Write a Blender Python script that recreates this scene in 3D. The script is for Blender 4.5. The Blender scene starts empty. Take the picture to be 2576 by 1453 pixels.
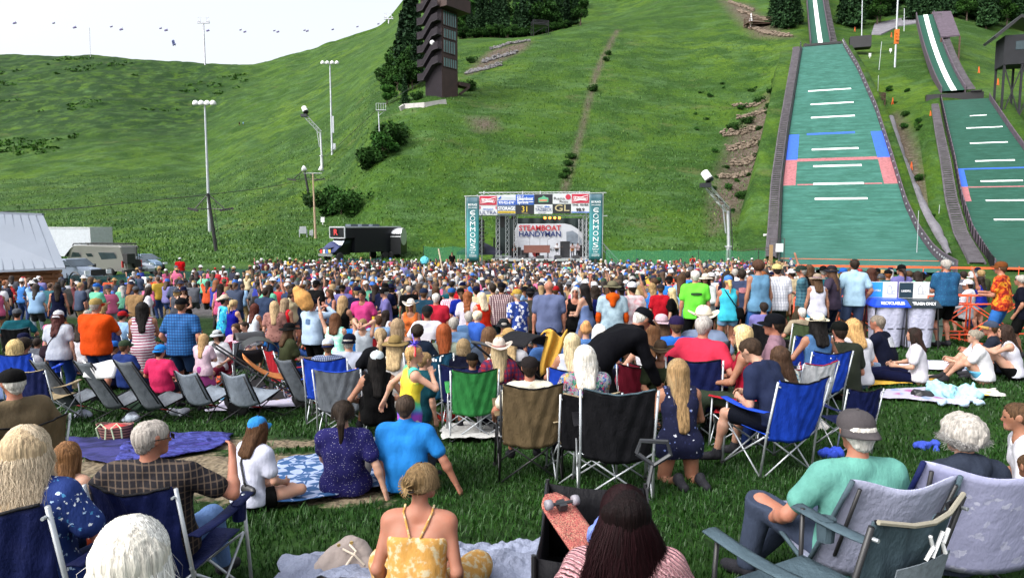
import bpy,math,random,time
import numpy as np
from mathutils import Vector,Matrix
T0=time.time()
random.seed(7);RNG=np.random.default_rng(7)
scene=bpy.context.scene;COL=scene.collection
W_PX,H_PX,F=2576.0,1453.0,1717.0
CAM=np.array([0.0,0.0,4.5]);PITCH=math.atan(164.5/F)
FWD=np.array([0,math.cos(PITCH),-math.sin(PITCH)]);UP=np.array([0,math.sin(PITCH),math.cos(PITCH)])
pi=math.pi
def at(px,py,Y):
 "world point seen at photo pixel (2576 wide) on the plane y=Y"
 d=FWD*F+UP*(726.5-py)+np.array([px-1288.0,0,0])
 return CAM+d*(Y/d[1])
def zat(py,Y):return float(at(1288,py,Y)[2])
def xat(px,py,Y):return float(at(px,py,Y)[0])
def proj(p):
 q=np.asarray(p,float)-CAM;dep=q@FWD
 return 1288+F*q[0]/dep,726.5-F*(q@UP)/dep
def new_mat(name):
 m=bpy.data.materials.new(name);m.use_nodes=True
 nt=m.node_tree;b=nt.nodes['Principled BSDF']
 return m,nt,b
def N(nt,typ,**kw):
 n=nt.nodes.new(typ)
 for k,v in kw.items():
  if k.startswith('i_'):
   key=k[2:].replace('_',' ');n.inputs[key].default_value=v
  else:setattr(n,k,v)
 return n
def L(nt,a,b):nt.links.new(a,b)
def c4(c):return(c[0],c[1],c[2],1.0)
def srgb(h):
 "hex -> linear"
 h=h.lstrip('#');v=[int(h[i:i+2],16)/255 for i in(0,2,4)]
 return tuple(x/12.92 if x<=.04045 else((x+.055)/1.055)**2.4 for x in v)
def coords(nt,scale=(1,1,1),kind='Object'):
 t=N(nt,'ShaderNodeTexCoord');mp=N(nt,'ShaderNodeMapping');mp.inputs['Scale'].default_value=scale
 L(nt,t.outputs[kind],mp.inputs['Vector']);return mp.outputs['Vector']
def noise(nt,vec,scale,detail=3,rough=.6):
 n=N(nt,'ShaderNodeTexNoise');n.inputs['Scale'].default_value=scale;n.inputs['Detail'].default_value=detail
 n.inputs['Roughness'].default_value=rough
 if vec is not None:L(nt,vec,n.inputs['Vector'])
 return n.outputs['Fac']
def ramp(nt,fac,stops,interp='LINEAR'):
 r=N(nt,'ShaderNodeValToRGB');r.color_ramp.interpolation=interp;e=r.color_ramp.elements
 while len(e)>1:e.remove(e[-1])
 e[0].position=stops[0][0];e[0].color=c4(stops[0][1])
 for p,c in stops[1:]:
  k=e.new(p);k.color=c4(c)
 L(nt,fac,r.inputs['Fac']);return r.outputs['Color']
def mixc(nt,fac,a,b,mode='MIX'):
 m=N(nt,'ShaderNodeMix',data_type='RGBA',blend_type=mode)
 for idx,v in((0,fac),(6,a),(7,b)):
  if hasattr(v,'links')or hasattr(v,'is_linked'):L(nt,v,m.inputs[idx])
  else:m.inputs[idx].default_value=v if idx==0 else c4(v)
 return m.outputs[2]
def mathn(nt,op,a,b=0.0,c=0.0):
 m=N(nt,'ShaderNodeMath',operation=op)
 for i,v in enumerate((a,b,c)):
  if hasattr(v,'is_linked'):L(nt,v,m.inputs[i])
  else:m.inputs[i].default_value=v
 return m.outputs[0]
def bump(nt,b,h,strength=.3,dist=.02):
 k=N(nt,'ShaderNodeBump');k.inputs['Strength'].default_value=strength;k.inputs['Distance'].default_value=dist
 L(nt,h,k.inputs['Height']);L(nt,k.outputs['Normal'],b.inputs['Normal'])
_mc={}
def flat(name,col,rough=.6,metal=0.0,var=.12,nscale=6.0,bmp=.15,bd=.01,kind='Object',spec=.5):
 "plain material with light wear: colour varies with two noises and a soft bump"
 key=(name,)
 if key in _mc:return _mc[key]
 m,nt,b=new_mat(name)
 v=coords(nt,kind=kind)
 n=noise(nt,v,nscale,5)
 lo=tuple(x*(1-var)for x in col);hi=tuple(min(1,x*(1+var))for x in col)
 L(nt,ramp(nt,n,[(.3,lo),(.7,hi)]),b.inputs['Base Color'])
 b.inputs['Roughness'].default_value=rough;b.inputs['Metallic'].default_value=metal
 b.inputs['Specular IOR Level'].default_value=spec
 if bmp:bump(nt,b,noise(nt,v,nscale*5,3),bmp,bd)
 m.diffuse_color=c4(col)
 _mc[key]=m;return m
def emit_mat(name,col,s):
 m,nt,b=new_mat(name);b.inputs['Emission Color'].default_value=c4(col);b.inputs['Emission Strength'].default_value=s
 b.inputs['Base Color'].default_value=c4(col);return m
class MB:
 def __init__(s):s.v=[];s.f=[];s.n=0;s.mi=[];s.cur=0
 def add(s,vs,fs):
  vs=[tuple(map(float,p))for p in vs];k=s.n
  s.v+=vs;s.n+=len(vs);s.f+=[tuple(i+k for i in f)for f in fs];s.mi+=[s.cur]*len(fs);return s
 def box(s,c,d,rz=0,M=None):
  x,y,z=d[0]/2,d[1]/2,d[2]/2
  p=[Vector((i*x,j*y,k*z))for k in(-1,1)for j in(-1,1)for i in(-1,1)]
  R=Matrix.Rotation(rz,3,'Z')if M is None else M
  return s.add([R@q+Vector(c)for q in p],[(0,2,3,1),(4,5,7,6),(0,1,5,4),(2,6,7,3),(0,4,6,2),(1,3,7,5)])
 def box2(s,a,b):return s.box([(a[i]+b[i])/2 for i in range(3)],[abs(b[i]-a[i])for i in range(3)])
 def tube(s,pts,r,n=8,cap=True,closed=False):
  pts=[Vector(p)for p in pts];m=len(pts)
  rs=r if isinstance(r,(list,tuple))else[r]*m
  rings=[];prev=None
  for i,p in enumerate(pts):
   a=pts[(i-1)%m]if(i>0 or closed)else p;b=pts[(i+1)%m]if(i<m-1 or closed)else p
   t=(b-a);t=t.normalized()if t.length>1e-9 else Vector((0,0,1))
   if prev is None:u=t.orthogonal().normalized()
   else:
    u=prev-t*prev.dot(t);u=u.normalized()if u.length>1e-6 else t.orthogonal().normalized()
   prev=u;w=t.cross(u)
   rings.append([p+(u*math.cos(2*pi*k/n)+w*math.sin(2*pi*k/n))*rs[i]for k in range(n)])
  vs=[q for rg in rings for q in rg];fs=[]
  for i in range(m if closed else m-1):
   j=(i+1)%m
   for k in range(n):fs.append((i*n+k,i*n+(k+1)%n,j*n+(k+1)%n,j*n+k))
  if cap and not closed:fs+=[tuple(range(n))[::-1],tuple((m-1)*n+k for k in range(n))]
  return s.add(vs,fs)
 def bar(s,a,b,w,h=None):
  "square bar from a to b"
  h=h or w;a=Vector(a);b=Vector(b);t=(b-a).normalized()
  u=t.cross(Vector((0,0,1)));u=u.normalized()if u.length>1e-4 else Vector((1,0,0));v=u.cross(t)
  vs=[p+u*i*w/2+v*j*h/2 for p in(a,b)for j in(-1,1)for i in(-1,1)]
  return s.add(vs,[(0,1,3,2),(4,6,7,5),(0,4,5,1),(2,3,7,6),(0,2,6,4),(1,5,7,3)])
 def lathe(s,prof,c=(0,0,0),n=16,M=None,capt=True):
  vs=[];R=M or Matrix.Identity(3)
  for r,z in prof:
   vs+=[R@Vector((r*math.cos(2*pi*k/n),r*math.sin(2*pi*k/n),z))+Vector(c)for k in range(n)]
  fs=[]
  for i in range(len(prof)-1):
   for k in range(n):fs.append((i*n+k,i*n+(k+1)%n,(i+1)*n+(k+1)%n,(i+1)*n+k))
  if capt:fs+=[tuple(range(n))[::-1],tuple((len(prof)-1)*n+k for k in range(n))]
  return s.add(vs,fs)
 def prism(s,poly,axis,a,b):
  "extrude 2D polygon along axis ('x','y','z') from a to b"
  def P(u,v,w):return{'x':(w,u,v),'y':(u,w,v),'z':(u,v,w)}[axis]
  n=len(poly);vs=[P(u,v,a)for u,v in poly]+[P(u,v,b)for u,v in poly]
  return s.add(vs,[tuple(range(n))[::-1],tuple(range(n,2*n))]+[(i,(i+1)%n,n+(i+1)%n,n+i)for i in range(n)])
 def grid(s,fn,nu,nv,thick=0.0):
  "sheet from fn(u,v); with a second skin when thick"
  P=[[Vector(fn(i/nu,j/nv))for i in range(nu+1)]for j in range(nv+1)]
  w=nu+1;vs=[P[j][i]for j in range(nv+1)for i in range(w)]
  fs=[(j*w+i,j*w+i+1,(j+1)*w+i+1,(j+1)*w+i)for j in range(nv)for i in range(nu)]
  if not thick:return s.add(vs,fs)
  ns=[]
  for j in range(nv+1):
   for i in range(w):
    du=P[j][min(i+1,nu)]-P[j][max(i-1,0)];dv=P[min(j+1,nv)][i]-P[max(j-1,0)][i]
    q=du.cross(dv);ns.append(q.normalized()if q.length>1e-12 else Vector((0,0,1)))
  k=len(vs);vs2=vs+[a-b*thick for a,b in zip(vs,ns)]
  fs2=fs+[tuple(k+q for q in f[::-1])for f in fs]
  rim=[j*w for j in range(nv,0,-1)]+[i for i in range(nu)]+[j*w+nu for j in range(nv)]+[nv*w+i for i in range(nu,0,-1)]
  for a,b in zip(rim,rim[1:]+rim[:1]):fs2.append((b,a,a+k,b+k))
  return s.add(vs2,fs2)
 def mesh(s,name,mats,smooth=False):
  me=bpy.data.meshes.new(name);me.from_pydata(s.v,[],s.f)
  for m in(mats if isinstance(mats,(list,tuple))else[mats]):me.materials.append(m)
  if any(s.mi):me.polygons.foreach_set('material_index',s.mi)
  if smooth:me.polygons.foreach_set('use_smooth',[True]*len(me.polygons))
  me.update();return me
 def build(s,name,mats,parent=None,smooth=False,loc=None,color=None,label=None):
  return link(name,s.mesh(name,mats,smooth),parent,loc,color,label)
def link(name,me,parent=None,loc=None,color=None,label=None):
 o=bpy.data.objects.new(name,me);COL.objects.link(o)
 if parent is not None:o.parent=parent
 if loc is not None:o.location=loc
 if color is not None:o.color=c4(color)
 if label:o['label']=label
 return o
def tag(o,label=None,cat=None,group=None,kind=None):
 for k,v in(('label',label),('category',cat),('group',group),('kind',kind)):
  if v:o[k]=v
 return o
def empty(name,loc=(0,0,0),rz=0,label=None,cat=None,group=None):
 o=bpy.data.objects.new(name,None);COL.objects.link(o);o.location=loc;o.rotation_euler=(0,0,rz)
 o.empty_display_size=.2
 return tag(o,label,cat,group)
_kids={}
def kids_of(o):
 return[c for c in COL.objects if c.parent is o]if o.name not in _kids else _kids[o.name]
def copy_tree(o,loc=None,rz=None,label=None,group=None,scale=None,parent=None,kidmap=None):
 c=o.copy();COL.objects.link(c);c.parent=parent
 if loc is not None:c.location=loc
 if rz is not None:c.rotation_euler=(0,0,rz)
 if scale is not None:c.scale=(scale,)*3 if not isinstance(scale,tuple)else scale
 if label:c['label']=label
 if group:c['group']=group
 if o.name not in _kids:_kids[o.name]=[k for k in COL.objects if k.parent is o]
 for k in _kids[o.name]:copy_tree(k,parent=c)
 return c
def npmesh(name,V,FQ,mats,smooth=True,mi=None):
 "mesh from numpy arrays: V (n,3); FQ (m,k) with k = 3 or 4"
 me=bpy.data.meshes.new(name);V=np.asarray(V,np.float32);FQ=np.asarray(FQ,np.int32)
 n,(m,k)=len(V),FQ.shape
 me.vertices.add(n);me.vertices.foreach_set('co',V.ravel())
 me.loops.add(m*k);me.loops.foreach_set('vertex_index',FQ.ravel())
 me.polygons.add(m);me.polygons.foreach_set('loop_start',np.arange(0,m*k,k,dtype=np.int32))
 me.polygons.foreach_set('loop_total',np.full(m,k,np.int32))
 if smooth:me.polygons.foreach_set('use_smooth',np.ones(m,bool))
 for x in(mats if isinstance(mats,(list,tuple))else[mats]):me.materials.append(x)
 if mi is not None:me.polygons.foreach_set('material_index',np.asarray(mi,np.int32))
 me.update(calc_edges=True);return me
def vcolor(me,cols,name='tint'):
 a=me.color_attributes.new(name,'FLOAT_COLOR','POINT')
 a.data.foreach_set('color',np.asarray(cols,np.float32).ravel())
def snoise(P,f,seed=0):
 "cheap smooth noise from warped sines, about -1..1; P (...,3)"
 x,y,z=P[...,0]*f+seed*1.7,P[...,1]*f+seed*2.3,P[...,2]*f+seed*3.1
 a=np.sin(x*1.0+1.3*np.sin(y*.9+z*.7))*np.cos(y*1.1+1.1*np.sin(z*1.2+x*.6))
 b=np.sin(z*1.3+1.2*np.sin(x*1.7+2))*np.cos((x-y)*1.9+np.sin(z*2.1))
 return .6*a+.4*b
_txt={}
def text_mesh(body,size=1.0,mat=None,ext=.004,bold=0.0,xs=1.0,spacing=1.0,vertical=False):
 cu=bpy.data.curves.new('lettering','FONT');cu.body=body;cu.size=size;cu.extrude=ext;cu.offset=bold*size
 cu.align_x='CENTER';cu.align_y='CENTER';cu.space_character=spacing;cu.resolution_u=3
 if vertical:cu.space_line=.78
 o=bpy.data.objects.new('lettering',cu);COL.objects.link(o)
 dg=bpy.context.evaluated_depsgraph_get();me=bpy.data.meshes.new_from_object(o.evaluated_get(dg))
 bpy.data.objects.remove(o);me.name='lettering'
 me.materials.clear();me.materials.append(mat)
 if xs!=1.0:me.transform(Matrix.Diagonal((xs,1,1,1)))
 return me
def put_text(body,parent,loc,size,mat,width=None,rot=(pi/2,0,0),ext=.004,bold=0.0,spacing=1.0,shear=0,name='lettering'):
 "text standing upright facing -Y at local loc, stretched to width"
 me=text_mesh(body,size,mat,ext,bold,1.0,spacing)
 xs=[v.co.x for v in me.vertices];w=(max(xs)-min(xs))if xs else 1
 s=width/w if width else 1
 M=Matrix.Diagonal((s,1,1,1))
 if shear:M=Matrix(((1,shear,0,0),(0,1,0,0),(0,0,1,0),(0,0,0,1)))@M
 me.transform(M)
 o=link(name,me,parent,loc);o.rotation_euler=rot;return o
def sstep(x,a,b):
 t=np.clip((np.asarray(x,float)-a)/(b-a),0,1);return t*t*(3-2*t)
_GY=[-8,0,1.5,3.3,4.3,5.2,5.8,8.4,11,14,20,30,45,60,70]
_GZ=[3.1,2.86,2.76,2.55,2.49,2.37,2.27,1.9,1.62,1.5,.98,.38,.03,0,0]
def gnear(x,Y):
 z=np.interp(Y,_GY,_GZ)
 return z+.40*sstep(x,2.2,5.5)*sstep(Y,6.8,9.6)*(1-sstep(Y,20,40))
HILL={-900:[(85,640),(104,600),(150,540),(200,470),(300,320),(360,240),(420,170),(460,150),(700,220)],-300:[(85,640),(104,600),(150,535),(200,465),(300,300),(360,215),(410,160),(440,145),(700,210)],0:[(85,640),(100,603),(140,540),(200,450),(260,350),(320,250),(380,170),(410,138),(470,146),(700,210)],260:[(85,638),(100,600),(140,535),(200,440),(260,340),(320,250),(380,165),(408,141),(470,150),(700,210)],515:[(85,632),(104,583),(150,515),(200,440),(300,313),(360,235),(410,159),(470,168),(700,230)],650:[(85,630),(104,570),(150,462),(200,380),(300,260),(360,210),(410,162),(470,172),(700,230)],780:[(85,640),(95,600),(119,531),(148,425),(200,330),(300,215),(360,170),(410,130),(470,140),(700,180)],860:[(85,645),(100,575),(119,480),(148,375),(200,280),(300,180),(400,104),(470,112),(700,150)],957:[(85,648),(100,520),(117,382),(140,290),(200,200),(300,120),(390,76),(470,84),(700,120)],1090:[(85,650),(100,520),(120,350),(140,245),(170,190),(220,110),(300,30),(400,-40),(700,-60)],1300:[(85,655),(100,525),(120,390),(140,283),(165,190),(200,108),(215,95),(225,93),(245,105),(300,40),(400,-60),(700,-100)],1500:[(85,655),(100,528),(120,405),(150,250),(185,130),(215,68),(232,56),(245,62),(270,60),(320,10),(400,-70),(700,-120)],1700:[(85,655),(100,530),(120,412),(150,270),(190,130),(230,40),(260,0),(300,-30),(400,-110),(700,-200)],1880:[(80,660),(100,555),(120,430),(150,260),(180,140),(220,40),(260,-20),(400,-150),(700,-250)],1990:[(76,668),(85,632),(95,570),(105,492),(120,378),(135,276),(150,195),(163,145),(180,105),(205,50),(260,-60),(400,-200),(700,-300)],2150:[(76,668),(85,630),(95,565),(105,485),(120,368),(135,262),(150,180),(163,140),(185,100),(210,60),(260,-30),(400,-200),(700,-300)],2350:[(74,668),(85,595),(95,482),(105,362),(115,270),(125,228),(150,150),(180,85),(230,10),(400,-180),(700,-300)],2576:[(70,668),(85,590),(100,425),(115,275),(130,232),(160,170),(200,90),(300,-30),(400,-180),(700,-300)],3300:[(70,668),(85,600),(100,450),(115,300),(130,240),(160,180),(200,100),(300,-30),(400,-150),(700,-250)],}
_hc=sorted(HILL);_rows=np.array([70,78,85,92,100,108,116,124,132,140,150,160,172,185,200,215,230,250,275,300,330,360,385,410,440,470,520,600,700,900],float)
_T=np.zeros((len(_rows),len(_hc)))
for _j,_c in enumerate(_hc):
 yy=[70]+[p[0]for p in HILL[_c]if p[0]>70]+[900];zz=[0.0]+[zat(p[1],p[0])for p in HILL[_c]if p[0]>70]
 zz.append(zz[-1])
 _T[:,_j]=np.interp(_rows,yy,zz)
def _sp(a,b,n):return list(np.linspace(a,b,n,endpoint=False))
GU=np.array(_sp(-3,-1.2,14)+_sp(-1.2,-.82,24)+_sp(-.82,.82,330)+_sp(.82,1.2,24)+list(np.linspace(1.2,3,14)))
GYs=np.array(_sp(-5.9,1,12)+_sp(1,14,60)+_sp(14,70,60)+_sp(70,250,190)+_sp(250,480,110)+_sp(480,900,14)+[900])
_UU,_YY=np.meshgrid(GU,GYs)
_XX=_UU*(_YY+6)
def _table(x,Y):
 Ys=np.maximum(Y,30);px=1288+F*x/(Ys*math.cos(PITCH))
 cj=np.interp(px,_hc,np.arange(len(_hc)));ri=np.interp(Y,_rows,np.arange(len(_rows)))
 j0=np.clip(np.floor(cj).astype(int),0,len(_hc)-2);i0=np.clip(np.floor(ri).astype(int),0,len(_rows)-2)
 fj=cj-j0;fi=ri-i0;fj=fj*fj*(3-2*fj)*.6+fj*.4
 return(_T[i0,j0]*(1-fi)*(1-fj)+_T[i0+1,j0]*fi*(1-fj)+_T[i0,j0+1]*(1-fi)*fj+_T[i0+1,j0+1]*fi*fj)
_ZZ=np.where(_YY<70,gnear(_XX,_YY),_table(_XX,_YY))
_m=_YY>66
for _ in range(10):
 p=np.pad(_ZZ,1,mode='edge');s=(p[:-2,1:-1]+p[2:,1:-1]+p[1:-1,:-2]+p[1:-1,2:]+2*_ZZ)/6
 _ZZ=np.where(_m,s,_ZZ)
_P3=np.stack([_XX,_YY,_XX*0],-1)
_far=sstep(_YY,88,120)*(1-.0*_UU)
_jump=1-sstep(_XX/np.maximum(_YY,1),.36,.39)
_bowl=sstep(-_XX/np.maximum(_YY,1),.2,.33)
_ZZ=_ZZ+_far*_jump*(.35*snoise(_P3,.16,1)+.16*snoise(_P3,.42,2)+.08*snoise(_P3,1.1,5)+_bowl*sstep(_YY,130,260)*(.9*snoise(_P3,.12,3)+.55*snoise(_P3,.3,4)))
_near=sstep(_YY,0,1.0)*(1-sstep(_YY,20,60))
_ZZ=_ZZ+.012*_near*snoise(_P3,3.0,7)
def ground(x,Y):
 "height of the ground sheet (bilinear in its own grid)"
 u=x/(Y+6.0)
 a=np.clip(np.interp(u,GU,np.arange(len(GU))),0,len(GU)-1.001);b=np.clip(np.interp(Y,GYs,np.arange(len(GYs))),0,len(GYs)-1.001)
 j=np.floor(a).astype(int);i=np.floor(b).astype(int);fj=a-j;fi=b-i
 return _ZZ[i,j]*(1-fi)*(1-fj)+_ZZ[i+1,j]*fi*(1-fj)+_ZZ[i,j+1]*(1-fi)*fj+_ZZ[i+1,j+1]*fi*fj
def G(x,Y):return float(ground(np.array(float(x)),np.array(float(Y))))
def gp(px,py,Y):
 "point on the ground at distance Y under the photo column px"
 x=xat(px,py,Y);return(x,Y,G(x,Y))
def hit(px,py,y0=60,y1=450):
 "first point of the hill seen at the photo pixel"
 Ys=np.linspace(y0,y1,900);d=at(px,py,1.0)-CAM
 xs=CAM[0]+d[0]*Ys;zs=CAM[2]+d[2]*Ys;g=ground(xs,Ys)
 k=np.argmax(g>=zs)
 return(float(xs[k]),float(Ys[k]),float(g[k]))
def ground_material():
 m,nt,b=new_mat('meadow_grass')
 geo=N(nt,'ShaderNodeNewGeometry');P=geo.outputs['Position']
 def sc(x,y,z):
  mp=N(nt,'ShaderNodeMapping');mp.inputs['Scale'].default_value=(x,y,z);L(nt,P,mp.inputs['Vector']);return mp.outputs['Vector']
 att=N(nt,'ShaderNodeAttribute',attribute_name='zone')
 sep=N(nt,'ShaderNodeSeparateColor');L(nt,att.outputs['Color'],sep.inputs[0])
 big=noise(nt,sc(.022,.022,.022),1,4,.6);mid=noise(nt,sc(.11,.09,.15),1,5,.7)
 fine=noise(nt,sc(.9,.5,1.6),1,5,.75);tuft=noise(nt,sc(3.2,1.6,5),1,3,.7)
 base=ramp(nt,big,[(.32,(.026,.066,.004)),(.5,(.042,.088,.005)),(.68,(.070,.122,.008))])
 base=mixc(nt,ramp(nt,mid,[(.45,(0,0,0)),(.56,(1,1,1))]),base,(.018,.048,.004))
 pale=ramp(nt,noise(nt,sc(.10,.16,.3),1,8,.8),[(.5,(0,0,0)),(.62,(1,1,1))])
 base=mixc(nt,mathn(nt,'MULTIPLY',pale,.7),base,(.062,.120,.042))
 dk=mathn(nt,'MULTIPLY',ramp(nt,fine,[(.45,(0,0,0)),(.62,(1,1,1))]),.6)
 base=mixc(nt,dk,base,(0.01248,0.0468,0.00702))
 base=mixc(nt,mathn(nt,'MULTIPLY',ramp(nt,tuft,[(.52,(0,0,0)),(.68,(1,1,1))]),.45),base,(0.078,0.1716,0.0312))
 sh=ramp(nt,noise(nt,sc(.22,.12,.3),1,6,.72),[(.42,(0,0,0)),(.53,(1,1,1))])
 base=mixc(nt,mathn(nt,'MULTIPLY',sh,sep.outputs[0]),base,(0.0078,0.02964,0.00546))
 brn=ramp(nt,noise(nt,sc(.07,.09,.2),1,7,.8),[(.58,(0,0,0)),(.70,(1,1,1))])
 base=mixc(nt,mathn(nt,'MULTIPLY',brn,.65),base,(0.0858,0.0936,0.0351))
 soil=ramp(nt,noise(nt,sc(.5,.3,.8),1,5,.8),[(.26,(0,0,0)),(.42,(1,1,1))])
 stones=ramp(nt,noise(nt,sc(2.2,1.6,3),1,4,.8),[(.3,(.04,.028,.02)),(.52,(.085,.066,.05)),(.7,(.16,.14,.12))])
 base=mixc(nt,mathn(nt,'MULTIPLY',soil,sep.outputs[1]),base,stones)
 lawn=ramp(nt,noise(nt,sc(1.3,1.3,1.3),1,5,.7),[(.3,(0.00624,0.02184,0.00312)),(.6,(0.01404,0.04056,0.00546))])
 base=mixc(nt,sep.outputs[2],base,lawn)
 a2=N(nt,'ShaderNodeAttribute',attribute_name='bare');s2=N(nt,'ShaderNodeSeparateColor');L(nt,a2.outputs['Color'],s2.inputs[0])
 earth=ramp(nt,noise(nt,sc(9,9,9),1,5,.75),[(.3,(0.1014,0.078,0.0507)),(.7,(0.2106,0.1716,0.117))])
 edge=mathn(nt,'ADD',s2.outputs[0],mathn(nt,'MULTIPLY',mathn(nt,'SUBTRACT',noise(nt,sc(6,6,6),1,4,.7),.5),.9))
 base=mixc(nt,ramp(nt,edge,[(.4,(0,0,0)),(.56,(1,1,1))]),base,earth)
 asph=ramp(nt,noise(nt,sc(2.5,2.5,2.5),1,5,.8),[(.3,(0.0702,0.0663,0.0702)),(.7,(0.1092,0.1014,0.1053))])
 base=mixc(nt,s2.outputs[1],base,asph)
 L(nt,base,b.inputs['Base Color']);b.inputs['Roughness'].default_value=.9;b.inputs['Specular IOR Level'].default_value=.15
 h=mathn(nt,'ADD',mathn(nt,'MULTIPLY',fine,.6),mathn(nt,'MULTIPLY',tuft,.25))
 bump(nt,b,h,.55,1.0)
 return m
def poly_mask(X,Y,pts,soft=1.5):
 "1 inside world polygon pts, falling off over soft metres"
 pts=np.array(pts,float);inside=np.zeros(X.shape,bool);dist=np.full(X.shape,1e9)
 for(x1,y1),(x2,y2)in zip(pts,np.roll(pts,-1,0)):
  c=((y1>Y)!=(y2>Y))&(X<(x2-x1)*(Y-y1)/(y2-y1+1e-12)+x1);inside^=c
  t=np.clip(((X-x1)*(x2-x1)+(Y-y1)*(y2-y1))/((x2-x1)**2+(y2-y1)**2+1e-9),0,1)
  dist=np.minimum(dist,np.hypot(X-x1-t*(x2-x1),Y-y1-t*(y2-y1)))
 return np.clip(.5+np.where(inside,dist,-dist)/soft,0,1)
def hitpoly(pix,**k):return[hit(a,b,**k)[:2]for a,b in pix]
def build_ground():
 X,Y=_XX,_YY
 zone=np.zeros(X.shape+(4,));zone[...,3]=1
 px=1288+F*X/np.maximum(Y,5)
 pyv=562-(_ZZ-4.5)/np.maximum(Y,5)*F
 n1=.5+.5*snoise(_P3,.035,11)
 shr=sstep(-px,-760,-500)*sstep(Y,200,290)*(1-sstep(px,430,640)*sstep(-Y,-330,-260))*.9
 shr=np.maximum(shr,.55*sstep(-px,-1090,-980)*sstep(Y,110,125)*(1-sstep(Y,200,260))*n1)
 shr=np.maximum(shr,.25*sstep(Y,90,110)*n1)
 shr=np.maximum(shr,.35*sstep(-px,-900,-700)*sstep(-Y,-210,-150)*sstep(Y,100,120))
 dry=np.zeros(X.shape)
 for pix,s in(([(1411,490),(1423,490),(1468,330),(1500,205),(1558,76),(1550,76),(1492,190),(1458,330)],1.2),([(1790,480),(1850,330),(1930,235),(1950,300),(1925,420),(1880,500),(1840,560),(1790,590)],3),([(1950,230),(1870,330),(1810,450),(1890,470),(1925,330)],3),([(1185,300),(1240,300),(1250,325),(1200,330)],4),([(1815,0),(1875,10),(1940,60),(1990,95),(1900,95),(1850,45)],5),([(1175,185),(1230,130),(1335,105),(1320,125),(1250,160),(1180,190)],3),([(2250,285),(2262,290),(2330,450),(2400,640),(2380,655),(2300,520),(2235,350)],2.0)):
  dry=np.maximum(dry,poly_mask(X,Y,hitpoly(pix),s)*(Y>80))
 lawn=1-sstep(Y,30,62)
 lawn=np.maximum(lawn,0)
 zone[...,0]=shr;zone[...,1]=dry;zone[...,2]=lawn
 bare=np.zeros(X.shape+(4,));bare[...,3]=1
 def gpx(pts):return[gp(a,b,y)[:2]for a,b,y in pts]
 b1=poly_mask(X,Y,[(-2.9,5.6),(-2.2,4.9),(-1.0,5.0),(-1.15,6.2),(-1.9,6.9),(-3.1,6.9),(-4.6,6.6),(-3.9,5.9)],.8)
 b2=poly_mask(X,Y,[(-6,7.4),(-3.6,7.1),(-1.7,7.2),(-2.2,7.8),(-4.5,8.0)],.8)*.8
 bare[...,0]=np.maximum(b1,b2)
 bare[...,1]=poly_mask(X,Y,[(-60,36),(-20,30),(-8,30),(-6,52),(-24,44),(-60,46)],2.5)
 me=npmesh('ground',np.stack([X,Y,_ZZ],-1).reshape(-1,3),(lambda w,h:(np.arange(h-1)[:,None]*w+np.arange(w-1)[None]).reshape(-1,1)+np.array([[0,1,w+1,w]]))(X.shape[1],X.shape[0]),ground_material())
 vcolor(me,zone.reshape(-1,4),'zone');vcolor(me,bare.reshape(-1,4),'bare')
 o=link('ground',me);tag(o,'green grass lawn rising into the meadow hillside',kind='structure');return o
build_ground()
def blades_mesh(name,xs,ys,h,w,mat,lean=.5,z0=None,segs=1):
 n=len(xs);z=ground(xs,ys)if z0 is None else z0
 a=RNG.uniform(0,2*pi,n);hh=h*RNG.uniform(.6,1.3,n);ww=w*RNG.uniform(.7,1.3,n)
 la=a+RNG.normal(0,.5,n);le=lean*RNG.uniform(.2,1.2,n)*hh
 dx,dy=np.cos(a)*ww/2,np.sin(a)*ww/2;lx,ly=-np.sin(la)*le,np.cos(la)*le
 V=np.zeros((n,5,3));b=np.stack([xs,ys,z-.004],-1)
 V[:,0]=b+np.stack([-dx,-dy,0*z],-1);V[:,1]=b+np.stack([dx,dy,0*z],-1)
 m=b+np.stack([lx*.35,ly*.35,hh*.6],-1)
 V[:,2]=m+np.stack([dx*.8,dy*.8,0*z],-1);V[:,3]=m-np.stack([dx*.8,dy*.8,0*z],-1)
 V[:,4]=b+np.stack([lx,ly,hh],-1)
 k=np.arange(n)[:,None]*5
 tri=np.concatenate([k+np.array([[0,1,2]]),k+np.array([[0,2,3]]),k+np.array([[3,2,4]])],0)
 me=npmesh(name,V.reshape(-1,3),tri,mat,smooth=True)
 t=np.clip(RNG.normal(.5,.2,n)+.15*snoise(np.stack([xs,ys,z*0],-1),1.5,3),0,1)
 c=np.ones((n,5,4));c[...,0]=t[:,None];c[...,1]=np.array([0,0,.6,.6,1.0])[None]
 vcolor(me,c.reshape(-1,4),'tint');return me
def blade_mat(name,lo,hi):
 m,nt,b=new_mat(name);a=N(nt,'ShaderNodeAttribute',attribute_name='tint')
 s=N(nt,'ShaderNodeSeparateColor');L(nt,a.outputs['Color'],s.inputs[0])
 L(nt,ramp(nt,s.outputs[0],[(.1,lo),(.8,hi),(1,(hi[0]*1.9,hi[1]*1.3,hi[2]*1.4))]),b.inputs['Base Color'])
 b.inputs['Roughness'].default_value=.5;b.inputs['Specular IOR Level'].default_value=.25
 b.inputs['Subsurface Weight'].default_value=0
 return m
GRASS_M=blade_mat('lawn_blades',(.004,.021,.002),(.016,.066,.006))
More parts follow.
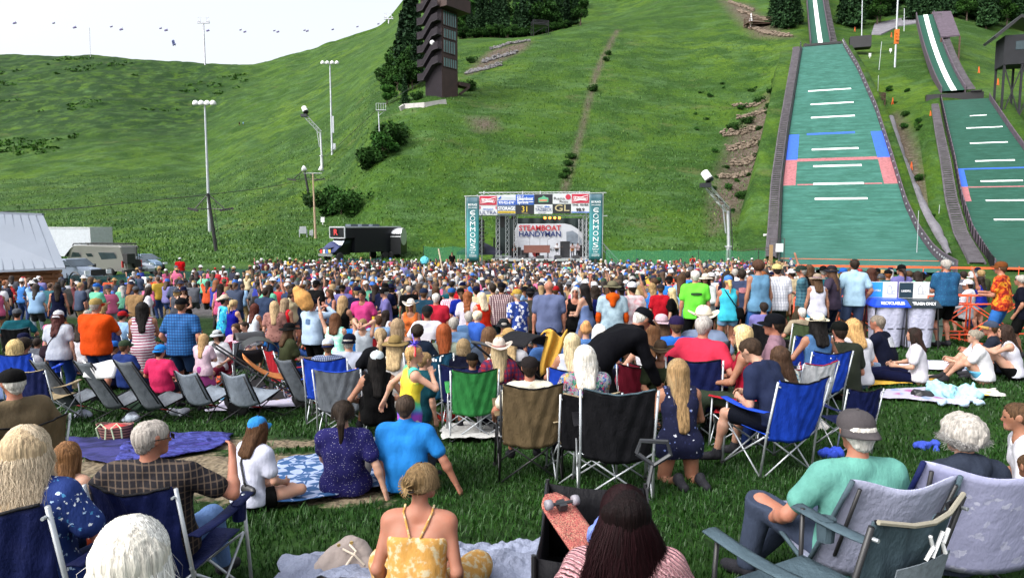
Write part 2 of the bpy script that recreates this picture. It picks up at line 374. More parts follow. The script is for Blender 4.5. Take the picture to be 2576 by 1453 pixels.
def bare_here(x,y):
 a=poly_mask(x,y,[(-2.9,5.6),(-2.2,4.9),(-1.0,5.0),(-1.15,6.2),(-1.9,6.9),(-3.1,6.9),(-4.6,6.6),(-3.9,5.9)],.8)
 b=poly_mask(x,y,[(-6,7.4),(-3.6,7.1),(-1.7,7.2),(-2.2,7.8),(-4.5,8.0)],.8)*.8
 return np.maximum(a,b)+.35*snoise(np.stack([x,y,x*0],-1),5,2)
def lawn(y0,y1,dens,h,w,name):
 n=int(dens*(y1-y0)*(y0+y1+1.2)*.80)
 ys=np.sqrt(RNG.uniform(y0**2,y1**2,n));xs=RNG.uniform(-.80,.80,n)*(ys+.6)
 k=bare_here(xs,ys)<.35
 for q in BLK_POLY:k&=poly_mask(xs,ys,q,.08)<.6
 xs,ys=xs[k],ys[k]
 hv=h*(1+.35*snoise(np.stack([xs,ys,xs*0],-1),2.2,9))
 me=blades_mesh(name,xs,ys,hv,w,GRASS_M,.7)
 return me
def build_lawn():
 for y0,y1,d,h,w in((1.5,4.0,2600,.05,.0055),(4.0,7.0,1500,.05,.008),(7.0,12.0,600,.05,.014),(12,22,160,.05,.03)):
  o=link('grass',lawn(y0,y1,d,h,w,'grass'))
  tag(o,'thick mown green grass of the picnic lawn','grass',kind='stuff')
def build_hill_tufts():
 n=42000
 ys=np.exp(RNG.uniform(np.log(73),np.log(200),n));xs=RNG.uniform(-.78,.5,n)*ys
 px=1288+F*xs/ys
 k=~((px>1925)|((np.abs(xs-2.5)<11)&(ys<90)))
 xs,ys=xs[k],ys[k]
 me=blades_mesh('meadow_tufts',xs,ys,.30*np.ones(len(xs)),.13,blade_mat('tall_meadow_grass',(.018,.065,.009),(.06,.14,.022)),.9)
 tag(link('meadow_tufts',me),'tufts of taller wild grass on the hillside','wild grass',kind='stuff')
build_hill_tufts()
METAL=flat('galvanised_steel',(.42,.45,.48),.45,.6,.12,3,.08)
DARKMETAL=flat('dark_painted_steel',(.03,.033,.038),.5,.3)
BLACK=flat('black_paint',(.012,.012,.014),.45,0,.2,4,.05)
WOODG=flat('weathered_boards',(.085,.078,.09),.85,0,.3,1.2,.4,.02)
WOODB=flat('brown_timber',(.085,.05,.035),.8,0,.3,2,.3,.02)
WHITE=flat('white_paint',(.66,.67,.68),.5,0,.05,2,.05)
CONC=flat('concrete',(.36,.35,.34),.85,0,.15,1.5,.3,.02)
REDP=flat('red_paint',(.45,.03,.03),.5)
ORANGE=flat('orange_paint',(.75,.13,.03),.5,0,.1)
PURPWALL=flat('purplish_side_boards',(.075,.055,.075),.75,0,.3,1.5,.2)
def curve_interp(tab,t):return float(np.interp(t,[a for a,_ in tab],[b for _,b in tab]))
class Ramp:
 "a landing hill: centre line in plan, height profile along it, edges fitted to the photo"
 def __init__(s,base,head,prof,ledge,redge,cx0):
  s.base=np.array(base,float);s.th=head;s.d=np.array([math.sin(head),math.cos(head)]);s.r=np.array([math.cos(head),-math.sin(head)])
  s.prof=prof;s.le=ledge;s.re=redge
  s.tab=[]
  for t in np.linspace(prof[0][0],prof[-1][0],60):
   z=s.z(t);c=s.base+s.d*t;out=[]
   for edge in(ledge,redge):
    q=0.0
    for _ in range(25):
     p=c+s.r*q;px,py=proj((p[0],p[1],z));tgt=float(np.interp(py,[e[1]for e in edge],[e[0]for e in edge]))
     q+=(tgt-px)/F*p[1]*.8
    out.append(q)
   s.tab.append((t,out[0],out[1]))
 def z(s,t):
  return float(np.interp(t,[a for a,_ in s.prof],[b for _,b in s.prof]))
 def lr(s,t):
  T=[a[0]for a in s.tab];return float(np.interp(t,T,[a[1]for a in s.tab])),float(np.interp(t,T,[a[2]for a in s.tab]))
 def P(s,t,f,dz=0.0,off=0.0):
  "t along, f 0..1 across, off metres further right"
  a,b=s.lr(t);q=a+(b-a)*f+off;p=s.base+s.d*t+s.r*q
  return(p[0],p[1],s.z(t)+dz)
def smooth_prof(pts,n=60):
 ts=np.linspace(pts[0][0],pts[-1][0],n);z=np.interp(ts,[p[0]for p in pts],[p[1]for p in pts])
 for _ in range(14):z[1:-1]=(z[:-2]+z[2:]+2*z[1:-1])/4
 return list(zip(ts,z))
def turf_material(name,a,b_):
 m,nt,b=new_mat(name);v=coords(nt,(1,1,1),'UV')
 n1=noise(nt,None,1);mp=N(nt,'ShaderNodeMapping');mp.inputs['Scale'].default_value=(3.5,70,1);L(nt,v,mp.inputs['Vector'])
 n1=noise(nt,mp.outputs[0],1,4,.7)
 mp2=N(nt,'ShaderNodeMapping');mp2.inputs['Scale'].default_value=(6,260,1);L(nt,v,mp2.inputs['Vector']);n2=noise(nt,mp2.outputs[0],1,3,.8)
 col=mixc(nt,ramp(nt,n1,[(.35,(0,0,0)),(.65,(1,1,1))]),a,b_)
 col=mixc(nt,mathn(nt,'MULTIPLY',ramp(nt,n2,[(.5,(0,0,0)),(.66,(1,1,1))]),.35),col,tuple(min(1,x*1.8+.02)for x in b_))
 wv=N(nt,'ShaderNodeTexWave',wave_type='BANDS',bands_direction='Y');wv.inputs['Scale'].default_value=34;wv.inputs['Distortion'].default_value=.4;L(nt,v,wv.inputs['Vector'])
 col=mixc(nt,mathn(nt,'MULTIPLY',wv.outputs['Fac'],.16),col,tuple(x*.4 for x in a))
 L(nt,col,b.inputs['Base Color']);b.inputs['Roughness'].default_value=.7;b.inputs['Specular IOR Level'].default_value=.25
 bump(nt,b,n2,.3,.05);return m
TURF1=turf_material('plastic_turf',(.016,.082,.058),(.034,.128,.102))
TURF2=turf_material('darker_plastic_turf',(.009,.052,.033),(.015,.072,.05))
BLUEM=flat('blue_marking',(.02,.09,.5),.7,0,.15,3,.2)
REDM=flat('faded_red_marking',(.28,.10,.11),.8,0,.3,3,.2)
WHITEM=flat('white_marking',(.72,.78,.76),.7,0,.06,3,.1)
def sheet(R,t0,t1,f0,f1,nt_,nf,dz,mat,name,parent,uv=True,thick=0.0,off0=0,off1=0):
 mb=MB()
 mb.grid(lambda u,v:R.P(t0+(t1-t0)*v,f0+(f1-f0)*u,dz,off0+(off1-off0)*u),nf,nt_,thick)
 me=mb.mesh(name,mat,True)
 if uv:
  ul=me.uv_layers.new(name='UVMap');k=0;w=nf+1;tot=(nf+1)*(nt_+1)
  for p in me.polygons:
   for li in p.loop_indices:
    vi=me.loops[li].vertex_index%tot;ul.data[li].uv=((vi%w)/nf,(vi//w)/nt_)
 if thick:me.polygons.foreach_set('use_smooth',[False]*len(me.polygons))
 return link(name,me,parent)
def edge_wall(R,side,t0,t1,h0,h1,n,mat,name,parent,depth=1.2,th=.12,off=0.0):
 f=0 if side=='l' else 1;sg=-1 if side=='l' else 1;mb=MB();pts=[]
 for i in range(n+1):
  t=t0+(t1-t0)*i/n;a=Vector(R.P(t,f,0,sg*(off+.05)));b=Vector(R.P(t,f,0,sg*(off+.05+th)))
  pts.append([a+Vector((0,0,h0)),a+Vector((0,0,h1)),b+Vector((0,0,h1)),b+Vector((0,0,h0))])
 vs=[q for r in pts for q in r];fs=[]
 for i in range(n):
  for k in range(4):fs.append((i*4+k,i*4+(k+1)%4,(i+1)*4+(k+1)%4,(i+1)*4+k))
 fs+=[(0,1,2,3),(n*4+3,n*4+2,n*4+1,n*4)]
 mb.add(vs,fs);return mb.build(name,mat,parent)
def t_for_py(R,f,py):
 ts=np.linspace(R.prof[0][0],R.prof[-1][0],400);ys=[proj(R.P(t,f))[1]for t in ts]
 return float(ts[int(np.argmin([abs(y-py)for y in ys]))])
LE=[(1980,60),(2018,123),(2005,207),(1985,337),(1970,460),(1966,560),(1962,661),(1961,760)]
RE=[(2095,60),(2125,123),(2155,173),(2201,277),(2238,393),(2265,483),(2276,520),(2309,591),(2344,641),(2369,664),(2420,700),(2500,760)]
c_bot=at(2165,667,75);c_top=at(2071,121,158)
hd=math.atan2(c_top[0]-c_bot[0],c_top[1]-c_bot[1]);Lr=math.hypot(c_top[0]-c_bot[0],c_top[1]-c_bot[1])
ztop=float(c_top[2])
prof1=smooth_prof([(-16,.25),(0,.35),(8,1.9),(17,5.9),(30,14.2),(45,24.0),(60,33.3),(72,39.8),(82,43.2),(Lr,ztop)])
big=Ramp(c_bot[:2],hd,prof1,LE,RE,0)
J=empty('ski_jump',tuple(map(float,c_bot)),0,'large green plastic ski jump landing slope with white distance lines and grey stairway','ski jump')
J.location=(0,0,0)
tm=prof1[-1][0]
sheet(big,-16,tm,0,1,110,16,.05,TURF1,'landing_slope',J)
for nm,px0,px1,pyl,pyr in(('n',2033,2141,230,225),('n',2039,2147,263,259),('n',2040,2150,297,293),('n',2042,2160,378,374),('n',2046,2168,419,416),('n',2046,2173,465,462),('n',2050,2183,503,500)):
 pm=(pyl+pyr)/2;t=t_for_py(big,.5,pm);z=big.z(t);a,b=big.lr(t)
 def frac(px):
  best=min(np.linspace(0,1,300),key=lambda f:abs(proj(big.P(t,f))[0]-px));return float(best)
 sheet(big,t-.22,t+.22,frac(px0),frac(px1),1,6,.062,WHITEM,'distance_line',J,uv=False)
tb0,tb1,tb2=t_for_py(big,.04,403),t_for_py(big,.04,341),t_for_py(big,.04,469)
for f0,f1 in((0.0,.115),(.885,1.0)):
 sheet(big,tb0,tb1,f0,f1,12,2,.066,BLUEM,'blue_marking',J,uv=False)
 sheet(big,tb2,tb0,f0,f1,12,2,.066,REDM,'red_marking',J,uv=False)
sheet(big,tb1-.3,tb1+.2,.2,.72,1,8,.06,BLUEM,'blue_marking',J,uv=False)
sheet(big,tb0-.5,tb0+.25,.115,.885,1,8,.06,REDM,'red_marking',J,uv=False)
sheet(big,tb2,tb2+.3,.13,.3,1,4,.06,REDM,'red_marking',J,uv=False);sheet(big,tb2,tb2+.3,.72,.87,1,4,.06,REDM,'red_marking',J,uv=False)
sheet(big,-1.9,-1.55,-.0,1,1,10,.066,ORANGE,'orange_marking',J,uv=False)
edge_wall(big,'r',-16,tm,-1.6,1.15,70,PURPWALL,'side_wall',J)
edge_wall(big,'l',-16,tm,-1.6,.45,70,DARKMETAL,'side_wall',J)
mb=MB()
for i in range(46):
 t=-1+(tm+1)*i/45;a=Vector(big.P(t,0,0,-.25));mb.tube([a,a+Vector((0,0,1.35))],.04,5)
for h in(.9,1.3):mb.tube([Vector(big.P(-1+(tm+1)*i/60,0,h,-.25))for i in range(61)],.035,5)
mb.build('railing',DARKMETAL,J)
mb=MB()
for i in range(60):
 t=-14+(tm+13)*i/59;p=Vector(big.P(t,1,.75,.0));mb.box(p,(.1,.1,.22),-hd)
mb.build('wall_fitting',METAL,J)
def stairway(R,t0,t1,w0,w1,parent,gap=.45,side=-1,mat=WOODG):
 mb=MB();n=int((t1-t0)/.55)
 for i in range(n):
  ta=t0+(t1-t0)*i/n;tb_=ta+.42;w=w0+(w1-w0)*i/n
  f=0 if side<0 else 1
  p=[Vector(R.P(ta,f,.25,side*gap)),Vector(R.P(ta,f,.25,side*(gap+w))),Vector(R.P(ta,f,.25,side*(gap+w))),Vector(R.P(ta,f,.25,side*gap))]
  dv=Vector((R.d[0]*.42,R.d[1]*.42,0));p[2]=p[1]+dv;p[3]=p[0]+dv
  mb.add(p+[q-Vector((0,0,.22))for q in p],[(0,1,2,3),(7,6,5,4),(0,4,5,1),(1,5,6,2),(2,6,7,3),(3,7,4,0)])
 for g in(gap,gap+w1):
  mb.tube([Vector(R.P(t0+(t1-t0)*i/40,0 if side<0 else 1,-.05,side*(gap+(w0+(w1-w0)*i/40 if g!=gap else 0))))for i in range(41)],.12,4)
 return mb.build('stairway',mat,parent)
stairway(big,0,tm-3,1.15,1.3,J)
def inrun(pix0,pix1,Y0,Y1,w0,w1,parent,lanef=(.38,.62),stair=True,wall=.8,bend=None,pxscale=None):
 a=Vector(at(pix0[0],pix0[1],Y0));b=Vector(at(pix1[0],pix1[1],Y1));mid=(a+b)/2+Vector((0,0,bend or 0))
 def C(v):return a*(1-v)**2+mid*2*v*(1-v)+b*v*v
 h=(b-a);r=Vector((h.y,-h.x,0)).normalized()
 def S(f0,f1,dz,mat,name,n=24,thick=0):
  m_=MB();m_.grid(lambda u,v:C(v)+r*((f0+(f1-f0)*u-.5)*(w0+(w1-w0)*v))+Vector((0,0,dz)),2,n,thick);return m_.build(name,mat,parent)
 S(0,1,0,TURF2,'track');S(lanef[0],lanef[1],.03,WHITEM,'ice_lane')
 for f in(0,1):
  m_=MB();vs=[]
  for i in range(25):
   v=i/24;p=C(v)+r*((f-.5)*(w0+(w1-w0)*v));q=p+r*(.15 if f else-.15)
   vs+=[p-Vector((0,0,1.2)),p+Vector((0,0,wall)),q+Vector((0,0,wall)),q-Vector((0,0,1.2))]
  fs=[(i*4+k,i*4+(k+1)%4,(i+1)*4+(k+1)%4,(i+1)*4+k)for i in range(24)for k in range(4)]
  m_.add(vs,fs+[(0,1,2,3),(99,98,97,96)]);m_.build('side_wall',PURPWALL,parent)
 if stair:
  m_=MB()
  for i in range(60):
   v=i/60;p=C(v)+r*(.5*(w0+(w1-w0)*v)+.9);m_.box(p+Vector((0,0,.1)),(1.3,.5,.25),-math.atan2(h.x,h.y))
  m_.build('stairway',WOODG,parent)
 return C,r
inrun((2064,108),(2040,-90),172,245,4.2,4.0,J,bend=-2)
m_=MB();pz=at(2064,113,169)
for dx in(-3.6,3.6):m_.box((pz[0]+dx,pz[1],pz[2]-1.2),(.4,1.5,2.8),-hd)
m_.box((pz[0],pz[1]-1,pz[2]-.3),(8.4,2.4,.5),-hd);m_.box((pz[0],pz[1]+.4,pz[2]-1.5),(8.0,.4,2.4),-hd)
m_.box((pz[0]+7.5,pz[1]-4,pz[2]-.6),(4.5,3,2.6),-hd)
m_.build('takeoff_table',BLACK,J)
def berm(R,t0,t1,wl,wr,mat,name):
 mb=MB();n=60;fr=[(0,-wl),(0,-.3),(1,.3),(1,wr)]
 def Pf(u,v):
  t=t0+(t1-t0)*v;k=u*3;i=min(2,int(k));fa=k-i
  A=Vector(R.P(t,fr[i][0],-.35,fr[i][1]));B=Vector(R.P(t,fr[i+1][0],-.35,fr[i+1][1]));p=A.lerp(B,fa)
  if u<.02 or u>.98:p.z=min(p.z,G(p.x,p.y))-.6
  return p
 mb.grid(Pf,9,n);return mb
def berm_mesh(R,t0,t1,wl,wr):
 ob=berm(R,t0,t1,wl,wr,None,'x').build('hill',[bpy.data.materials['meadow_grass']],None,True)
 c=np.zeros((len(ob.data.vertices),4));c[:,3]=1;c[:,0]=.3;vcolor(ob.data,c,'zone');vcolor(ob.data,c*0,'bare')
 tag(ob,'grassy bank carrying the ski jump',kind='structure');return ob
berm_mesh(big,-10,tm,6.0,2.6)
LE2=[(2350,150),(2368,252),(2385,330),(2402,400),(2421,500),(2448,585),(2500,668),(2560,740)]
RE2=[(2470,150),(2488,252),(2540,330),(2590,400),(2660,500),(2740,585),(2800,668),(2900,740)]
c_b2=at(2640,665,70);c_t2=at(2428,251,118)
hd2=math.radians(22);L2=(c_t2[1]-c_b2[1])/math.cos(hd2)
b2=np.array([c_t2[0],c_t2[1]])-L2*np.array([math.sin(hd2),math.cos(hd2)])
prof2=smooth_prof([(-10,.25),(0,.35),(7,1.8),(14,5.2),(30,14.8),(42,21.5),(L2,float(c_t2[2]))])
small=Ramp(b2,hd2,prof2,LE2,RE2,0)
J2=empty('ski_jump',(0,0,0),0,'smaller ski jump landing slope at the edge with dark plank walls and white inrun lane','ski jump')
tm2=prof2[-1][0]
sheet(small,-10,tm2,0,1,70,12,.05,TURF2,'landing_slope',J2)
for px0,px1,pm in((2440,2482,293),(2431,2522,323),(2440,2535,361),(2453,2553,406),(2467,2573,456),(2480,2610,505),(2500,2640,553)):
 t=t_for_py(small,.4,pm)
 fr=lambda px:float(min(np.linspace(0,1,300),key=lambda f:abs(proj(small.P(t,f))[0]-px)))
 sheet(small,t-.16,t+.16,fr(px0),fr(px1),1,4,.062,WHITEM,'distance_line',J2,uv=False)
ta,tb_,tc=t_for_py(small,.05,425),t_for_py(small,.05,470),t_for_py(small,.05,508)
sheet(small,tb_,ta,0,.09,6,2,.066,BLUEM,'blue_marking',J2,uv=False);sheet(small,ta-.3,ta,.09,1,1,6,.066,BLUEM,'blue_marking',J2,uv=False)
sheet(small,tc,tb_,0,.09,6,2,.066,REDM,'red_marking',J2,uv=False);sheet(small,tb_-.25,tb_,.09,1,1,6,.06,REDM,'red_marking',J2,uv=False)
edge_wall(small,'l',-10,tm2,-1.2,.9,60,PURPWALL,'side_wall',J2);edge_wall(small,'r',-10,tm2,-1.2,.9,60,PURPWALL,'side_wall',J2)
mb=MB()
for i in range(50):
 t=-9+(tm2+9)*i/49;p=Vector(small.P(t,0,.35,-.22));mb.bar(p-Vector((0,0,.5)),p+Vector((0,0,.75)),.09)
mb.build('wall_post',BLACK,J2)
stairway(small,-2,tm2-2,1.5,.9,J2,gap=.6)
inrun((2398,228),(2327,38),123,165,3.4,3.4,J2,lanef=(.4,.66),bend=-3)
m_=MB();pz=at(2400,238,121)
m_.box((pz[0],pz[1],pz[2]-.5),(8.5,1.2,1.3),-hd2);m_.box((pz[0]+3,pz[1]-1,pz[2]+.3),(1.6,2.2,.2),-hd2);m_.build('takeoff_table',BLACK,J2)
berm_mesh(small,-8,tm2,4.0,4.0)
pz=at(2371,55,160);m_=MB();g=G(pz[0],pz[1])
m_.prism([(-3.2,-3),(3.2,-3),(3.2,2.0),(-3.2,5.5)],'x',pz[0]-3,pz[0]+3)if False else None
sh=empty('start_shed',(0,0,0),0,'dark sloping shed roof beside the start of the small inrun','shed')
a_,b_,c_,d_=at(2345,30,165),at(2392,28,165),at(2415,88,150),at(2368,92,150)
m_=MB();m_.add([a_,b_,c_,d_]+[q-np.array([0,0,.3])for q in(a_,b_,c_,d_)],[(0,1,2,3),(7,6,5,4),(0,4,5,1),(1,5,6,2),(2,6,7,3),(3,7,4,0)])
m_.build('roof',PURPWALL,sh)
m_=MB()
for q in(a_,b_,c_,d_):m_.bar(q-np.array([0,0,.3]),(q[0],q[1],min(q[2]-1,G(q[0],q[1]))-1),.25)
m_.build('post',WOODB,sh)
def slab_patch(name,pix,thick,mat,label,cat,k=0):
 P=[Vector(hit(a,b))for a,b in pix];mb=MB();c=sum(P,Vector())/len(P)
 top=[p+Vector((0,0,thick))for p in P];ct=c+Vector((0,0,thick*1.3));n=len(P)
 mb.add(top+[ct]+[p-Vector((0,0,.8))for p in P],[(i,(i+1)%n,n)for i in range(n)]+[(i,n+1+i,n+1+(i+1)%n,(i+1)%n)for i in range(n)])
 return tag(mb.build(name,mat,None),label,cat)
ROCK=flat('pale_rock',(.15,.145,.15),.9,0,.3,.8,.8,.3)
ROCKP=flat('lavender_grey_rock',(.15,.145,.165),.9,0,.25,.6,.8,.3)
slab_patch('rock_outcrop',[(2192,88),(2200,62),(2260,50),(2312,42),(2320,58),(2262,68),(2215,90)],.3,ROCKP,'long pale grey rock face on the bank left of the small inrun','rock')
slab_patch('rock_outcrop',[(2400,24),(2440,8),(2490,14),(2525,30),(2520,50),(2490,52),(2450,40)],.3,ROCKP,'pale grey rounded rock slope under the dark trees by the judges hut','rock')
YS=77.0
def SX(px):return xat(px,560,YS)
def SZ(py):return zat(py,YS)
LIGHTGREY=flat('truss_aluminium',(.55,.57,.6),.4,.7,.1,4,.05)
def uv_free(name,fn):
 m,nt,b=new_mat(name);fn(nt,b);b.inputs['Roughness'].default_value=.65;return m
def panel(parent,x0,x1,z0,z1,mat,name='banner_panel',y=YS-.06,th=.03):
 mb=MB();mb.box2((x0,y,z0),(x1,y+th,z1));return mb.build(name,mat,parent)
def lt(name,c):return flat(name,c,.6,0,.04,2,.05)
BWHITE=lt('banner_white',(.52,.54,.57));BBLUE=lt('banner_blue',(.02,.09,.42));BBLACK=lt('banner_black',(.012,.014,.02));BRED=lt('banner_red',(.42,.02,.05))
INKW=lt('ink_white',(.8,.82,.84));INKN=lt('ink_navy',(.015,.03,.14));INKK=lt('ink_black',(.01,.01,.012));INKR=lt('ink_red',(.45,.02,.03));INKY=lt('ink_yellow',(.7,.5,.05));INKG=lt('ink_gold',(.42,.36,.2));INKB=lt('ink_blue',(.03,.12,.45))
def teal_banner():
 m,nt,b=new_mat('teal_banner');v=N(nt,'ShaderNodeTexCoord').outputs['Generated'];s=N(nt,'ShaderNodeSeparateXYZ');L(nt,v,s.inputs[0])
 c=ramp(nt,s.outputs[2],[(0,(.02,.10,.12)),(.18,(.03,.22,.24)),(.5,(.035,.27,.29)),(1,(.045,.085,.12))]);n=noise(nt,coords(nt,(1,1,3)),1.5,3)
 L(nt,mixc(nt,mathn(nt,'MULTIPLY',n,.3),c,(.02,.1,.11)),b.inputs['Base Color']);b.inputs['Roughness'].default_value=.6;bump(nt,b,n,.3,.1);return m
TEALB=teal_banner()
st=empty('stage',(SX(1347),YS,0),0,'open air concert stage with truss posts, black deck and sponsor banners facing the crowd','stage');ST0=st.location.copy();st.location=(0,0,0)
mb=MB();DZ=SZ(651);mb.box2((SX(1236),YS+.3,DZ-.25),(SX(1484),YS+9,DZ));mb.build('deck',LIGHTGREY,st)
mb=MB();mb.box2((SX(1238),YS+.5,-.2),(SX(1482),YS+8.9,DZ-.26));mb.build('skirt',BLACK,st)
def truss(parent,a,b,w=.4,r=.03,seg=.6,name='truss'):
 a=Vector(a);b=Vector(b);t=(b-a);n=max(2,int(t.length/seg));tn=t.normalized()
 u=tn.cross(Vector((0,1,0)))if abs(tn.y)<.9 else Vector((1,0,0));u.normalize();v=tn.cross(u)
 mb=MB();cs=[(u*i+v*j)*w/2 for i,j in((-1,-1),(1,-1),(1,1),(-1,1))]
 for c in cs:mb.tube([a+c,b+c],r,5)
 for k in range(n):
  p,q=a+t*k/n,a+t*(k+1)/n
  for i in range(4):
   c,d=cs[i],cs[(i+1)%4];mb.tube([p+(c if k%2 else d),q+(d if k%2 else c)],r*.6,4,False)
 return mb.build(name,LIGHTGREY,parent)
for px,yo in((1252,.8),(1276,1.6),(1297,1.2),(1474,1.2),(1474,6)):truss(st,(SX(px),YS+yo,DZ-.2),(SX(px),YS+yo,SZ(541)if yo<5 else SZ(550)))
truss(st,(SX(1205),YS+.4,SZ(490)),(SX(1484),YS+.4,SZ(488)),.5,.04,.8)
truss(st,(SX(1205),YS+.4,SZ(538)),(SX(1484),YS+.4,SZ(538)),.4,.04,.8)
for px in(1206,1482):truss(st,(SX(px),YS+.5,-.1),(SX(px),YS+.5,SZ(489)),.5,.04,.7)
mb=MB();mb.tube([(SX(1168),YS-.1,SZ(494)),(SX(1524),YS-.1,SZ(485))],.06,6)
mb.tube([(SX(1172),YS-.1,SZ(654)),(SX(1172),YS-.1,SZ(494))],.05,6);mb.tube([(SX(1516),YS-.1,SZ(655)),(SX(1516),YS-.1,SZ(486))],.05,6)
mb.tube([(SX(1484),YS,SZ(543)),(SX(1528),YS,SZ(543))],.06,6)
for px in(1218,1315,1359,1458):mb.tube([(SX(px),YS-.1,SZ(489)),(SX(px),YS-.1,SZ(481))],.07,6)
mb.build('scaffold_pipe',LIGHTGREY,st)
truss(st,(SX(1513),YS+.5,SZ(615)),(SX(1556),YS+1,SZ(660)),.5,.05,.8)
mb=MB();mb.grid(lambda u,v:(SX(1277)+(SX(1484)-SX(1277))*u,YS+8+.12*math.sin(u*40)*(.5+v/2),DZ+(SZ(547)-DZ)*v),60,4,.02);mb.build('backdrop',flat('dark_backdrop',(.008,.018,.018),.8,0,.3,.6,.3,.1),st)
mb=MB();mb.grid(lambda u,v:(SX(1240)+.05*math.sin(u*30),YS+2.5+5.4*u,DZ+(SZ(600)-DZ)*v),20,3,.02);mb.grid(lambda u,v:(SX(1483)+.05*math.sin(u*30),YS+1.5+6.4*u,DZ+(SZ(552)-DZ)*v),20,3,.02);mb.build('side_curtain',flat('dark_backdrop',(.008,.018,.018),.8),st)
mb=MB();mb.box((SX(1262),YS+6,DZ+2.6),(1.6,.1,4.6));mb.build('dark_drape',flat('dark_backdrop',(.008,.018,.018),.8),st)
mb=MB()
def BX(px):return xat(px,600,YS+7.7)
def BZ(py):return zat(py,YS+7.7)
van=[(1293,648),(1293,610),(1296,575),(1302,563),(1420,562),(1437,566),(1452,575),(1468,590),(1478,601),(1487,612),(1490,632),(1490,648)]
mb.prism([(BX(a),BZ(b))for a,b in van][::-1],'y',YS+7.62,YS+7.66);mb.build('van_print',flat('printed_white',(.46,.48,.52),.7,0,.08,1,.1),st)
mb=MB();mb.prism([(BX(a),BZ(b))for a,b in[(1424,583),(1440,580),(1452,588),(1468,607),(1472,614),(1430,612),(1425,606)]][::-1],'y',YS+7.56,YS+7.6);mb.build('van_print_window',flat('print_grey',(.16,.19,.23),.6,0,.5,.7),st)
put_text('STEAMBOAT',st,(BX(1358),YS+7.52,BZ(574)),.92,INKR,BX(1411)-BX(1306),bold=.02)
put_text('HANDYMAN',st,(BX(1358),YS+7.52,BZ(589)),.92,INKN,BX(1411)-BX(1306),bold=.02)
put_text('970-367-7',st,(BX(1380),YS+7.52,BZ(627)),.5,INKK,BX(1398)-BX(1345))
for px in(1375,1388,1401,1413):
 mb=MB();mb.lathe([(.09,.25),(.17,.1),(.18,-.12),(.15,-.14)],(SX(px),YS+4,SZ(547)),10,Matrix.Rotation(-1.2,3,'X'))
 lp=mb.build('stage_lamp',BLACK,None);tag(lp,'amber glowing spot lamp hung under the stage roof truss','lamp','amber stage lamps')
 mb=MB();mb.lathe([(.15,0),(.1,-.05)],(SX(px),YS+3.87,SZ(547.5)),10,Matrix.Rotation(-1.2,3,'X'));mb.build('bulb',emit_mat('amber_glow',(1,.2,.02),6),lp)
for(a,b,c,d)in((1174,1205,496,656),(1482,1514,488,655)):
 bn=empty('banner',((SX(a)+SX(b))/2,YS-.25,SZ(d)),0,'tall teal banner reading the commons on the %s end of the stage'%('far left' if a<1300 else 'right'),'banner')
 w=SX(b)-SX(a);h=SZ(c)-SZ(d)
 mb=MB();mb.grid(lambda u,v:(-w/2+w*u,.05*math.sin(u*5+v*6),h*v),6,14,.02);mb.build('cloth',TEALB,bn,True)
 zc=lambda f:h*(1-f)
 put_text('BIG PLACE',bn,(0,-.1,zc(.12)),.3,INKW,w*.72,bold=.02);put_text('SMALL BUSINESS',bn,(0,-.1,zc(.165)),.2,INKW,w*.72)
 put_text('the',bn,(w*.04,-.1,zc(.245)),.45,INKW,w*.28)
 for i,ch in enumerate('C MMONS'):
  z=zc(.245+i*.087)
  if ch==' ':
   mb=MB();mb.tube([(.28*math.cos(pi/6+k*pi/3),-.1,z+.28*math.sin(pi/6+k*pi/3))for k in range(6)],.035,4,closed=True);mb.build('lettering',INKW,bn)
  else:put_text(ch,bn,(0,-.1,z),.74,INKW,w*.42)
 put_text('food hall\n& bar',bn,(0,-.1,zc(.845)),.3,INKW,w*.5);put_text('DOWNTOWN\nFOR EVERYONE',bn,(0,-.1,zc(.915)),.16,INKW,w*.6)
xs=[1205,1244,1284,1325,1366,1408,1448];xs=[1205.5,1245,1284.5,1324.5,1365,1407,1448.5]
cols=[SX(1205)+(SX(1482)-SX(1205))*i/6 for i in range(7)]
zT,zM,zB=SZ(492),SZ(517),SZ(541)
def spn(i,row,mat,label):
 x0,x1=cols[i]+.01,cols[i+1]-.01;dz=(cols[i]-cols[0])*.022
 z0,z1=(zM+dz,zT+dz)if row==0 else(zB+dz,zM-.02+dz)
 p=panel(None,x0,x1,z0,z1,mat,'banner',YS-.2);tag(p,label,'banner','sponsor banners over the stage opening');return p,(x0+x1)/2,(z0+z1)/2,x1-x0,z1-z0
def T(p,x,z,s,m,w,txt,**k):o=put_text(txt,p,(x,YS-.24,z),s,m,w,**k);return o
for i,lb in((0,'red banner with a white bow tie emblem at the upper left corner above the stage'),(5,'red banner with a white bow tie emblem at the upper right corner above the stage')):
 p,x,z,w,h=spn(i,0,BWHITE,lb)
 mb=MB();mb.box2((x-w*.47,YS-.225,z-h*.45),(x+w*.47,YS-.205,z+h*.45));mb.build('red_field',BRED,p)
 mb=MB();pts=[(x-w*.42,z-h*.3),(x-w*.36,z+h*.2),(x,z+h*.12),(x+w*.43,z+h*.32),(x+w*.36,z-h*.2),(x,z-h*.14)]
 mb.tube([(a,YS-.24,b)for a,b in pts],.035,4,closed=True);mb.build('emblem',INKW,p)
 T(p,x,z,.5,INKW,w*.66,'Budweiser',shear=.25,bold=.015)
p,x,z,w,h=spn(1,0,BWHITE,'white and blue banner with a phone number, second from left in the top row')
mb=MB();mb.box2((x-w/2+.02,YS-.225,z-h/2+.02),(x+w/2-.02,YS-.205,z-h*.02));mb.build('blue_field',BBLUE,p)
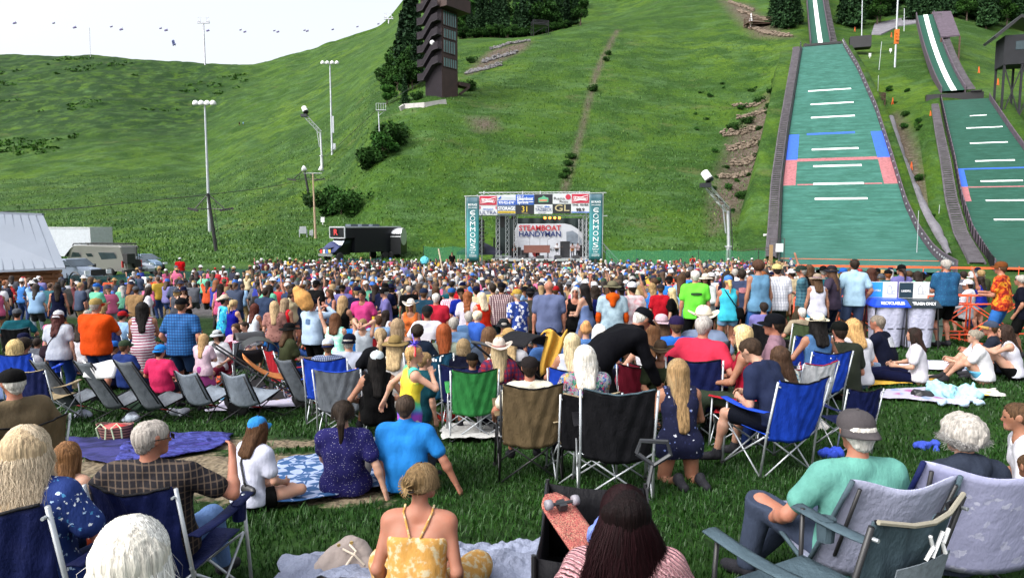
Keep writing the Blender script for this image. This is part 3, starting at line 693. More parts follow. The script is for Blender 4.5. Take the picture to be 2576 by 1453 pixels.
T(p,x,z-h*.26,.42,INKW,w*.86,'970-925-8747',bold=.015);T(p,x+w*.12,z+h*.3,.3,flat('ink_pale',(.5,.6,.68),.6),w*.66,'Obermeyer');T(p,x+w*.12,z+h*.12,.14,flat('ink_pale',(.5,.6,.68),.6),w*.6,'WEALTH PARTNERS')
mb=MB();mb.prism([(x-w*.48,z+h*.12),(x-w*.3,z+h*.42),(x-w*.28,z+h*.2),(x-w*.4,z+h*.05)],'y',YS-.24,YS-.23);mb.build('emblem',BBLUE,p)
p,x,z,w,h=spn(2,0,BBLUE,'blue city banner with white lettering, third from left in the top row')
T(p,x-w*.25,z+h*.34,.3,INKW,w*.34,'City of',bold=.01);T(p,x,z+h*.1,.5,INKW,w*.88,'Steamboat',bold=.02);T(p,x-w*.12,z-h*.25,.5,INKW,w*.6,'Springs',bold=.02)
mb=MB();mb.tube([(x+w*.2,YS-.24,z-h*.22),(x+w*.46,YS-.24,z-h*.22)],.05,4);mb.build('emblem',INKW,p)
p,x,z,w,h=spn(3,0,BBLACK,'black banner with a small green and orange badge, top row above the lamps')
mb=MB();mb.prism([(x-w*.26,z-h*.3),(x-w*.28,z+h*.1),(x-w*.1,z+h*.2),(x,z+h*.38),(x+w*.12,z+h*.22),(x+w*.27,z+h*.15),(x+w*.27,z-h*.28)],'y',YS-.22,YS-.21);mb.build('emblem',flat('badge_green',(.1,.35,.2),.6),p)
mb=MB();mb.box2((x-w*.22,YS-.235,z-h*.2),(x+w*.2,YS-.222,z-h*.02));mb.build('badge_stripe',flat('badge_orange',(.5,.2,.12),.6),p)
p,x,z,w,h=spn(4,0,BWHITE,'white banner with a round red emblem, top row second from right')
T(p,x-w*.15,z+h*.04,.42,INKK,w*.6,'Rana');T(p,x+w*.1,z-h*.27,.42,INKK,w*.46,'Rojo')
mb=MB();mb.lathe([(.3,-.01),(.3,.01)],(x+w*.34,YS-.23,z+h*.2),16,Matrix.Rotation(pi/2,3,'X'));mb.build('emblem',BRED,p)
p,x,z,w,h=spn(0,1,BWHITE,'white beer banner, lower row at the far left of the stage front')
T(p,x,z+h*.12,.34,INKB,w*.55,'Michelob',shear=.3);T(p,x,z-h*.26,.55,INKN,w*.9,'ULTRA')
mb=MB();mb.box2((x-w*.47,YS-.22,z+h*.14),(x-w*.41,YS-.21,z+h*.44));mb.box2((x+w*.41,YS-.22,z+h*.14),(x+w*.47,YS-.21,z+h*.44));mb.build('ribbon_print',BRED,p)
p,x,z,w,h=spn(1,1,flat('banner_slate',(.13,.16,.24),.6),'grey storage banner with a yellow strip, second from left in the lower row')
mb=MB();mb.box2((x-w*.47,YS-.225,z-h*.36),(x+w*.48,YS-.205,z-h*.12));mb.build('yellow_strip',INKY,p)
T(p,x,z+h*.15,.5,INKW,w*.94,'STORAGE',bold=.02);T(p,x,z-h*.24,.22,INKK,w*.86,'SteamboatStorage.com',bold=.01)
p,x,z,w,h=spn(2,1,BBLACK,'black banner with gold numerals, third from left in the lower row')
T(p,x,z+h*.02,.9,INKY,w*.3,'31');T(p,x,z-h*.4,.16,INKG,w*.34,'CATERING')
p,x,z,w,h=spn(3,1,BWHITE,'white real estate banner with dark lettering, lower row above the lamps')
T(p,x-w*.22,z+h*.27,.26,INKN,w*.32,'TEAM');T(p,x,z-h*.06,.5,INKN,w*.92,'YAZBECK');T(p,x-w*.08,z-h*.38,.15,INKN,w*.4,'REAL ESTATE')
mb=MB();mb.prism([(x+w*.02,z+h*.2),(x+w*.15,z+h*.38),(x+w*.22,z+h*.28),(x+w*.28,z+h*.34),(x+w*.38,z+h*.22)],'y',YS-.23,YS-.22);mb.build('emblem',INKB,p)
p,x,z,w,h=spn(4,1,BBLACK,'black banner with large pale serif initials, lower row second from right')
T(p,x,z+h*.05,1.0,INKG,w*.8,'GL',bold=.01)
p,x,z,w,h=spn(5,1,BWHITE,'white radio banner with black numerals, lower right corner above the stage')
T(p,x,z+h*.36,.3,INKK,w*.9,'THE  RIVER',bold=.02);T(p,x,z-h*.16,.5,INKK,w*.46,'98?' if False else '98.9',bold=.03)
mb=MB();mb.box2((x-w*.48,YS-.22,z-h*.47),(x+w*.48,YS-.21,z-h*.36));mb.build('blue_strip',INKB,p)
for px,yy in((1251,2.5),(1282,3)):
 pass
sp=empty('line_array',(SX(1209),YS+1.2,0),0,'tall curved black speaker array hanging beside the left stage banner','speaker')
for k in range(9):
 mb=MB();mb.box((0,k*.03,SZ(557)-k*.42),(.75,.6,.36));mb.build('speaker_box',BLACK,sp)
mb=MB();mb.tube([(0,.1,SZ(557)),(0,.1,SZ(500))],.03,5);mb.build('hanger',BLACK,sp)
sp=empty('speaker_stack',(SX(1280),YS+2,DZ),0,'black speaker column hung inside the left wing of the stage','speaker')
mb=MB();mb.box((-.75,.5,5.2),(.5,.7,3.4));mb.box((.55,.5,5.6),(.55,.7,2.4));mb.box((0.6,.8,3.3),(.2,.3,3));mb.build('speaker_box',BLACK,sp)
def amp(px,w,h,d=.6,yo=3,name='amplifier',label='',z0=None):
 a=empty(name,(SX(px),YS+yo,DZ),0,label,'amplifier')
 mb=MB();mb.box((0,0,h/2),(w,d,h));mb.build('cabinet',BLACK,a)
 mb=MB();mb.box((0,-d/2-.01,h/2),(w*.88,.02,h*.86));mb.build('grille',flat('speaker_cloth',(.03,.03,.034),.9),a);return a
amp(1299,1.1,1.2,label='road case stack at the left side of the stage');amp(1322,.9,.9,label='grey-fronted amplifier beside the guitarist in black')
amp(1427,1.1,1.9,label='tall black amplifier stack between the white and shirted guitarists');amp(1475,.9,1.4,yo=5,label='black amplifier at the right rear corner of the stage')
for px in(1313,1361,1405,1451):
 w_=MB();w_.prism([(-.35,0),(.35,0),(.3,.2),(-.25,.38)],'x',-.4,.4);o=w_.build('floor_monitor',BLACK,None);o.location=(SX(px),YS+.9,DZ)
 tag(o,{1313:'wedge floor monitor before the guitarist in black',1361:'wedge floor monitor in front of the brown keyboard',1405:'wedge floor monitor before the guitarist in white',1451:'wedge floor monitor before the guitarist in a patterned shirt'}[px],'monitor speaker')
kb=empty('keyboard',(SX(1352),YS+1.8,DZ),0,'brown wooden organ keyboard on a stand at centre stage','keyboard')
mb=MB();mb.box((0,0,1.05),(3.0,.7,.85));mb.build('case',flat('organ_wood',(.17,.065,.05),.5),kb)
mb=MB();[mb.box((x,0,.32),(.1,.5,.64))for x in(-1.3,1.3)];mb.build('stand',BLACK,kb)
dk=empty('drum_kit',(SX(1352),YS+5,DZ),0,'drum kit half hidden behind the keyboard on the stage','drum kit')
for x,z,r in((-.9,.55,.35),(.9,.6,.3),(0,.45,.45)):mb=MB();mb.lathe([(r,0),(r,.4)],(x,0,z),14,Matrix.Rotation(pi/2,3,'X')if r>.4 else None);mb.build('drum',flat('drum_red',(.3,.02,.02),.3),dk)
for x,z in((-1.6,1.5),(1.6,1.4),(-1.1,1.75)):mb=MB();mb.lathe([(.01,.03),(.4,0)],(x,0,z),14);mb.tube([(x,0,0),(x,0,z)],.02,4);mb.build('cymbal',LIGHTGREY,dk)
for px,h,lx in((1335,2.7,-14),(1362,2.8,0),(1382,2.5,8)):
 mb=MB();x=SX(px);mb.tube([(x,YS+4,DZ),(x,YS+4,DZ+h*.8)],.02,4);mb.tube([(x,YS+4,DZ+h*.8),(x-.6 if lx<0 else x+.6,YS+3.6,DZ+h)],.02,4);mb.lathe([(.2,0),(.02,.04)],(x,YS+4,DZ),8)
 tag(mb.build('microphone_stand',BLACK,None),'boom microphone stand %s the keyboard on stage'%{-14:'left of',0:'behind',8:'right of'}[lx],'microphone stand')
tn=empty('canopy_tent',(SX(1195),YS+3,0),0,'black peaked canopy tent behind the left teal banner','tent')
mb=MB();w=3.6;zt=SZ(607);ze=SZ(636)
mb.add([(-2.2,-1.8,ze),(3.0,-1.8,ze),(3.0,1.8,ze),(-2.2,1.8,ze),(.5,0,zt)],[(0,1,4),(1,2,4),(2,3,4),(3,0,4),(3,2,1,0)]);mb.box((.4,-1.8,ze-.12),(5.2,.04,.3));mb.box((.4,1.8,ze-.12),(5.2,.04,.3));mb.build('canopy',flat('navy_canvas',(.01,.012,.03),.8),tn)
for x,y in((-2.1,-1.7),(2.9,-1.7),(2.9,1.7),(-2.1,1.7)):mb=MB();mb.tube([(x,y,0),(x,y,ze)],.035,5);mb.build('pole',WHITE,tn)
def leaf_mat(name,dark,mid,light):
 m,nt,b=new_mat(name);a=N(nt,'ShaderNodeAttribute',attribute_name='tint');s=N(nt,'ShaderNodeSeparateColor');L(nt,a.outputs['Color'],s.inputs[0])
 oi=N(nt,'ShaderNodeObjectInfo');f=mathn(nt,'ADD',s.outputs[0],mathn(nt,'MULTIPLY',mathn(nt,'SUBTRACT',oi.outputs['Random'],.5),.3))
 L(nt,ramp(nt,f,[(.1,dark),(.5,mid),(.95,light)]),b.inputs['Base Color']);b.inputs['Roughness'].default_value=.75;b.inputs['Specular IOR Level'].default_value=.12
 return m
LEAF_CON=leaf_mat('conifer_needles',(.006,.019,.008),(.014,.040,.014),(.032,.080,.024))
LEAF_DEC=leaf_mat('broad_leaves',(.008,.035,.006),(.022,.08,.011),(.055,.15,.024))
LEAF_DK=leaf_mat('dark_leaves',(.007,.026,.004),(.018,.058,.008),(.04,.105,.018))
BARK=flat('bark',(.09,.065,.05),.9,0,.3,2,.5,.03)
def leaf_cloud(P,size,seed=0,droop=0.0):
 "quads with random orientation at points P (n,3)"
 r=np.random.default_rng(seed);n=len(P);a=r.normal(size=(n,3));a/=np.linalg.norm(a,axis=1)[:,None]
 b=np.cross(a,r.normal(size=(n,3)));b/=np.linalg.norm(b,axis=1)[:,None]
 s=(size*r.uniform(.5,1.3,n))[:,None]
 V=np.stack([P-a*s-b*s*.5,P+a*s*.9-b*s*.4,P+a*s+b*s*.5,P-a*s*.8+b*s*.6],1)
 V[...,2]-=droop*np.abs(V[...,2]-P[:,None,2])
 return V.reshape(-1,3),np.arange(n*4).reshape(-1,4)
def crown_mesh(P,size,mat,seed,tint):
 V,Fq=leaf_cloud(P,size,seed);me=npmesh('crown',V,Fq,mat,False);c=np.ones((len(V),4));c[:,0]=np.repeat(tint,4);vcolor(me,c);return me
def conifer(h,w,seed,n=2600):
 r=np.random.default_rng(seed);root=empty('conifer_tree');k=r.uniform(0,1,n)**.8
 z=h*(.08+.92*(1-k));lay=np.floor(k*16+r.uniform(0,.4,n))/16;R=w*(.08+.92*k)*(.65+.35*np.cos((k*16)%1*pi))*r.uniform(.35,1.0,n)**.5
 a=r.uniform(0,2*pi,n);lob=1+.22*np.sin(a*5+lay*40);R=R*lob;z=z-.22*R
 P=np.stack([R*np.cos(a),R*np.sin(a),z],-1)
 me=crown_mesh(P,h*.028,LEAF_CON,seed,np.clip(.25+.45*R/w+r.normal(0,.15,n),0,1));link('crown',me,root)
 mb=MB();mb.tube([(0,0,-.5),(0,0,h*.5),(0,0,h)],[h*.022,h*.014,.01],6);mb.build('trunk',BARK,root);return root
def broadleaf(h,w,seed,mat=None,n=3000,name='broadleaf_tree',low=.25):
 r=np.random.default_rng(seed);root=empty(name);nb=11;C=[]
 for i in range(nb):
  a=r.uniform(0,2*pi);q=r.uniform(.15,.75);C.append((w*q*math.cos(a),w*q*math.sin(a),h*(low+(1-low)*r.uniform(.15,.85)),w*r.uniform(.32,.55)))
 P=[];T_=[]
 for cx,cy,cz,cr in C:
  m=n//nb;d=r.normal(size=(m,3));d/=np.linalg.norm(d,axis=1)[:,None];q=cr*r.uniform(.3,1,m)**.4
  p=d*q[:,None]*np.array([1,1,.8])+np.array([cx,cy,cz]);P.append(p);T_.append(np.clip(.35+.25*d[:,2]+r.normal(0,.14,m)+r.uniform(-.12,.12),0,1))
 P=np.concatenate(P);T_=np.concatenate(T_);k=P[:,2]>.1;P,T_=P[k],T_[k]
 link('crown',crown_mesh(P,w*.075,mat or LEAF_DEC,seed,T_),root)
 mb=MB();mb.tube([(0,0,-.5),(.05*w,0,h*.35),(0,.05*w,h*.7)],[h*.03,h*.02,.02],6)
 for cx,cy,cz,cr in C[:6]:mb.tube([(0.03*w,0,h*.3),(cx*.6,cy*.6,cz*.85),(cx,cy,cz)],[h*.014,h*.009,.01],5)
 mb.build('trunk',BARK,root);return root
con=[conifer(12,2.6,s)for s in(1,2,3)];dec=[broadleaf(9,3.4,11,LEAF_DK),broadleaf(8,3.8,12,LEAF_DK),broadleaf(8,3.2,13)]
shr=[broadleaf(2.2,1.5,21,LEAF_DEC,1500,'shrub',.05),broadleaf(1.8,1.7,22,LEAF_DK,1500,'shrub',.05)]
_used=set()
def plant(proto,x,y,s,label,group=None,dz=-.3,cat=None):
 loc=(x,y,G(x,y)+dz);rz=random.uniform(0,6.28)
 c=copy_tree(proto,loc,rz,label,group,(s*random.uniform(.85,1.15),s*random.uniform(.85,1.15),s))
 c['category']=cat or('shrub' if proto.name.startswith('shrub')else 'tree')
 if not group and 'group' in c:del c['group']
 return c
for px,y,k,s,lb in((1035,176,0,1.55,'tallest dark conifer just left of the brown tower'),(1012,182,1,1.35,'dark conifer at the left edge of the clump by the brown tower'),(1050,168,2,1.1,'dark conifer close against the left side of the brown tower'),(1018,142,1,.52,'small lone spruce left of the foot of the brown tower')):
 x=xat(px,200,y);plant(con[k],x,y,s,lb)
for px,y,k,s,lb in((985,176,1,.72,'round dark bush at the upper left of the clump by the tower'),(1000,166,0,.75,'wide dark broadleaf tree in the middle of the clump by the tower'),(1038,158,1,.8,'broadleaf tree touching the left wall of the tower'),(972,152,2,.6,'bright green leafy tree at the lower left of the tower clump'),(1005,158,2,.6,'low broadleaf tree between the lone spruce and the dark clump'),(1045,176,0,.8,'broadleaf tree under the tallest conifer')):
 x=xat(px,200,y);plant(dec[k],x,y,s,lb)
for i in range(16):
 px=random.uniform(962,1058);y=random.uniform(160,205);plant(dec[i%2],xat(px,200,y),y,random.uniform(.55,.95),'dark leafy tree in the dense clump left of the tower','dark leafy trees left of the tower')
for i in range(3):px=(1030,1046,1022)[i];y=(196,190,200)[i];plant(con[i],xat(px,200,y),y,(1.9,1.7,1.5)[i],'tall dark conifer rising behind the leafy clump left of the tower','tall conifers left of the tower')
for i in range(120):
 y=random.choice([238,252,268,288,310,335])+random.uniform(-5,5)
 px=random.uniform(1096,1462-(0 if y>300 else 0));x=xat(px,100,y)
 if px>1400 and y<250:continue
 p=random.choice(con+con+dec);plant(p,x,y,random.uniform(.8,1.25)*(1.0 if p in con else 1.15),'dark tree in the forest behind the grassy crest, right of the tower','forest trees behind the crest')
for i in range(34):
 px=1152+i*8+random.uniform(-4,4);y=222-(px-1152)*.0+random.uniform(5,12);plant(dec[i%2],xat(px,100,y),y,random.uniform(.35,.55),'low bushy tree along the crest in front of the dark forest','bushy trees along the crest')
for i in range(12):
 px=random.uniform(1560,1760);y=random.uniform(300,330);plant(random.choice(con),xat(px,5,y),y,random.uniform(.7,1.0),'dark conifer at the top edge beyond the green slope','conifers beyond the top of the slope')
for px,y,s in((1945,205,.9),(1962,200,1.0),(1985,196,1.05),(2003,200,.9)):plant(random.choice(con),xat(px,50,y),y,s,'dark conifer in the small group left of the big inrun','conifers left of the big inrun')
for i in range(105):
 px=random.uniform(2085,2640);lo=200 if px<2330 else 196;y=random.uniform(lo,lo+75)
 p=random.choice(con+dec[:1]);plant(p,xat(px,30,y),y,random.uniform(.8,1.3),'one of the dark trees of the wood above the ski jumps','dark wood above the ski jumps')
for px,py,k,s,lb in((985,370,1,2.2,'large dark shrub beside the small platform pole'),(965,395,0,1.8,'shrub just below the small platform pole'),(930,425,1,1.7,'dark shrub lowest in the line below the platform pole'),(945,402,1,1.2,'small shrub in the middle of the line below the platform pole'),(824,540,1,2.1,'dark bush beside the wooden light pole'),(845,520,0,1.6,'bush above and behind the wooden light pole'),(880,545,1,2.0,'round dark bush to the right of the wooden light pole'),(860,540,0,1.5,'bush between the two dark bushes near the wooden pole'),(1050,250,1,.9,'small shrub left of the foot of the brown tower'),(1180,228,1,1.1,'low shrub on the slope right of the tower'),(1185,158,1,.9,'little shrub above the stacked rock terraces')):
 h_=hit(px,py,84);plant(shr[k],h_[0],h_[1],s,lb)
for px,py,s in((1530,138,.5),(1523,153,.5),(1492,229,.6),(1438,400,.5),(1430,418,.5),(1425,435,.45),(1418,450,.45),(1920,370,.6),(1845,330,.7),(1880,310,.6),(1860,500,.5),(1985,180,.5),(1960,210,.6),(1945,240,.7),(1910,260,.6)):
 h_=hit(px,py,84);plant(shr[1],h_[0],h_[1],s*1.3,'small dark shrub growing in the stony gully','small shrubs in the gullies')
for i in range(46):
 px=random.uniform(1740,1940)if i%3 else random.uniform(2180,2340);py=random.uniform(200,560)
 if px>2000:px=2215+(py-200)*.32+random.uniform(0,60)
 if px<2000 and px>2018-(py-100)*.12:continue
 h_=hit(px,py,76)
 if h_[1]>78:plant(shr[i%2],h_[0],h_[1],random.uniform(.3,.6),'small leafy shrub scattered on the rough slope beside the ski jump','scattered shrubs beside the jumps')
def scrub():
 n=2600;P=[];T_=[];r=np.random.default_rng(5)
 ys=r.uniform(130,405,n);px=r.uniform(-60,640,n);x=(px-1288)/F*ys*math.cos(PITCH)
 q=np.stack([x,ys,0*x],-1);k=(snoise(q,.05,11)+.6*snoise(q,.11,4)>.48+.9*(ys<230))&~((px>420)&(ys<290));x,ys=x[k],ys[k]
 for a,b in zip(x,ys):
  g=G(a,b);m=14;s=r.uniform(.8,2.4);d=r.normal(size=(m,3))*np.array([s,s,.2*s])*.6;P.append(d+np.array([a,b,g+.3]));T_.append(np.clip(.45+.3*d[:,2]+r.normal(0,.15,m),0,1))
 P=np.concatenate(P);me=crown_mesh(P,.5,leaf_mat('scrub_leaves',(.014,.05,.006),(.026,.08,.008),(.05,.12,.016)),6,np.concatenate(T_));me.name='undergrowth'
 tag(link('undergrowth',me),'patches of low dark scrub over the bowl shaped hillside','scrub',kind='stuff')
scrub()
for p in con+dec+shr:
 for k in[c for c in COL.objects if c.parent is p]:bpy.data.objects.remove(k)
 bpy.data.objects.remove(p)
def rocks(pix_lines,label,n=26,r0=.35,col=None):
 mb=MB();r=random.Random(3)
 for(a,b),(c,d),w in pix_lines:
  A,B=Vector(hit(a,b)),Vector(hit(c,d))
  for i in range(n):
   p=A.lerp(B,(i+r.uniform(-.3,.3))/n)
   for q in range(w):
    s=r0*r.uniform(.6,1.4);x,y=p.x+r.uniform(-.5,.5),p.y+q*.5+r.uniform(-.3,.3)
    mb.lathe([(s*.5,-s*.5),(s,0),(s*.7,s*.5),(s*.1,s*.7)],(x,y,G(x,y)+.15+.3*q*r.random()),5,Matrix.Rotation(r.uniform(0,6),3,'Z')@Matrix.Rotation(r.uniform(-.3,.3),3,'X'))
 return tag(mb.build('rock_pile',col or ROCK,None),label,'rocks',kind='stuff')
rocks([((1237,127),(1338,104),2),((1215,160),(1300,135),3),((1175,188),(1262,165),3)],'loose stacked rock terraces on the slope right of the tower',34,.42)
rocks([((1845,420),(1905,400),3),((1835,380),(1915,355),3),((1820,345),(1905,325),3),((1860,300),(1920,285),2),((1815,450),(1885,440),2),((1850,270),(1925,255),2)],'rows of tumbled stones in the eroded gully left of the ski jump',30,.32,flat('tan_stone',(.15,.115,.085),.9,0,.3,1,.6,.1))
rocks([((1838,8),(1900,30),2),((1858,30),(1960,60),3),((1880,70),(1990,95),3)],'stone terraces near the top of the green slope',40,.5,flat('tan_stone',(.15,.115,.085),.9,0,.3,1,.6,.1))
def spur():
 pix=[(2242,305,14),(2262,400,30),(2290,480,36),(2325,545,34),(2352,590,30),(2375,628,22),(2388,652,12)]
 C=[Vector(hit(a,b,72))for a,b,_ in pix];W=[w/F*c.y*.5 for c,(_,_,w)in zip(C,pix)];mb=MB();n=60;r=random.Random(4)
 def Pf(u,v):
  k=v*(len(C)-1);i=min(len(C)-2,int(k));c=C[i].lerp(C[i+1],k-i);w=W[i]+(W[i+1]-W[i])*(k-i);a=(u-.5)*pi
  nz=float(snoise(np.array([c.x*1+u*3,c.y,c.z]),.9,3));rr=w*(1+.22*nz)
  return c+Vector((math.sin(a)*rr,.15*rr,math.cos(a)*rr*.9+.5))
 mb.grid(Pf,14,n);o=mb.build('rock_spur',ROCKP,None,True);tag(o,'long grey rounded rock spur running down between the two ski jumps','rock')
spur()
TWM=flat('rust_brown_cladding',(.040,.020,.017),.7,0,.25,.7,.2,.05);TWS=flat('dark_violet_slats',(.022,.016,.024),.7,0,.25,1,.2);TWG=flat('tower_glass',(.05,.13,.12),.15,0,.3,.4,0)
def tower():
 Y=140.0;corner=at(1112.5,243,Y);s=4.65;al=math.radians(38);H=25.0
 root=empty('judges_tower',(0,0,0),0,'tall rust brown ski jump judges tower with zigzag slatted stair balconies','tower')
 c0=Vector((corner[0],corner[1],0));a=Vector((-math.cos(al),math.sin(al),0));b=Vector((math.sin(al)*1.0,math.cos(al),0));zb=float(corner[2])-1.5
 def Q(i,j,z):p=c0+a*i+b*j;return(p.x,p.y,z)
 mb=MB();vs=[Q(i,j,z)for z in(zb-3,zb+H+6)for i,j in((0,0),(s,0),(s,s),(0,s))]
 mb.add(vs,[(0,1,5,4),(1,2,6,5),(2,3,7,6),(3,0,4,7),(4,5,6,7)]);mb.build('wall',TWM,root)
 def zpy(py):return zat(py,Y)
 mb=MB()
 for i in range(24):
  p0,p1=Q(.12+i*s/24,-.06,zb-.5),Q(.12+i*s/24,-.06,zb+H+5);mb.bar(p0,p1,.09)
 mb.build('slat_cladding',TWS,root)
 mb=MB();vs=[Q(i,j,z)for z in(zpy(20),zpy(-12))for i,j in((-2.0,-.6),(s+.6,-.6),(s+.6,s+1.8),(-2.0,s+1.8))];mb.add(vs,[(3,2,1,0),(4,5,6,7),(0,1,5,4),(1,2,6,5),(2,3,7,6),(3,0,4,7)]);mb.build('roof',TWM,root)
 for y0,y1,n,f0,f1 in((24,61,6,.08,.93),(68,93,5,.1,.9),(97,130,5,.08,.85),(142,166,6,.08,.93)):
  t,u=zpy(y0),zpy(y1);mb=MB();vs=[Q(-.05,s*f,z)for z in(u,t)for f in(f0,f1)];mb.add(vs,[(0,1,3,2)]);w=mb.build('window',TWG,root)
  mb=MB();[mb.bar(Q(-.09,s*(f0+(f1-f0)*i/n),u),Q(-.09,s*(f0+(f1-f0)*i/n),t),.12)for i in range(n+1)];mb.bar(Q(-.09,s*f0,u),Q(-.09,s*f1,u),.12);mb.bar(Q(-.09,s*f0,t),Q(-.09,s*f1,t),.12);mb.build('window_frame',TWM,w)
 for k in range(7):
  zl=zpy(196-k*35.5);rise=2.9;out=-1.35;root_b=MB();pts=[(s+1.0,0),(s-.6,0),(1.5,rise*.92),(-.15,rise)]
  for(i0,h0),(i1,h1)in zip(pts,pts[1:]):
   vs=[Q(i,j,zl+h+d)for d in(-.18,0)for i,h,j in((i0,h0,-.1),(i1,h1,-.1),(i1,h1,out),(i0,h0,out))];root_b.add(vs,[(3,2,1,0),(4,5,6,7),(0,1,5,4),(1,2,6,5),(2,3,7,6),(3,0,4,7)])
  st_=root_b.build('stair_flight',TWS,root);mb=MB()
  for(i0,h0),(i1,h1)in zip(pts,pts[1:]):
   n=max(2,int(abs(i1-i0)/.2))
   for q in range(n):i=i0+(i1-i0)*(q+.5)/n;h=h0+(h1-h0)*(q+.5)/n;mb.bar(Q(i,out,zl+h-.15),Q(i,out,zl+h+1.25),.11)
   vs=[Q(i,out+.05,zl+h+d)for d in(-.15,1.2)for i,h in((i0,h0),(i1,h1))];mb.add(vs,[(0,1,3,2)])
  mb.build('slatted_parapet',TWS,st_)
 mb=MB();vs=[Q(i,out_,zpy(py))for py in(206,196)for i,out_ in((-.4,s+.2),(-.4,s+3.4),(1.6,s+3.4),(1.6,s+.2))];mb.add(vs,[(3,2,1,0),(4,5,6,7),(0,1,5,4),(1,2,6,5),(2,3,7,6),(3,0,4,7)]);mb.bar(Q(-.3,s+3,zpy(206)),Q(-.3,s+.3,zpy(228)),.4);mb.build('side_platform',TWM,root)
 mb=MB();mb.lathe([(.02,0),(.45,.12),(.5,.25)],Q(1.2,-1.5,zpy(108)),12,Matrix.Rotation(-pi/2,3,'X'));mb.build('dish',WHITE,root)
tower()
mb=MB();pts=[Vector(hit(a,b))for a,b in((1008,280),(1018,273),(1070,271),(1122,262))]
for p,q in zip(pts,pts[1:]):mb.bar(p+Vector((0,0,.2)),q+Vector((0,0,.2)),.5,1.3)
tag(mb.build('retaining_wall',CONC,None),'low curved concrete retaining wall below the brown tower','wall')
def lamp_pole(px,pyt,pyb,Y,heads,label,r=.14,spread=1.0,boxes=()):
 top,base=Vector(at(px[0],pyt,Y)),Vector(at(px[1],pyb,Y));base.z=G(base.x,base.y);root=empty('floodlight_pole',base,0,label,'light pole')
 H=top.z-base.z;dx=top.x-base.x;mb=MB();mb.tube([(0,0,-.5),(dx,0,H)],[r*1.6,r*.7],8);mb.build('pole',METAL,root)
 mb=MB();mb.tube([(dx-spread,0,H),(dx+spread,0,H)],.06,6);mb.build('crossarm',METAL,root)
 for i in range(heads):
  x=dx-spread+2*spread*i/max(1,heads-1);mb=MB();mb.lathe([(.42,-.28),(.46,-.1),(.34,.22),(.1,.38)],(x,-.15,H+.15),12,Matrix.Rotation(.35,3,'X'));mb.build('lamp',WHITE,root,True)
 for z0,z1,w in boxes:mb=MB();mb.box((dx*.3+.35,0,(z0+z1)/2),(w,.3,z1-z0));mb.build('control_box',METAL,root)
 return root
lamp_pole((515,528),262,585,104,4,'tall grey floodlight pole with four hooded lamps standing before the bowl hill',.17,1.3)
lamp_pole((830,836),160,390,148,4,'tall grey floodlight pole higher up the hill beside the snow cannon',.17,1.5,((1,2.3,.9),(4.5,8,.35)))
r_=lamp_pole((787,794),436,598,95,0,'short brown wooden utility pole with two floodlights aimed sideways',.12,1.3)
for o in list(COL.objects):
 if o.parent is r_ and o.name.startswith('pole'):o.data.materials[0]=flat('bare_timber_pole',(.33,.24,.16),.8,0,.2,1,.2)
for sx in(-.6,1.0):mb=MB();mb.lathe([(.05,0),(.35,.3),(.42,.6)],(sx-.35,0,9.4),12,Matrix.Rotation(pi/2*(1 if sx>0 else-1)*.8,3,'Y'));mb.build('lamp',WHITE,r_,True)
def lift_tower(px,pyt,pyb,Y,label,w=1.9):
 top,base=Vector(at(px[0],pyt,Y)),Vector(at(px[1],pyb,Y));base.z=G(base.x,base.y);root=empty('lift_tower',base,0,label,'lift tower');H=top.z-base.z;dx=top.x-base.x
 mb=MB();mb.tube([(0,0,-.4),(dx,0,H)],[.25,.17],8);mb.build('mast',BLACK,root);mb=MB();hz=H*.72
 for s in(-1,1):mb.tube([(dx,0,H-.1),(dx*.8+s*w,0,hz)],.07,5);mb.tube([(dx*.75,0,hz+.1),(dx*.8+s*w,0,hz)],.06,5);mb.tube([(dx*.8+s*w*.55,0,hz+.05),(dx*.85+s*w*.4,0,hz+.95)],.04,5)
 mb.build('crossarm',BLACK,root)
 for s in(-1,1):
  mb=MB();mb.bar((dx*.8+s*w*.75,-.3,hz-.1),(dx*.8+s*w*1.45,.3,hz+.15),.1,.2);[mb.lathe([(.16,-.06),(.16,.06)],(dx*.8+s*w*(.78+q*.16),-.25+q*.12,hz-.12+q*.06),10,Matrix.Rotation(pi/2,3,'X'))for q in range(5)];mb.build('sheave_train',BLACK,root)
 mb=MB();[mb.bar((dx*z/H+.28,0,z),(dx*z/H+.5,0,z),.04)for z in np.arange(1,H*.8,.45)];mb.tube([(.5,0,.8),(dx*.8+.5,0,H*.8)],.03,4);mb.build('ladder',BLACK,root);return root
lift_tower((523,545),486,633,85,'black drag lift tower with sheave arms at the foot of the hill')
lift_tower((765,784),425,531,119,'black drag lift tower farther up, beside the wooden light pole',2.2)
mb=MB();pts=[Vector(at(-60,536,60)),Vector(at(200,523,70)),Vector(at(528,489,85)),Vector(at(650,475,100)),Vector(at(760,455,119))]
mb.tube(pts,.045,5);tag(mb.build('lift_cable',BLACK,None),'dark lift cable running through the lower black tower','cable')
mb=MB();mb.tube([Vector(at(820,395,130)),Vector(at(957,268,117)),Vector(at(1068,200,141))],.04,4);tag(mb.build('overhead_cable',BLACK,None),'thin cable climbing the slope past the platform pole to the tower','cable')
p=gp(957,380,117);top=at(952,278,117);root=empty('platform_pole',p,0,'slim grey pole with a small railed platform at its top','pole');H=top[2]-p[2];dx=top[0]-p[0]
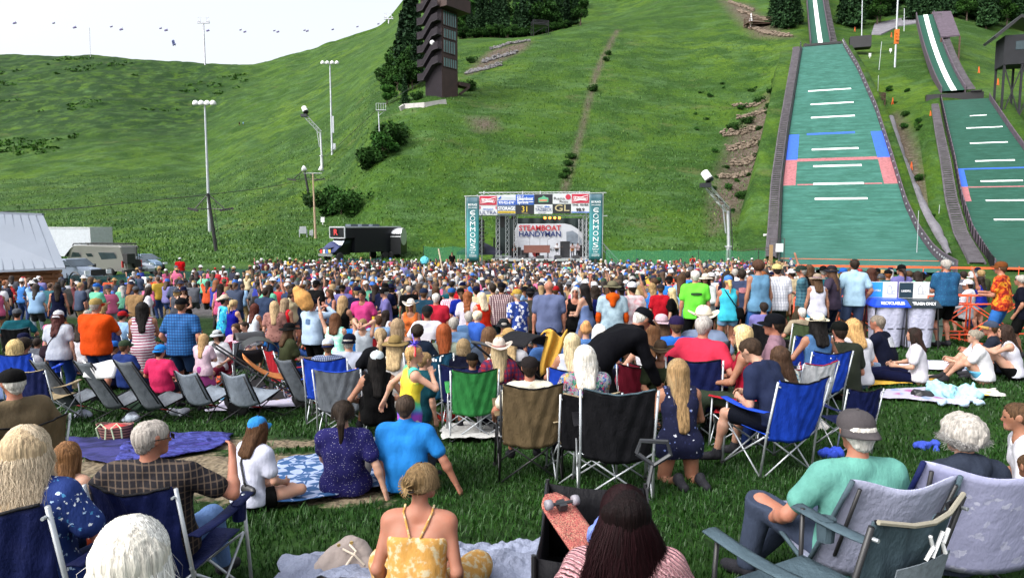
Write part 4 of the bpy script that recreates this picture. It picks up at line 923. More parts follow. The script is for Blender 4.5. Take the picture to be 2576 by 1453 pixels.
mb=MB();mb.tube([(0,0,-.3),(dx,0,H)],.1,6);mb.build('pole',METAL,root);mb=MB();mb.box((dx+.5,0,H),(1.7,.9,.1));mb.bar((dx,0,H-.9),(dx+1.1,0,H),.07);[mb.bar((dx-.3+q*.4,-.4,H),(dx-.3+q*.4,-.4,H+1.1),.05)for q in range(5)];mb.bar((dx-.3,-.4,H+1.1),(dx+1.3,-.4,H+1.1),.05);mb.build('platform',METAL,root)
def ridge_mast(px,pyt,pyb,Y,label,w):
 b_=gp(px,pyb,Y);top=at(px,pyt,Y);root=empty('chairlift_tower',b_,0,label,'lift tower');H=top[2]-b_[2]
 mb=MB();mb.tube([(0,0,-1),(0,0,H)],.42,6);mb.build('mast',flat('pale_steel',(.5,.5,.56),.6),root)
 mb=MB();mb.box((0,0,H-.2),(w,1,.5));[mb.box((s*w*.38,0,H+.7),(w*.24,.8,.35))for s in(-1,1)];[mb.bar((s*w*.25,0,H),(s*w*.3,0,H+2.5),.2)for s in(-1,1)];[mb.bar((s*w*.3-1,0,H+2.6),(s*w*.3+1,0,H+2.9),.2)for s in(-1,1)];mb.build('crosshead',flat('pale_steel',(.5,.5,.56),.6),root)
ridge_mast(516,57,160,407,'pale chairlift tower standing in the saddle of the ridge',7);ridge_mast(978,47,62,385,'small chairlift tower on the skyline left of the dark conifers',5)
mb=MB();b_=gp(227,137,407);mb.tube([b_,at(225,70,407)],.14,5);tag(mb.build('mast',flat('pale_steel',(.5,.5,.56),.6),None),'thin pole on the ridge above the scrubby bowl','pole')
CHM=flat('chair_violet',(.08,.06,.2),.6)
for i,(px,py,s)in enumerate([(37,59,1),(135,59,.7),(188,70,1),(280,68,.7),(305,75,1),(404,72,.7),(418,77,1),(523,78,.9),(605,76,.6),(616,81,.8),(690,78,.6),(699,81,.8),(766,77,.6),(773,79,.8),(837,75,.7),(899,68,.6),(952,61,.6)]):
 p=at(px,py,400);mb=MB();sc=4/4.3*s;M=Matrix.Rotation(-.25,3,'Y')
 mb.box((0,0,0),(2.1*sc,.8,.45*sc),0,M);mb.box((-.2,.3,.35*sc),(1.7*sc,.15,.8*sc),0,M);mb.bar((.3,.3,.3),(.6,.2,1.5*sc),.1)
 o=mb.build('lift_chair',CHM,None);o.location=p;tag(o,'tiny dark lift chair hanging against the white sky','lift chair','lift chairs across the sky')
mb=MB();p=at(437,110,90);mb.grid(lambda u,v:(-.35+.5*u+.2*v,.2*math.sin(u*3),.45-.9*v+.25*math.sin(u*pi)),6,6,.03);mb.lathe([(.02,-.35),(.14,-.1),(.12,.15),(.03,.3)],(.12,0,-.15),8,Matrix.Rotation(1.2,3,'Y'))
o=mb.build('bird',flat('bird_slate',(.07,.09,.2),.8),None,True);o.location=p;o.scale=(.75,)*3;tag(o,'single dark bird flying in the white sky above the ridge','bird')
def snow_cannon(pxb,pyb,pxm,pym,pxt,pyt,Y,label,s=1.0,hose=False):
 b_=Vector(gp(pxb,pyb,Y));root=empty('snow_cannon',b_,0,label,'snow cannon');m_=Vector(at(pxm,pym,Y))-b_;t=Vector(at(pxt,pyt,Y-1))-b_
 mb=MB();mb.tube([(0,0,-.3),(0,0,m_.z*.35),(0,0,m_.z*.36),(m_.x,0,m_.z)],[.28*s,.26*s,.18*s,.16*s],10);mb.lathe([(.42*s,0),(.42*s,.12)],(0,0,m_.z*.35),12);mb.build('mast',LIGHTGREY,root)
 truss(root,m_,t,.5*s,.04*s,.5,'boom')
 mb=MB();g=t+Vector((0,0,.35*s));mb.box(g-Vector((0.1,0,.35*s)),(1.0*s,.9*s,.45*s));mb.build('bracket',DARKMETAL,root)
 M=Matrix.Rotation(-.5,3,'Y')@Matrix.Rotation(-.5,3,'X');mb=MB();mb.lathe([(.36*s,-.5*s),(.42*s,-.3*s),(.42*s,.55*s),(.36*s,.6*s)],g+Vector((.05,0,.55*s)),16,M);gm=mb.build('drum',WHITE,root,False)
 mb=MB();mb.lathe([(.05,-.62*s),(.43*s,-.6*s),(.45*s,-.4*s)],g+Vector((.05,0,.55*s)),16,M);mb.build('fan_intake',BLACK,root,True)
 mb=MB();mb.tube([(m_.x*.9-.2*s,-.1,m_.z*.6),t.lerp(m_,.75)],.07*s,6);mb.build('hydraulic_strut',METAL,root)
 if hose:mb=MB();mb.tube([(t.x,-.25,t.z),m_+Vector((.15,-.3,.25)),(.25,-.3,m_.z*.5),(.3,-.35,.6),(.9,-.4,0)],.05,6);mb.build('hose',BLACK,root)
 return root
snow_cannon(1832,660,1831,530,1777,466,72,'white snow cannon on a steel mast with truss boom left of the ski jump',1.0,True)
snow_cannon(810,409,806,333,767,291,143,'white snow cannon on a curved lattice mast high on the left slope',1.25)
def thin_mast(px0,py0,px1,py1,Y,label,r=.14,head=None,lights=False):
 b_=Vector(gp(px1,py1,Y));t=Vector(at(px0,py0,Y));root=empty('mast',b_,0,label,'mast');mb=MB();mb.tube([(0,0,-.5),(t.x-b_.x,0,t.z-b_.z)],[r,r*.7],7);mb.build('pole',METAL,root)
 if lights:mb=MB();[mb.lathe([(.32,0),(.32,.25)],(0,-.35,zat(100-k*8,Y)-b_.z),10,Matrix.Rotation(pi/2,3,'X'))for k in range(3)];mb.box((0,-.1,zat(93,Y)-b_.z),(.9,.3,3.0));mb.build('signal_lamp',flat('amber_lens',(.6,.15,.02),.4),root)
thin_mast(2260,-30,2253,133,150,'tall pale mast with an amber signal standing between the ski jumps',.22,lights=True);thin_mast(2170,-30,2168,100,176,'thin grey mast at the edge of the dark wood',.15)
thin_mast(2275,22,2275,70,190,'short lamp post beside the pale rock face',.12);thin_mast(2218,105,2212,152,150,'short dark post beside the right wall of the big jump',.07)
thin_mast(2210,190,2208,247,128,'slim dark pole below the wooden viewing deck',.06);thin_mast(2311,530,2307,632,76,'thin dark rod standing beside the rock spur',.05);thin_mast(2364,515,2360,560,88,'dark rod beside the small jump stairway',.05)
def deck(px,py,Y,w,d,h,label,mat=WOODB,rail=1.0,roof=False):
 c=gp(px,py,Y);root=empty('viewing_platform',c,.2,label,'platform');mb=MB();mb.box((0,0,h),(w,d,.2));mb.build('floor_boards',mat,root)
 for x in(-w/2+.1,w/2-.1):
  for y in(-d/2+.1,d/2-.1):mb=MB();mb.bar((x,y,-1.5),(x,y,h+rail),.18);mb.build('post',mat,root)
 mb=MB()
 for y in(-d/2,d/2):
  for z in(.4,.7,1.0):mb.bar((-w/2,y,h+rail*z),(w/2,y,h+rail*z),.07,.14)
 for x in(-w/2,w/2):
  for z in(.4,.7,1.0):mb.bar((x,-d/2,h+rail*z),(x,d/2,h+rail*z),.07,.14)
 mb.bar((-w/2,-d/2,0),(w/2,-d/2,h),.12);mb.build('railing',mat,root);return root
deck(1909,93,205,8,3.5,.8,'brown wooden terrace on the upper slope beside a closed white parasol',WOODB,1.5)
mb=MB();c=gp(1888,85,204);mb.tube([(0,0,0),(0,0,4.4)],.08,6);mb.lathe([(.55,1.6),(.5,2.6),(.28,3.6),(.05,4.6)],(0,0,0),10);o=mb.build('parasol',WHITE,None);o.location=c;tag(o,'closed white parasol standing on the wooden terrace','parasol')
deck(2203,194,132,3.0,2.2,1.6,'small dark timber viewing platform right of the big jump')
deck(1358,72,218,5,3,3.0,'black platform on stilts at the edge of the forest',BLACK,1.2)
def hut():
 Y=112;c=gp(2545,228,Y);root=empty('timber_hut',c,math.radians(-18),'dark timber judges hut on tall stilts in the upper right corner','hut');k=Y/F
 h0,h1=zat(168,Y)-c[2],zat(95,Y)-c[2];w=5.2
 mb=MB();mb.box((.6,0,(h0+h1)/2),(w,4,h1-h0));mb.build('wall',flat('dark_planks',(.010,.011,.015),.8,0,.3,.6,.3),root)
 mb=MB();mb.prism([(-3.4,h1-.5),(-.2,h1+2.4),(4.6,h1+.2),(4.6,h1+.6),(-.2,h1+2.9),(-3.7,h1-.2)],'y',-2.8,2.6);mb.build('roof',BLACK,root)
 for x in(-1.8,.6,3.0):
  for y in(-1.8,1.8):mb=MB();mb.bar((x,y,-2),(x,y,h0),.28);mb.build('stilt',flat('dark_planks',(.025,.03,.045),.8),root)
 mb=MB();[mb.bar((-1.8+i*2.4,-1.9,.3),(.6+i*2.4,-1.9,h0-.3),.14)for i in range(2)];[mb.bar((.6+i*2.4,-1.95,.3),(-1.8+i*2.4,-1.95,h0-.3),.14)for i in range(2)];mb.build('cross_brace',BLACK,root)
 for x in(.1,1.9):mb=MB();mb.box((x,-2.03,(h0+h1)/2+.6),(1.2,.06,1.3));mb.build('window',flat('hut_glass',(.03,.05,.06),.2),root)
hut()
mkw=[(1961,258),(1932,384),(1925,610),(2373,410),(2188,148),(2240,135),(2112,133),(1020,262),(812,566),(2485,55)]
for i,(px,py)in enumerate(mkw):
 h_=hit(px,py,72);mb=MB();mb.box((0,0,.75),(.55,.08,.75));mb.box((0,.02,.2),(.1,.1,.8));o=mb.build('marker_board',WHITE,None);o.location=h_;tag(o,'small white marker board standing on the hillside','marker board','white marker boards on the hill')
for i,(px,py)in enumerate([(1938,350),(1924,440),(1975,180),(1985,150),(2385,480),(2292,430),(2150,80),(2245,265),(2242,95),(2340,300),(2510,215),(2462,185)]):
 h_=hit(px,py,72);mb=MB();mb.bar((-.12,0,0),(0,0,1.3),.09);mb.bar((.18,0,0),(0,0,1.3),.09);o=mb.build('marker_stake',ORANGE,None);o.location=h_;tag(o,'orange marker stake beside the ski jump','marker stake','orange marker stakes by the jumps')
p=gp(763,600,96);root=empty('utility_box',p,.2,'grey electrical cabinets on posts standing on the lower slope','utility cabinet');mb=MB();mb.box((0,0,1.0),(.9,.4,1.0));mb.build('cabinet',METAL,root);mb=MB();[mb.bar((x,0,-.2),(x,0,1.1),.12)for x in(-.5,.5,1.2)];mb.box((1.1,0,.6),(.5,.3,.7));mb.build('post',METAL,root)
p=at(1900,640,74);root=empty('field_gate',(p[0],p[1],G(p[0],p[1])),0,'rusty tube field gate leaning beside a timber post near the jump stairway','gate')
mb=MB();[mb.tube([(-1.9,0,.4+i*.28),(1.6,.2,.7+i*.3)],.03,5)for i in range(5)];[mb.tube([(x,0,.4),(x,0,1.9)],.03,5)for x in(-1.9,0)];mb.tube([(1.6,.2,.3),(1.6,.2,2.8),(3.2,.2,2.9),(3.2,.2,.4)],.04,5);mb.build('bar_panel',flat('rusty_pipe',(.06,.04,.04),.8),root);mb=MB();mb.bar((1.7,0,-.2),(1.7,0,2.2),.3);mb.build('timber_post',flat('tan_timber',(.3,.19,.09),.8),root);mb=MB();mb.box((2.6,0,1.9),(.8,.05,.9));mb.build('notice',WHITE,root)
def V3(*a):return np.array(a if len(a)>1 else a[0],float)
def unit(v):return v/(np.linalg.norm(v)+1e-12)
class Sdf:
 "list of tapered capsules blended together; optional flattening along an axis"
 def __init__(s):s.p=[]
 def add(s,a,b,ra,rb,k=.03,n=None,f=1.0,m=0):
  s.p.append((V3(a),V3(b),ra,rb,k,None if n is None else unit(V3(n)),f,m));return s
 def bounds(s,pad):
  lo=np.min([np.minimum(p[0],p[1])-max(p[2],p[3])for p in s.p],0)-pad;hi=np.max([np.maximum(p[0],p[1])+max(p[2],p[3])for p in s.p],0)+pad
  return lo,hi
def capd(P,a,b,ra,rb,n,f):
 "distance to tapered capsule; f>1 squeezes it along n"
 if n is not None and f!=1.0:
  P=P+((f-1)*((P-a)@n))[...,None]*n;b=b+(f-1)*((b-a)@n)*n
 ab=b-a;l2=ab@ab
 if l2<1e-10:return np.linalg.norm(P-a,axis=-1)-ra
 t=np.clip(((P-a)@ab)/l2,0,1);q=P-a-t[...,None]*ab
 return np.sqrt((q*q).sum(-1))-(ra+(rb-ra)*t)
def smin(a,b,k):
 h=np.maximum(k-np.abs(a-b),0)/k
 return np.minimum(a,b)-h*h*k*.25
def sdf_mesh(S,h,cuts=(),disp=None,holes=(),big=.07):
 "returns V, F (quads). cuts: functions P->d, keeps where d<0"
 lo,hi=S.bounds(.03+2*h);dims=np.maximum(np.ceil((hi-lo)/h).astype(int)+1,4)
 ax=[lo[i]+h*np.arange(dims[i])for i in range(3)]
 D=np.full(dims,big,np.float64)
 for a,b,ra,rb,k,n,f,m in S.p:
  r=max(ra,rb)+big*.9+k*.3
  l,u=np.minimum(a,b)-r,np.maximum(a,b)+r
  i0=np.maximum(((l-lo)/h).astype(int),0);i1=np.minimum(((u-lo)/h).astype(int)+2,dims)
  if(i1<=i0).any():continue
  P=np.stack(np.meshgrid(*[ax[i][i0[i]:i1[i]]for i in range(3)],indexing='ij'),-1)
  sl=tuple(slice(i0[i],i1[i])for i in range(3))
  D[sl]=smin(D[sl],capd(P,a,b,ra,rb,n,f),max(k,1e-4))
 if cuts or disp or holes:
  P=np.stack(np.meshgrid(*ax,indexing='ij'),-1)
  if disp:D=D+disp(P)
  for c in cuts:D=np.maximum(D,c(P))
  for c in holes:D=np.maximum(D,-c(P))
 return nets(D,lo,h)
def nets(D,lo,h):
 I=D<0;nx,ny,nz=D.shape
 c=np.zeros((nx-1,ny-1,nz-1),np.int8)
 for i in(0,1):
  for j in(0,1):
   for k in(0,1):c+=I[i:nx-1+i,j:ny-1+j,k:nz-1+k]
 act=(c>0)&(c<8);idx=np.full(act.shape,-1,np.int64);cells=np.argwhere(act);idx[act]=np.arange(len(cells))
 if not len(cells):return np.zeros((0,3)),np.zeros((0,4),int)
 acc=np.zeros((len(cells),3));cnt=np.zeros(len(cells));off=[(i,j,k)for i in(0,1)for j in(0,1)for k in(0,1)]
 cv=[D[cells[:,0]+o[0],cells[:,1]+o[1],cells[:,2]+o[2]]for o in off]
 for a in range(8):
  for b in range(a+1,8):
   d=[off[b][q]-off[a][q]for q in range(3)]
   if sum(map(abs,d))!=1:continue
   va,vb=cv[a],cv[b];s=(va<0)!=(vb<0);t=np.where(s,va/(va-vb+1e-15),0)
   p=np.array(off[a])[None]+t[:,None]*np.array(d)[None];acc+=p*s[:,None];cnt+=s
 V=lo+h*(cells+acc/cnt[:,None]);F_=[]
 for axis in range(3):
  sl0=[slice(None)]*3;sl1=[slice(None)]*3;sl0[axis]=slice(0,-1);sl1[axis]=slice(1,None)
  e=I[tuple(sl0)]!=I[tuple(sl1)];o1,o2=[q for q in range(3)if q!=axis]
  w=np.argwhere(e);w=w[(w[:,o1]>0)&(w[:,o2]>0)&(w[:,o1]<D.shape[o1]-1)&(w[:,o2]<D.shape[o2]-1)]
  if not len(w):continue
  ins=I[w[:,0],w[:,1],w[:,2]]
  def cell(a,b):
   q=w.copy();q[:,o1]-=a;q[:,o2]-=b;return idx[q[:,0],q[:,1],q[:,2]]
  quad=np.stack([cell(1,1),cell(0,1),cell(0,0),cell(1,0)],1)
  flip=~ins if axis!=1 else ins
  quad[flip]=quad[flip][:,::-1];F_.append(quad)
 Fq=np.concatenate(F_);Fq=Fq[(Fq>=0).all(1)]
 return V,Fq
def relax(V,Fq,it=1,lam=.5):
 for _ in range(it):
  s=np.zeros_like(V);c=np.zeros(len(V))
  for i in range(4):
   for j in((i+1)%4,(i+3)%4):np.add.at(s,Fq[:,i],V[Fq[:,j]]);np.add.at(c,Fq[:,i],1)
  V=V+lam*(s/np.maximum(c,1)[:,None]-V)
 return V
def skin_mat():
 m,nt,b=new_mat('skin');oi=N(nt,'ShaderNodeObjectInfo');v=coords(nt)
 n=noise(nt,v,14,4);red=mixc(nt,1.0,oi.outputs['Color'],(1.0,.82,.76),'MULTIPLY')
 L(nt,mixc(nt,ramp(nt,n,[(.35,(0,0,0)),(.7,(.8,.8,.8))]),oi.outputs['Color'],red),b.inputs['Base Color'])
 b.inputs['Roughness'].default_value=.55;b.inputs['Specular IOR Level'].default_value=.3
 b.inputs['Subsurface Weight'].default_value=.12;b.inputs['Subsurface Radius'].default_value=(.02,.008,.004);b.inputs['Subsurface Scale'].default_value=.5
 bump(nt,b,noise(nt,v,90,2),.12,.004);return m
def cloth_mat(name='cloth',rough=.85):
 m,nt,b=new_mat(name);oi=N(nt,'ShaderNodeObjectInfo');v=coords(nt)
 n=noise(nt,v,5,4,.6);dk=mixc(nt,1.0,oi.outputs['Color'],(.78,.78,.8),'MULTIPLY')
 L(nt,mixc(nt,ramp(nt,n,[(.4,(0,0,0)),(.68,(1,1,1))]),oi.outputs['Color'],dk),b.inputs['Base Color']);b.inputs['Roughness'].default_value=rough
 b.inputs['Specular IOR Level'].default_value=.12
 f=noise(nt,coords(nt,(9,9,4)),1,4,.65);bump(nt,b,mathn(nt,'ADD',f,mathn(nt,'MULTIPLY',noise(nt,v,220,2),.08)),.6,.03);return m
def hair_mat():
 m,nt,b=new_mat('hair');oi=N(nt,'ShaderNodeObjectInfo');n=noise(nt,coords(nt,(70,70,5)),1,4,.7)
 lo=mixc(nt,1.0,oi.outputs['Color'],(.42,.40,.38),'MULTIPLY');hi=mixc(nt,1.0,oi.outputs['Color'],(1.5,1.45,1.35),'MULTIPLY')
 L(nt,mixc(nt,ramp(nt,n,[(.3,(0,0,0)),(.7,(1,1,1))]),lo,hi),b.inputs['Base Color']);b.inputs['Roughness'].default_value=.6;b.inputs['Specular IOR Level'].default_value=.12
 bump(nt,b,n,.8,.012);return m
SKIN,CLOTH,HAIR=skin_mat(),cloth_mat(),hair_mat();LEATHER=cloth_mat('shoe_fabric',.6)
def strand_mat():
 m,nt,b=new_mat('hair_strand');oi=N(nt,'ShaderNodeObjectInfo');a=N(nt,'ShaderNodeAttribute',attribute_name='tint');L(nt,mixc(nt,1.0,oi.outputs['Color'],a.outputs['Color'],'MULTIPLY'),b.inputs['Base Color']);b.inputs['Roughness'].default_value=.6;b.inputs['Specular IOR Level'].default_value=.12;return m
STRM=strand_mat()
FEAT_D=flat('eye_dark',(.02,.015,.012),.3,0,.1,5,0);LIPS=flat('lips',(.32,.11,.10),.5,0,.1,20,0)
def pat(name,fn):
 if name in _mc:return _mc[name]
 m,nt,b=new_mat(name);fn(nt,b);b.inputs['Roughness'].default_value=.85;b.inputs['Specular IOR Level'].default_value=.2
 if not b.inputs['Normal'].is_linked:bump(nt,b,noise(nt,coords(nt,(9,9,4)),1,4,.65),.5,.03)
 _mc[name]=m;return m
def plaid(name,base,line,line2,fx=30,wid=.3,diag=0.0):
 def fn(nt,b):
  t=N(nt,'ShaderNodeTexCoord');s=N(nt,'ShaderNodeSeparateXYZ');L(nt,t.outputs['Object'],s.inputs[0])
  def st(o,f,w):
   q=mathn(nt,'SINE',mathn(nt,'MULTIPLY',o,f*2*pi));return ramp(nt,mathn(nt,'ADD',mathn(nt,'MULTIPLY',q,.5),.5),[(1-w-.1,(0,0,0)),(1-w,(1,1,1))])
  xx=mathn(nt,'ADD',s.outputs[0],mathn(nt,'MULTIPLY',s.outputs[1],.6));a=st(xx,fx,wid);c=st(s.outputs[2],fx,wid)
  k=mixc(nt,mathn(nt,'MULTIPLY',a,.75),base,line);k=mixc(nt,mathn(nt,'MULTIPLY',c,.6),k,line2);L(nt,k,b.inputs['Base Color'])
 return pat(name,fn)
def stripes(name,c1,c2,f=20,w=.35):
 def fn(nt,b):
  t=N(nt,'ShaderNodeTexCoord');s=N(nt,'ShaderNodeSeparateXYZ');L(nt,t.outputs['Object'],s.inputs[0])
  q=mathn(nt,'SINE',mathn(nt,'MULTIPLY',s.outputs[2],f*2*pi));L(nt,ramp(nt,mathn(nt,'ADD',mathn(nt,'MULTIPLY',q,.5),.5),[(1-w-.08,c1),(1-w,c2)]),b.inputs['Base Color'])
 return pat(name,fn)
def spots(name,base,cols,scale=20,thr=.35,soft=.04,distort=1.0):
 "flower or dot print: cells with coloured centres"
 def fn(nt,b):
  v=coords(nt);nz=N(nt,'ShaderNodeTexNoise');nz.inputs['Scale'].default_value=scale*1.7;L(nt,v,nz.inputs['Vector'])
  add=N(nt,'ShaderNodeMix',data_type='RGBA',blend_type='LINEAR_LIGHT');add.inputs[0].default_value=.02*distort;L(nt,v,add.inputs[6]);L(nt,nz.outputs['Color'],add.inputs[7])
  vo=N(nt,'ShaderNodeTexVoronoi');vo.inputs['Scale'].default_value=scale;L(nt,add.outputs[2],vo.inputs['Vector'])
  s=N(nt,'ShaderNodeSeparateColor');L(nt,vo.outputs['Color'],s.inputs[0]);st=[(i/len(cols),c)for i,c in enumerate(cols)]
  pc=ramp(nt,s.outputs[0],st,'CONSTANT');L(nt,mixc(nt,ramp(nt,vo.outputs['Distance'],[(thr-soft,(1,1,1)),(thr,(0,0,0))]),base,pc),b.inputs['Base Color'])
 return pat(name,fn)
def blotch(name,stops,scale=6,detail=3,vec=(1,1,1)):
 def fn(nt,b):L(nt,ramp(nt,noise(nt,coords(nt,vec),scale,detail,.6),stops),b.inputs['Base Color'])
 return pat(name,fn)
def rainbow(name,scale=2.7,centre=(0,.0,1.22)):
 def fn(nt,b):
  v=coords(nt);mp=N(nt,'ShaderNodeMapping');mp.inputs['Location'].default_value=tuple(-c for c in centre);L(nt,v,mp.inputs['Vector'])
  ln=N(nt,'ShaderNodeVectorMath',operation='LENGTH');L(nt,mp.outputs[0],ln.inputs[0]);nz=noise(nt,v,12,3)
  d=mathn(nt,'ADD',mathn(nt,'MULTIPLY',ln.outputs['Value'],scale),mathn(nt,'MULTIPLY',mathn(nt,'SUBTRACT',nz,.5),.16))
  L(nt,ramp(nt,d,[(.1,(.75,.05,.2)),(.22,(.8,.25,.03)),(.36,(.8,.6,.04)),(.52,(.75,.62,.05)),(.62,(.1,.5,.15)),(.78,(.05,.35,.4)),(.92,(.12,.08,.4)),(1,(.3,.06,.4))]),b.inputs['Base Color'])
 return pat(name,fn)
POSES={'stand':dict(ph=.93,lean=2,hands=((-.27,.04,.80),(.27,.04,.80)),feet=((-.11,-.02,.0),(.11,.04,.0))),'stand_front':dict(ph=.93,lean=2,hands=((-.08,.30,1.08),(.10,.32,1.12)),feet=((-.12,0,0),(.12,.03,0))),'stand_crossed':dict(ph=.93,lean=0,hands=((.12,.22,1.12),(-.10,.24,1.16)),feet=((-.12,0,0),(.12,.03,0))),'stand_pocket':dict(ph=.93,lean=2,hands=((-.23,.10,.92),(.23,.10,.92)),feet=((-.12,.02,0),(.12,-.03,0)),epole=-.8),'stand_hip':dict(ph=.93,lean=2,side=3,hands=((-.20,.02,1.02),(.26,.05,.82)),feet=((-.12,.02,0),(.13,-.03,0)),epole=-.2),'stand_drink':dict(ph=.93,lean=0,hands=((-.25,.05,.82),(.13,.30,1.28)),feet=((-.12,.02,0),(.12,-.03,0))),'stand_raise':dict(ph=.93,lean=2,hands=((-.34,.12,1.95),(.25,.06,.82)),feet=((-.12,.02,0),(.12,-.03,0))),'stand_photo':dict(ph=.93,lean=0,hands=((-.09,.38,1.5),(.11,.38,1.5)),feet=((-.12,.02,0),(.12,-.03,0))),'chair':dict(ph=.52,lean=-12,hunch=12,hands=((-.27,.22,.66),(.27,.22,.66)),feet=((-.15,.56,0),(.15,.58,0))),'chair_lap':dict(ph=.52,lean=-6,hunch=14,hands=((-.08,.33,.66),(.09,.33,.68)),feet=((-.15,.52,0),(.15,.50,0))),'low':dict(ph=.33,lean=-16,hunch=18,hands=((-.27,.20,.48),(.27,.20,.48)),feet=((-.2,.62,0),(.2,.60,0))),'cross':dict(ph=.13,lean=2,hunch=14,hands=((-.16,.30,.22),(.16,.30,.22)),feet=((.12,.32,.02),(-.12,.36,.02)),kpole=((-1,.3,.1),(1,.3,.1))),'knees':dict(ph=.13,lean=4,hunch=16,hands=((-.07,.46,.36),(.08,.48,.38)),feet=((-.14,.55,0),(.14,.55,0))),'legs':dict(ph=.13,lean=-4,hunch=16,hands=((-.12,.30,.30),(.12,.34,.30)),feet=((-.12,.88,0),(.12,.86,.03))),'back':dict(ph=.13,lean=-20,hunch=16,hands=((-.34,-.20,.06),(.34,-.20,.06)),feet=((-.16,.70,0),(.16,.80,0)),epole=-.6),'kneel':dict(ph=.36,lean=4,hunch=6,hands=((-.16,.30,.45),(.16,.32,.45)),feet=((-.1,-.30,.05),(.1,-.30,.05)),kpole=((-.1,1,-.3),(.1,1,-.3)),toes=-1),'bend':dict(ph=.90,lean=52,hunch=16,hands=((-.10,.85,.72),(.22,.62,.60)),feet=((-.13,.02,0),(.13,-.06,0))),}
def ik(a,t,l1,l2,pole):
 d=t-a;L_=np.linalg.norm(d);L_=min(max(L_,abs(l1-l2)+.02),(l1+l2)*.995);u=unit(d);t=a+u*L_
 x=(l1*l1-l2*l2+L_*L_)/(2*L_);h=math.sqrt(max(l1*l1-x*x,0));p=V3(pole);p=p-u*(p@u);p=unit(p)
 return a+u*x+p*h,t
def rx(v,deg):
 c,s=math.cos(math.radians(deg)),math.sin(math.radians(deg));return V3(v[0],v[1]*c+v[2]*s,-v[1]*s+v[2]*c)
def rz_(v,deg):
 c,s=math.cos(math.radians(deg)),math.sin(math.radians(deg));return V3(v[0]*c-v[1]*s,v[0]*s+v[1]*c,v[2])
def skel(pose,fem=False,wide=1.0,**ov):
 p=dict(POSES[pose]);p.update(ov);J={}
 lean,hunch,side=p.get('lean',0),p.get('hunch',4),p.get('side',0)
 P=V3(0,0,p['ph']);up1=rx((math.sin(math.radians(side)),0,1),lean);up2=rx((math.sin(math.radians(side*.5)),0,1),lean+hunch)
 tw=p.get('twist',0);rt=rz_(V3(1,0,0),tw);fw2=rz_(rx((0,1,0),lean+hunch),tw);fw1=rx((0,1,0),lean)
 J.update(P=P,up1=up1,up2=up2,rt=rt,fw1=fw1,fw2=fw2);W=P+up1*.17;C=W+up2*.17;NB=C+up2*.17;J.update(W=W,C=C,NB=NB)
 sw=(.158 if fem else .178)*wide
 hy,hp,ht=p.get('head',(0,0,0));hp=hp-0.0
 hu=rz_(rx((0,0,1),(lean+hunch)*.35+hp),-hy*0);hf=rz_(rx((0,1,0),hp),hy);hr=unit(np.cross(hf,hu));hu=unit(np.cross(hr,hf));
 if ht:hu=unit(hu+hr*math.sin(math.radians(ht)));hr=unit(np.cross(hf,hu))
 H=NB+up2*.035+hu*.135+hf*.02;J.update(H=H,hu=hu,hf=hf,hr=hr)
 for i,sg in((0,-1),(1,1)):
  S=NB+rt*sg*sw-up2*.062;t=V3(p['hands'][i]);ep=p.get('epole',-.9)
  pole=p.get('epoles',(None,None))[i];pole=V3(pole)if pole is not None else V3(sg*.8,ep,-.5)
  E,Hn=ik(S,t,.29*(.95 if fem else 1),.25*(.95 if fem else 1),pole);J['S%d'%i],J['E%d'%i],J['A%d'%i]=S,E,Hn
  hip=P+V3(1,0,0)*sg*.095-up1*.02;ft=V3(p['feet'][i])+V3(0,0,.085);kp=p.get('kpole',((-.12,1,.25),(.12,1,.25)))[i]
  K,A=ik(hip,ft,.44,.42,kp);J['L%d'%i],J['K%d'%i],J['F%d'%i]=hip,K,A
  td=V3(0,1,0)if pose.startswith('stand')or pose in('bend',)else unit(V3(K[0]*.5,.6,0)+V3(0,0,-.1))
  if pose=='cross':td=V3(sg*.6,.6,0)
  if pose in('legs',):td=unit(V3(sg*.25,.15,1))
  if p.get('toes')==-1:td=V3(0,-1,-.2)
  J['T%d'%i]=A+unit(td)*.17-V3(0,0,.05 if pose not in('legs',)and p.get('toes')!=-1 else 0)
 J['toes']=p.get('toes',1);J['fem']=fem;J['wide']=wide;J['pose']=pose;return J
def torso(S,J,infl=0.0,k=.05,shoulders=True,neck=False):
 w=J['wide'];fem=J['fem'];P,W,C,NB,rt=J['P'],J['W'],J['C'],J['NB'],J['rt'];x=V3(1,0,0)
 hw=(.085 if fem else .07)*w;S.add(P-x*hw,P+x*hw,.112*w+infl,.112*w+infl,k,J['fw1'],1.12)
 wx,wr=(.04,.096)if fem else(.05,.112)
 wr*=w;wr+=infl;S.add(P+x*.05*w,W+x*wx*w,.116*w+infl,wr,k,J['fw1'],1.12);S.add(P-x*.05*w,W-x*wx*w,.116*w+infl,wr,k,J['fw1'],1.12)
 cw=.06 if fem else .075;S.add(W+rt*wx*w,C+rt*cw*w,wr*.95,.103*w+infl,k,J['fw2'],1.1);S.add(W-rt*wx*w,C-rt*cw*w,wr*.95,.103*w+infl,k,J['fw2'],1.1)
 if fem:
  for sg in(-1,1):S.add(C+rt*sg*.075+J['fw2']*.065,C+rt*sg*.075+J['fw2']*.075,.058+infl,.055+infl,.04)
 if w>1.12:S.add(W+J['fw1']*.05,W+J['fw1']*.06,.12*w+infl,.12*w+infl,.05)
 if shoulders:
  for i,sg in((0,-1),(1,1)):
   S.add(C+rt*sg*.06*w,J['S%d'%i]-rt*sg*.03,.095+infl,.062+infl,k,J['fw2'],1.15);S.add(NB-J['up2']*.015,J['S%d'%i]-J['up2']*.0,.052+infl*.7,.05+infl,k)
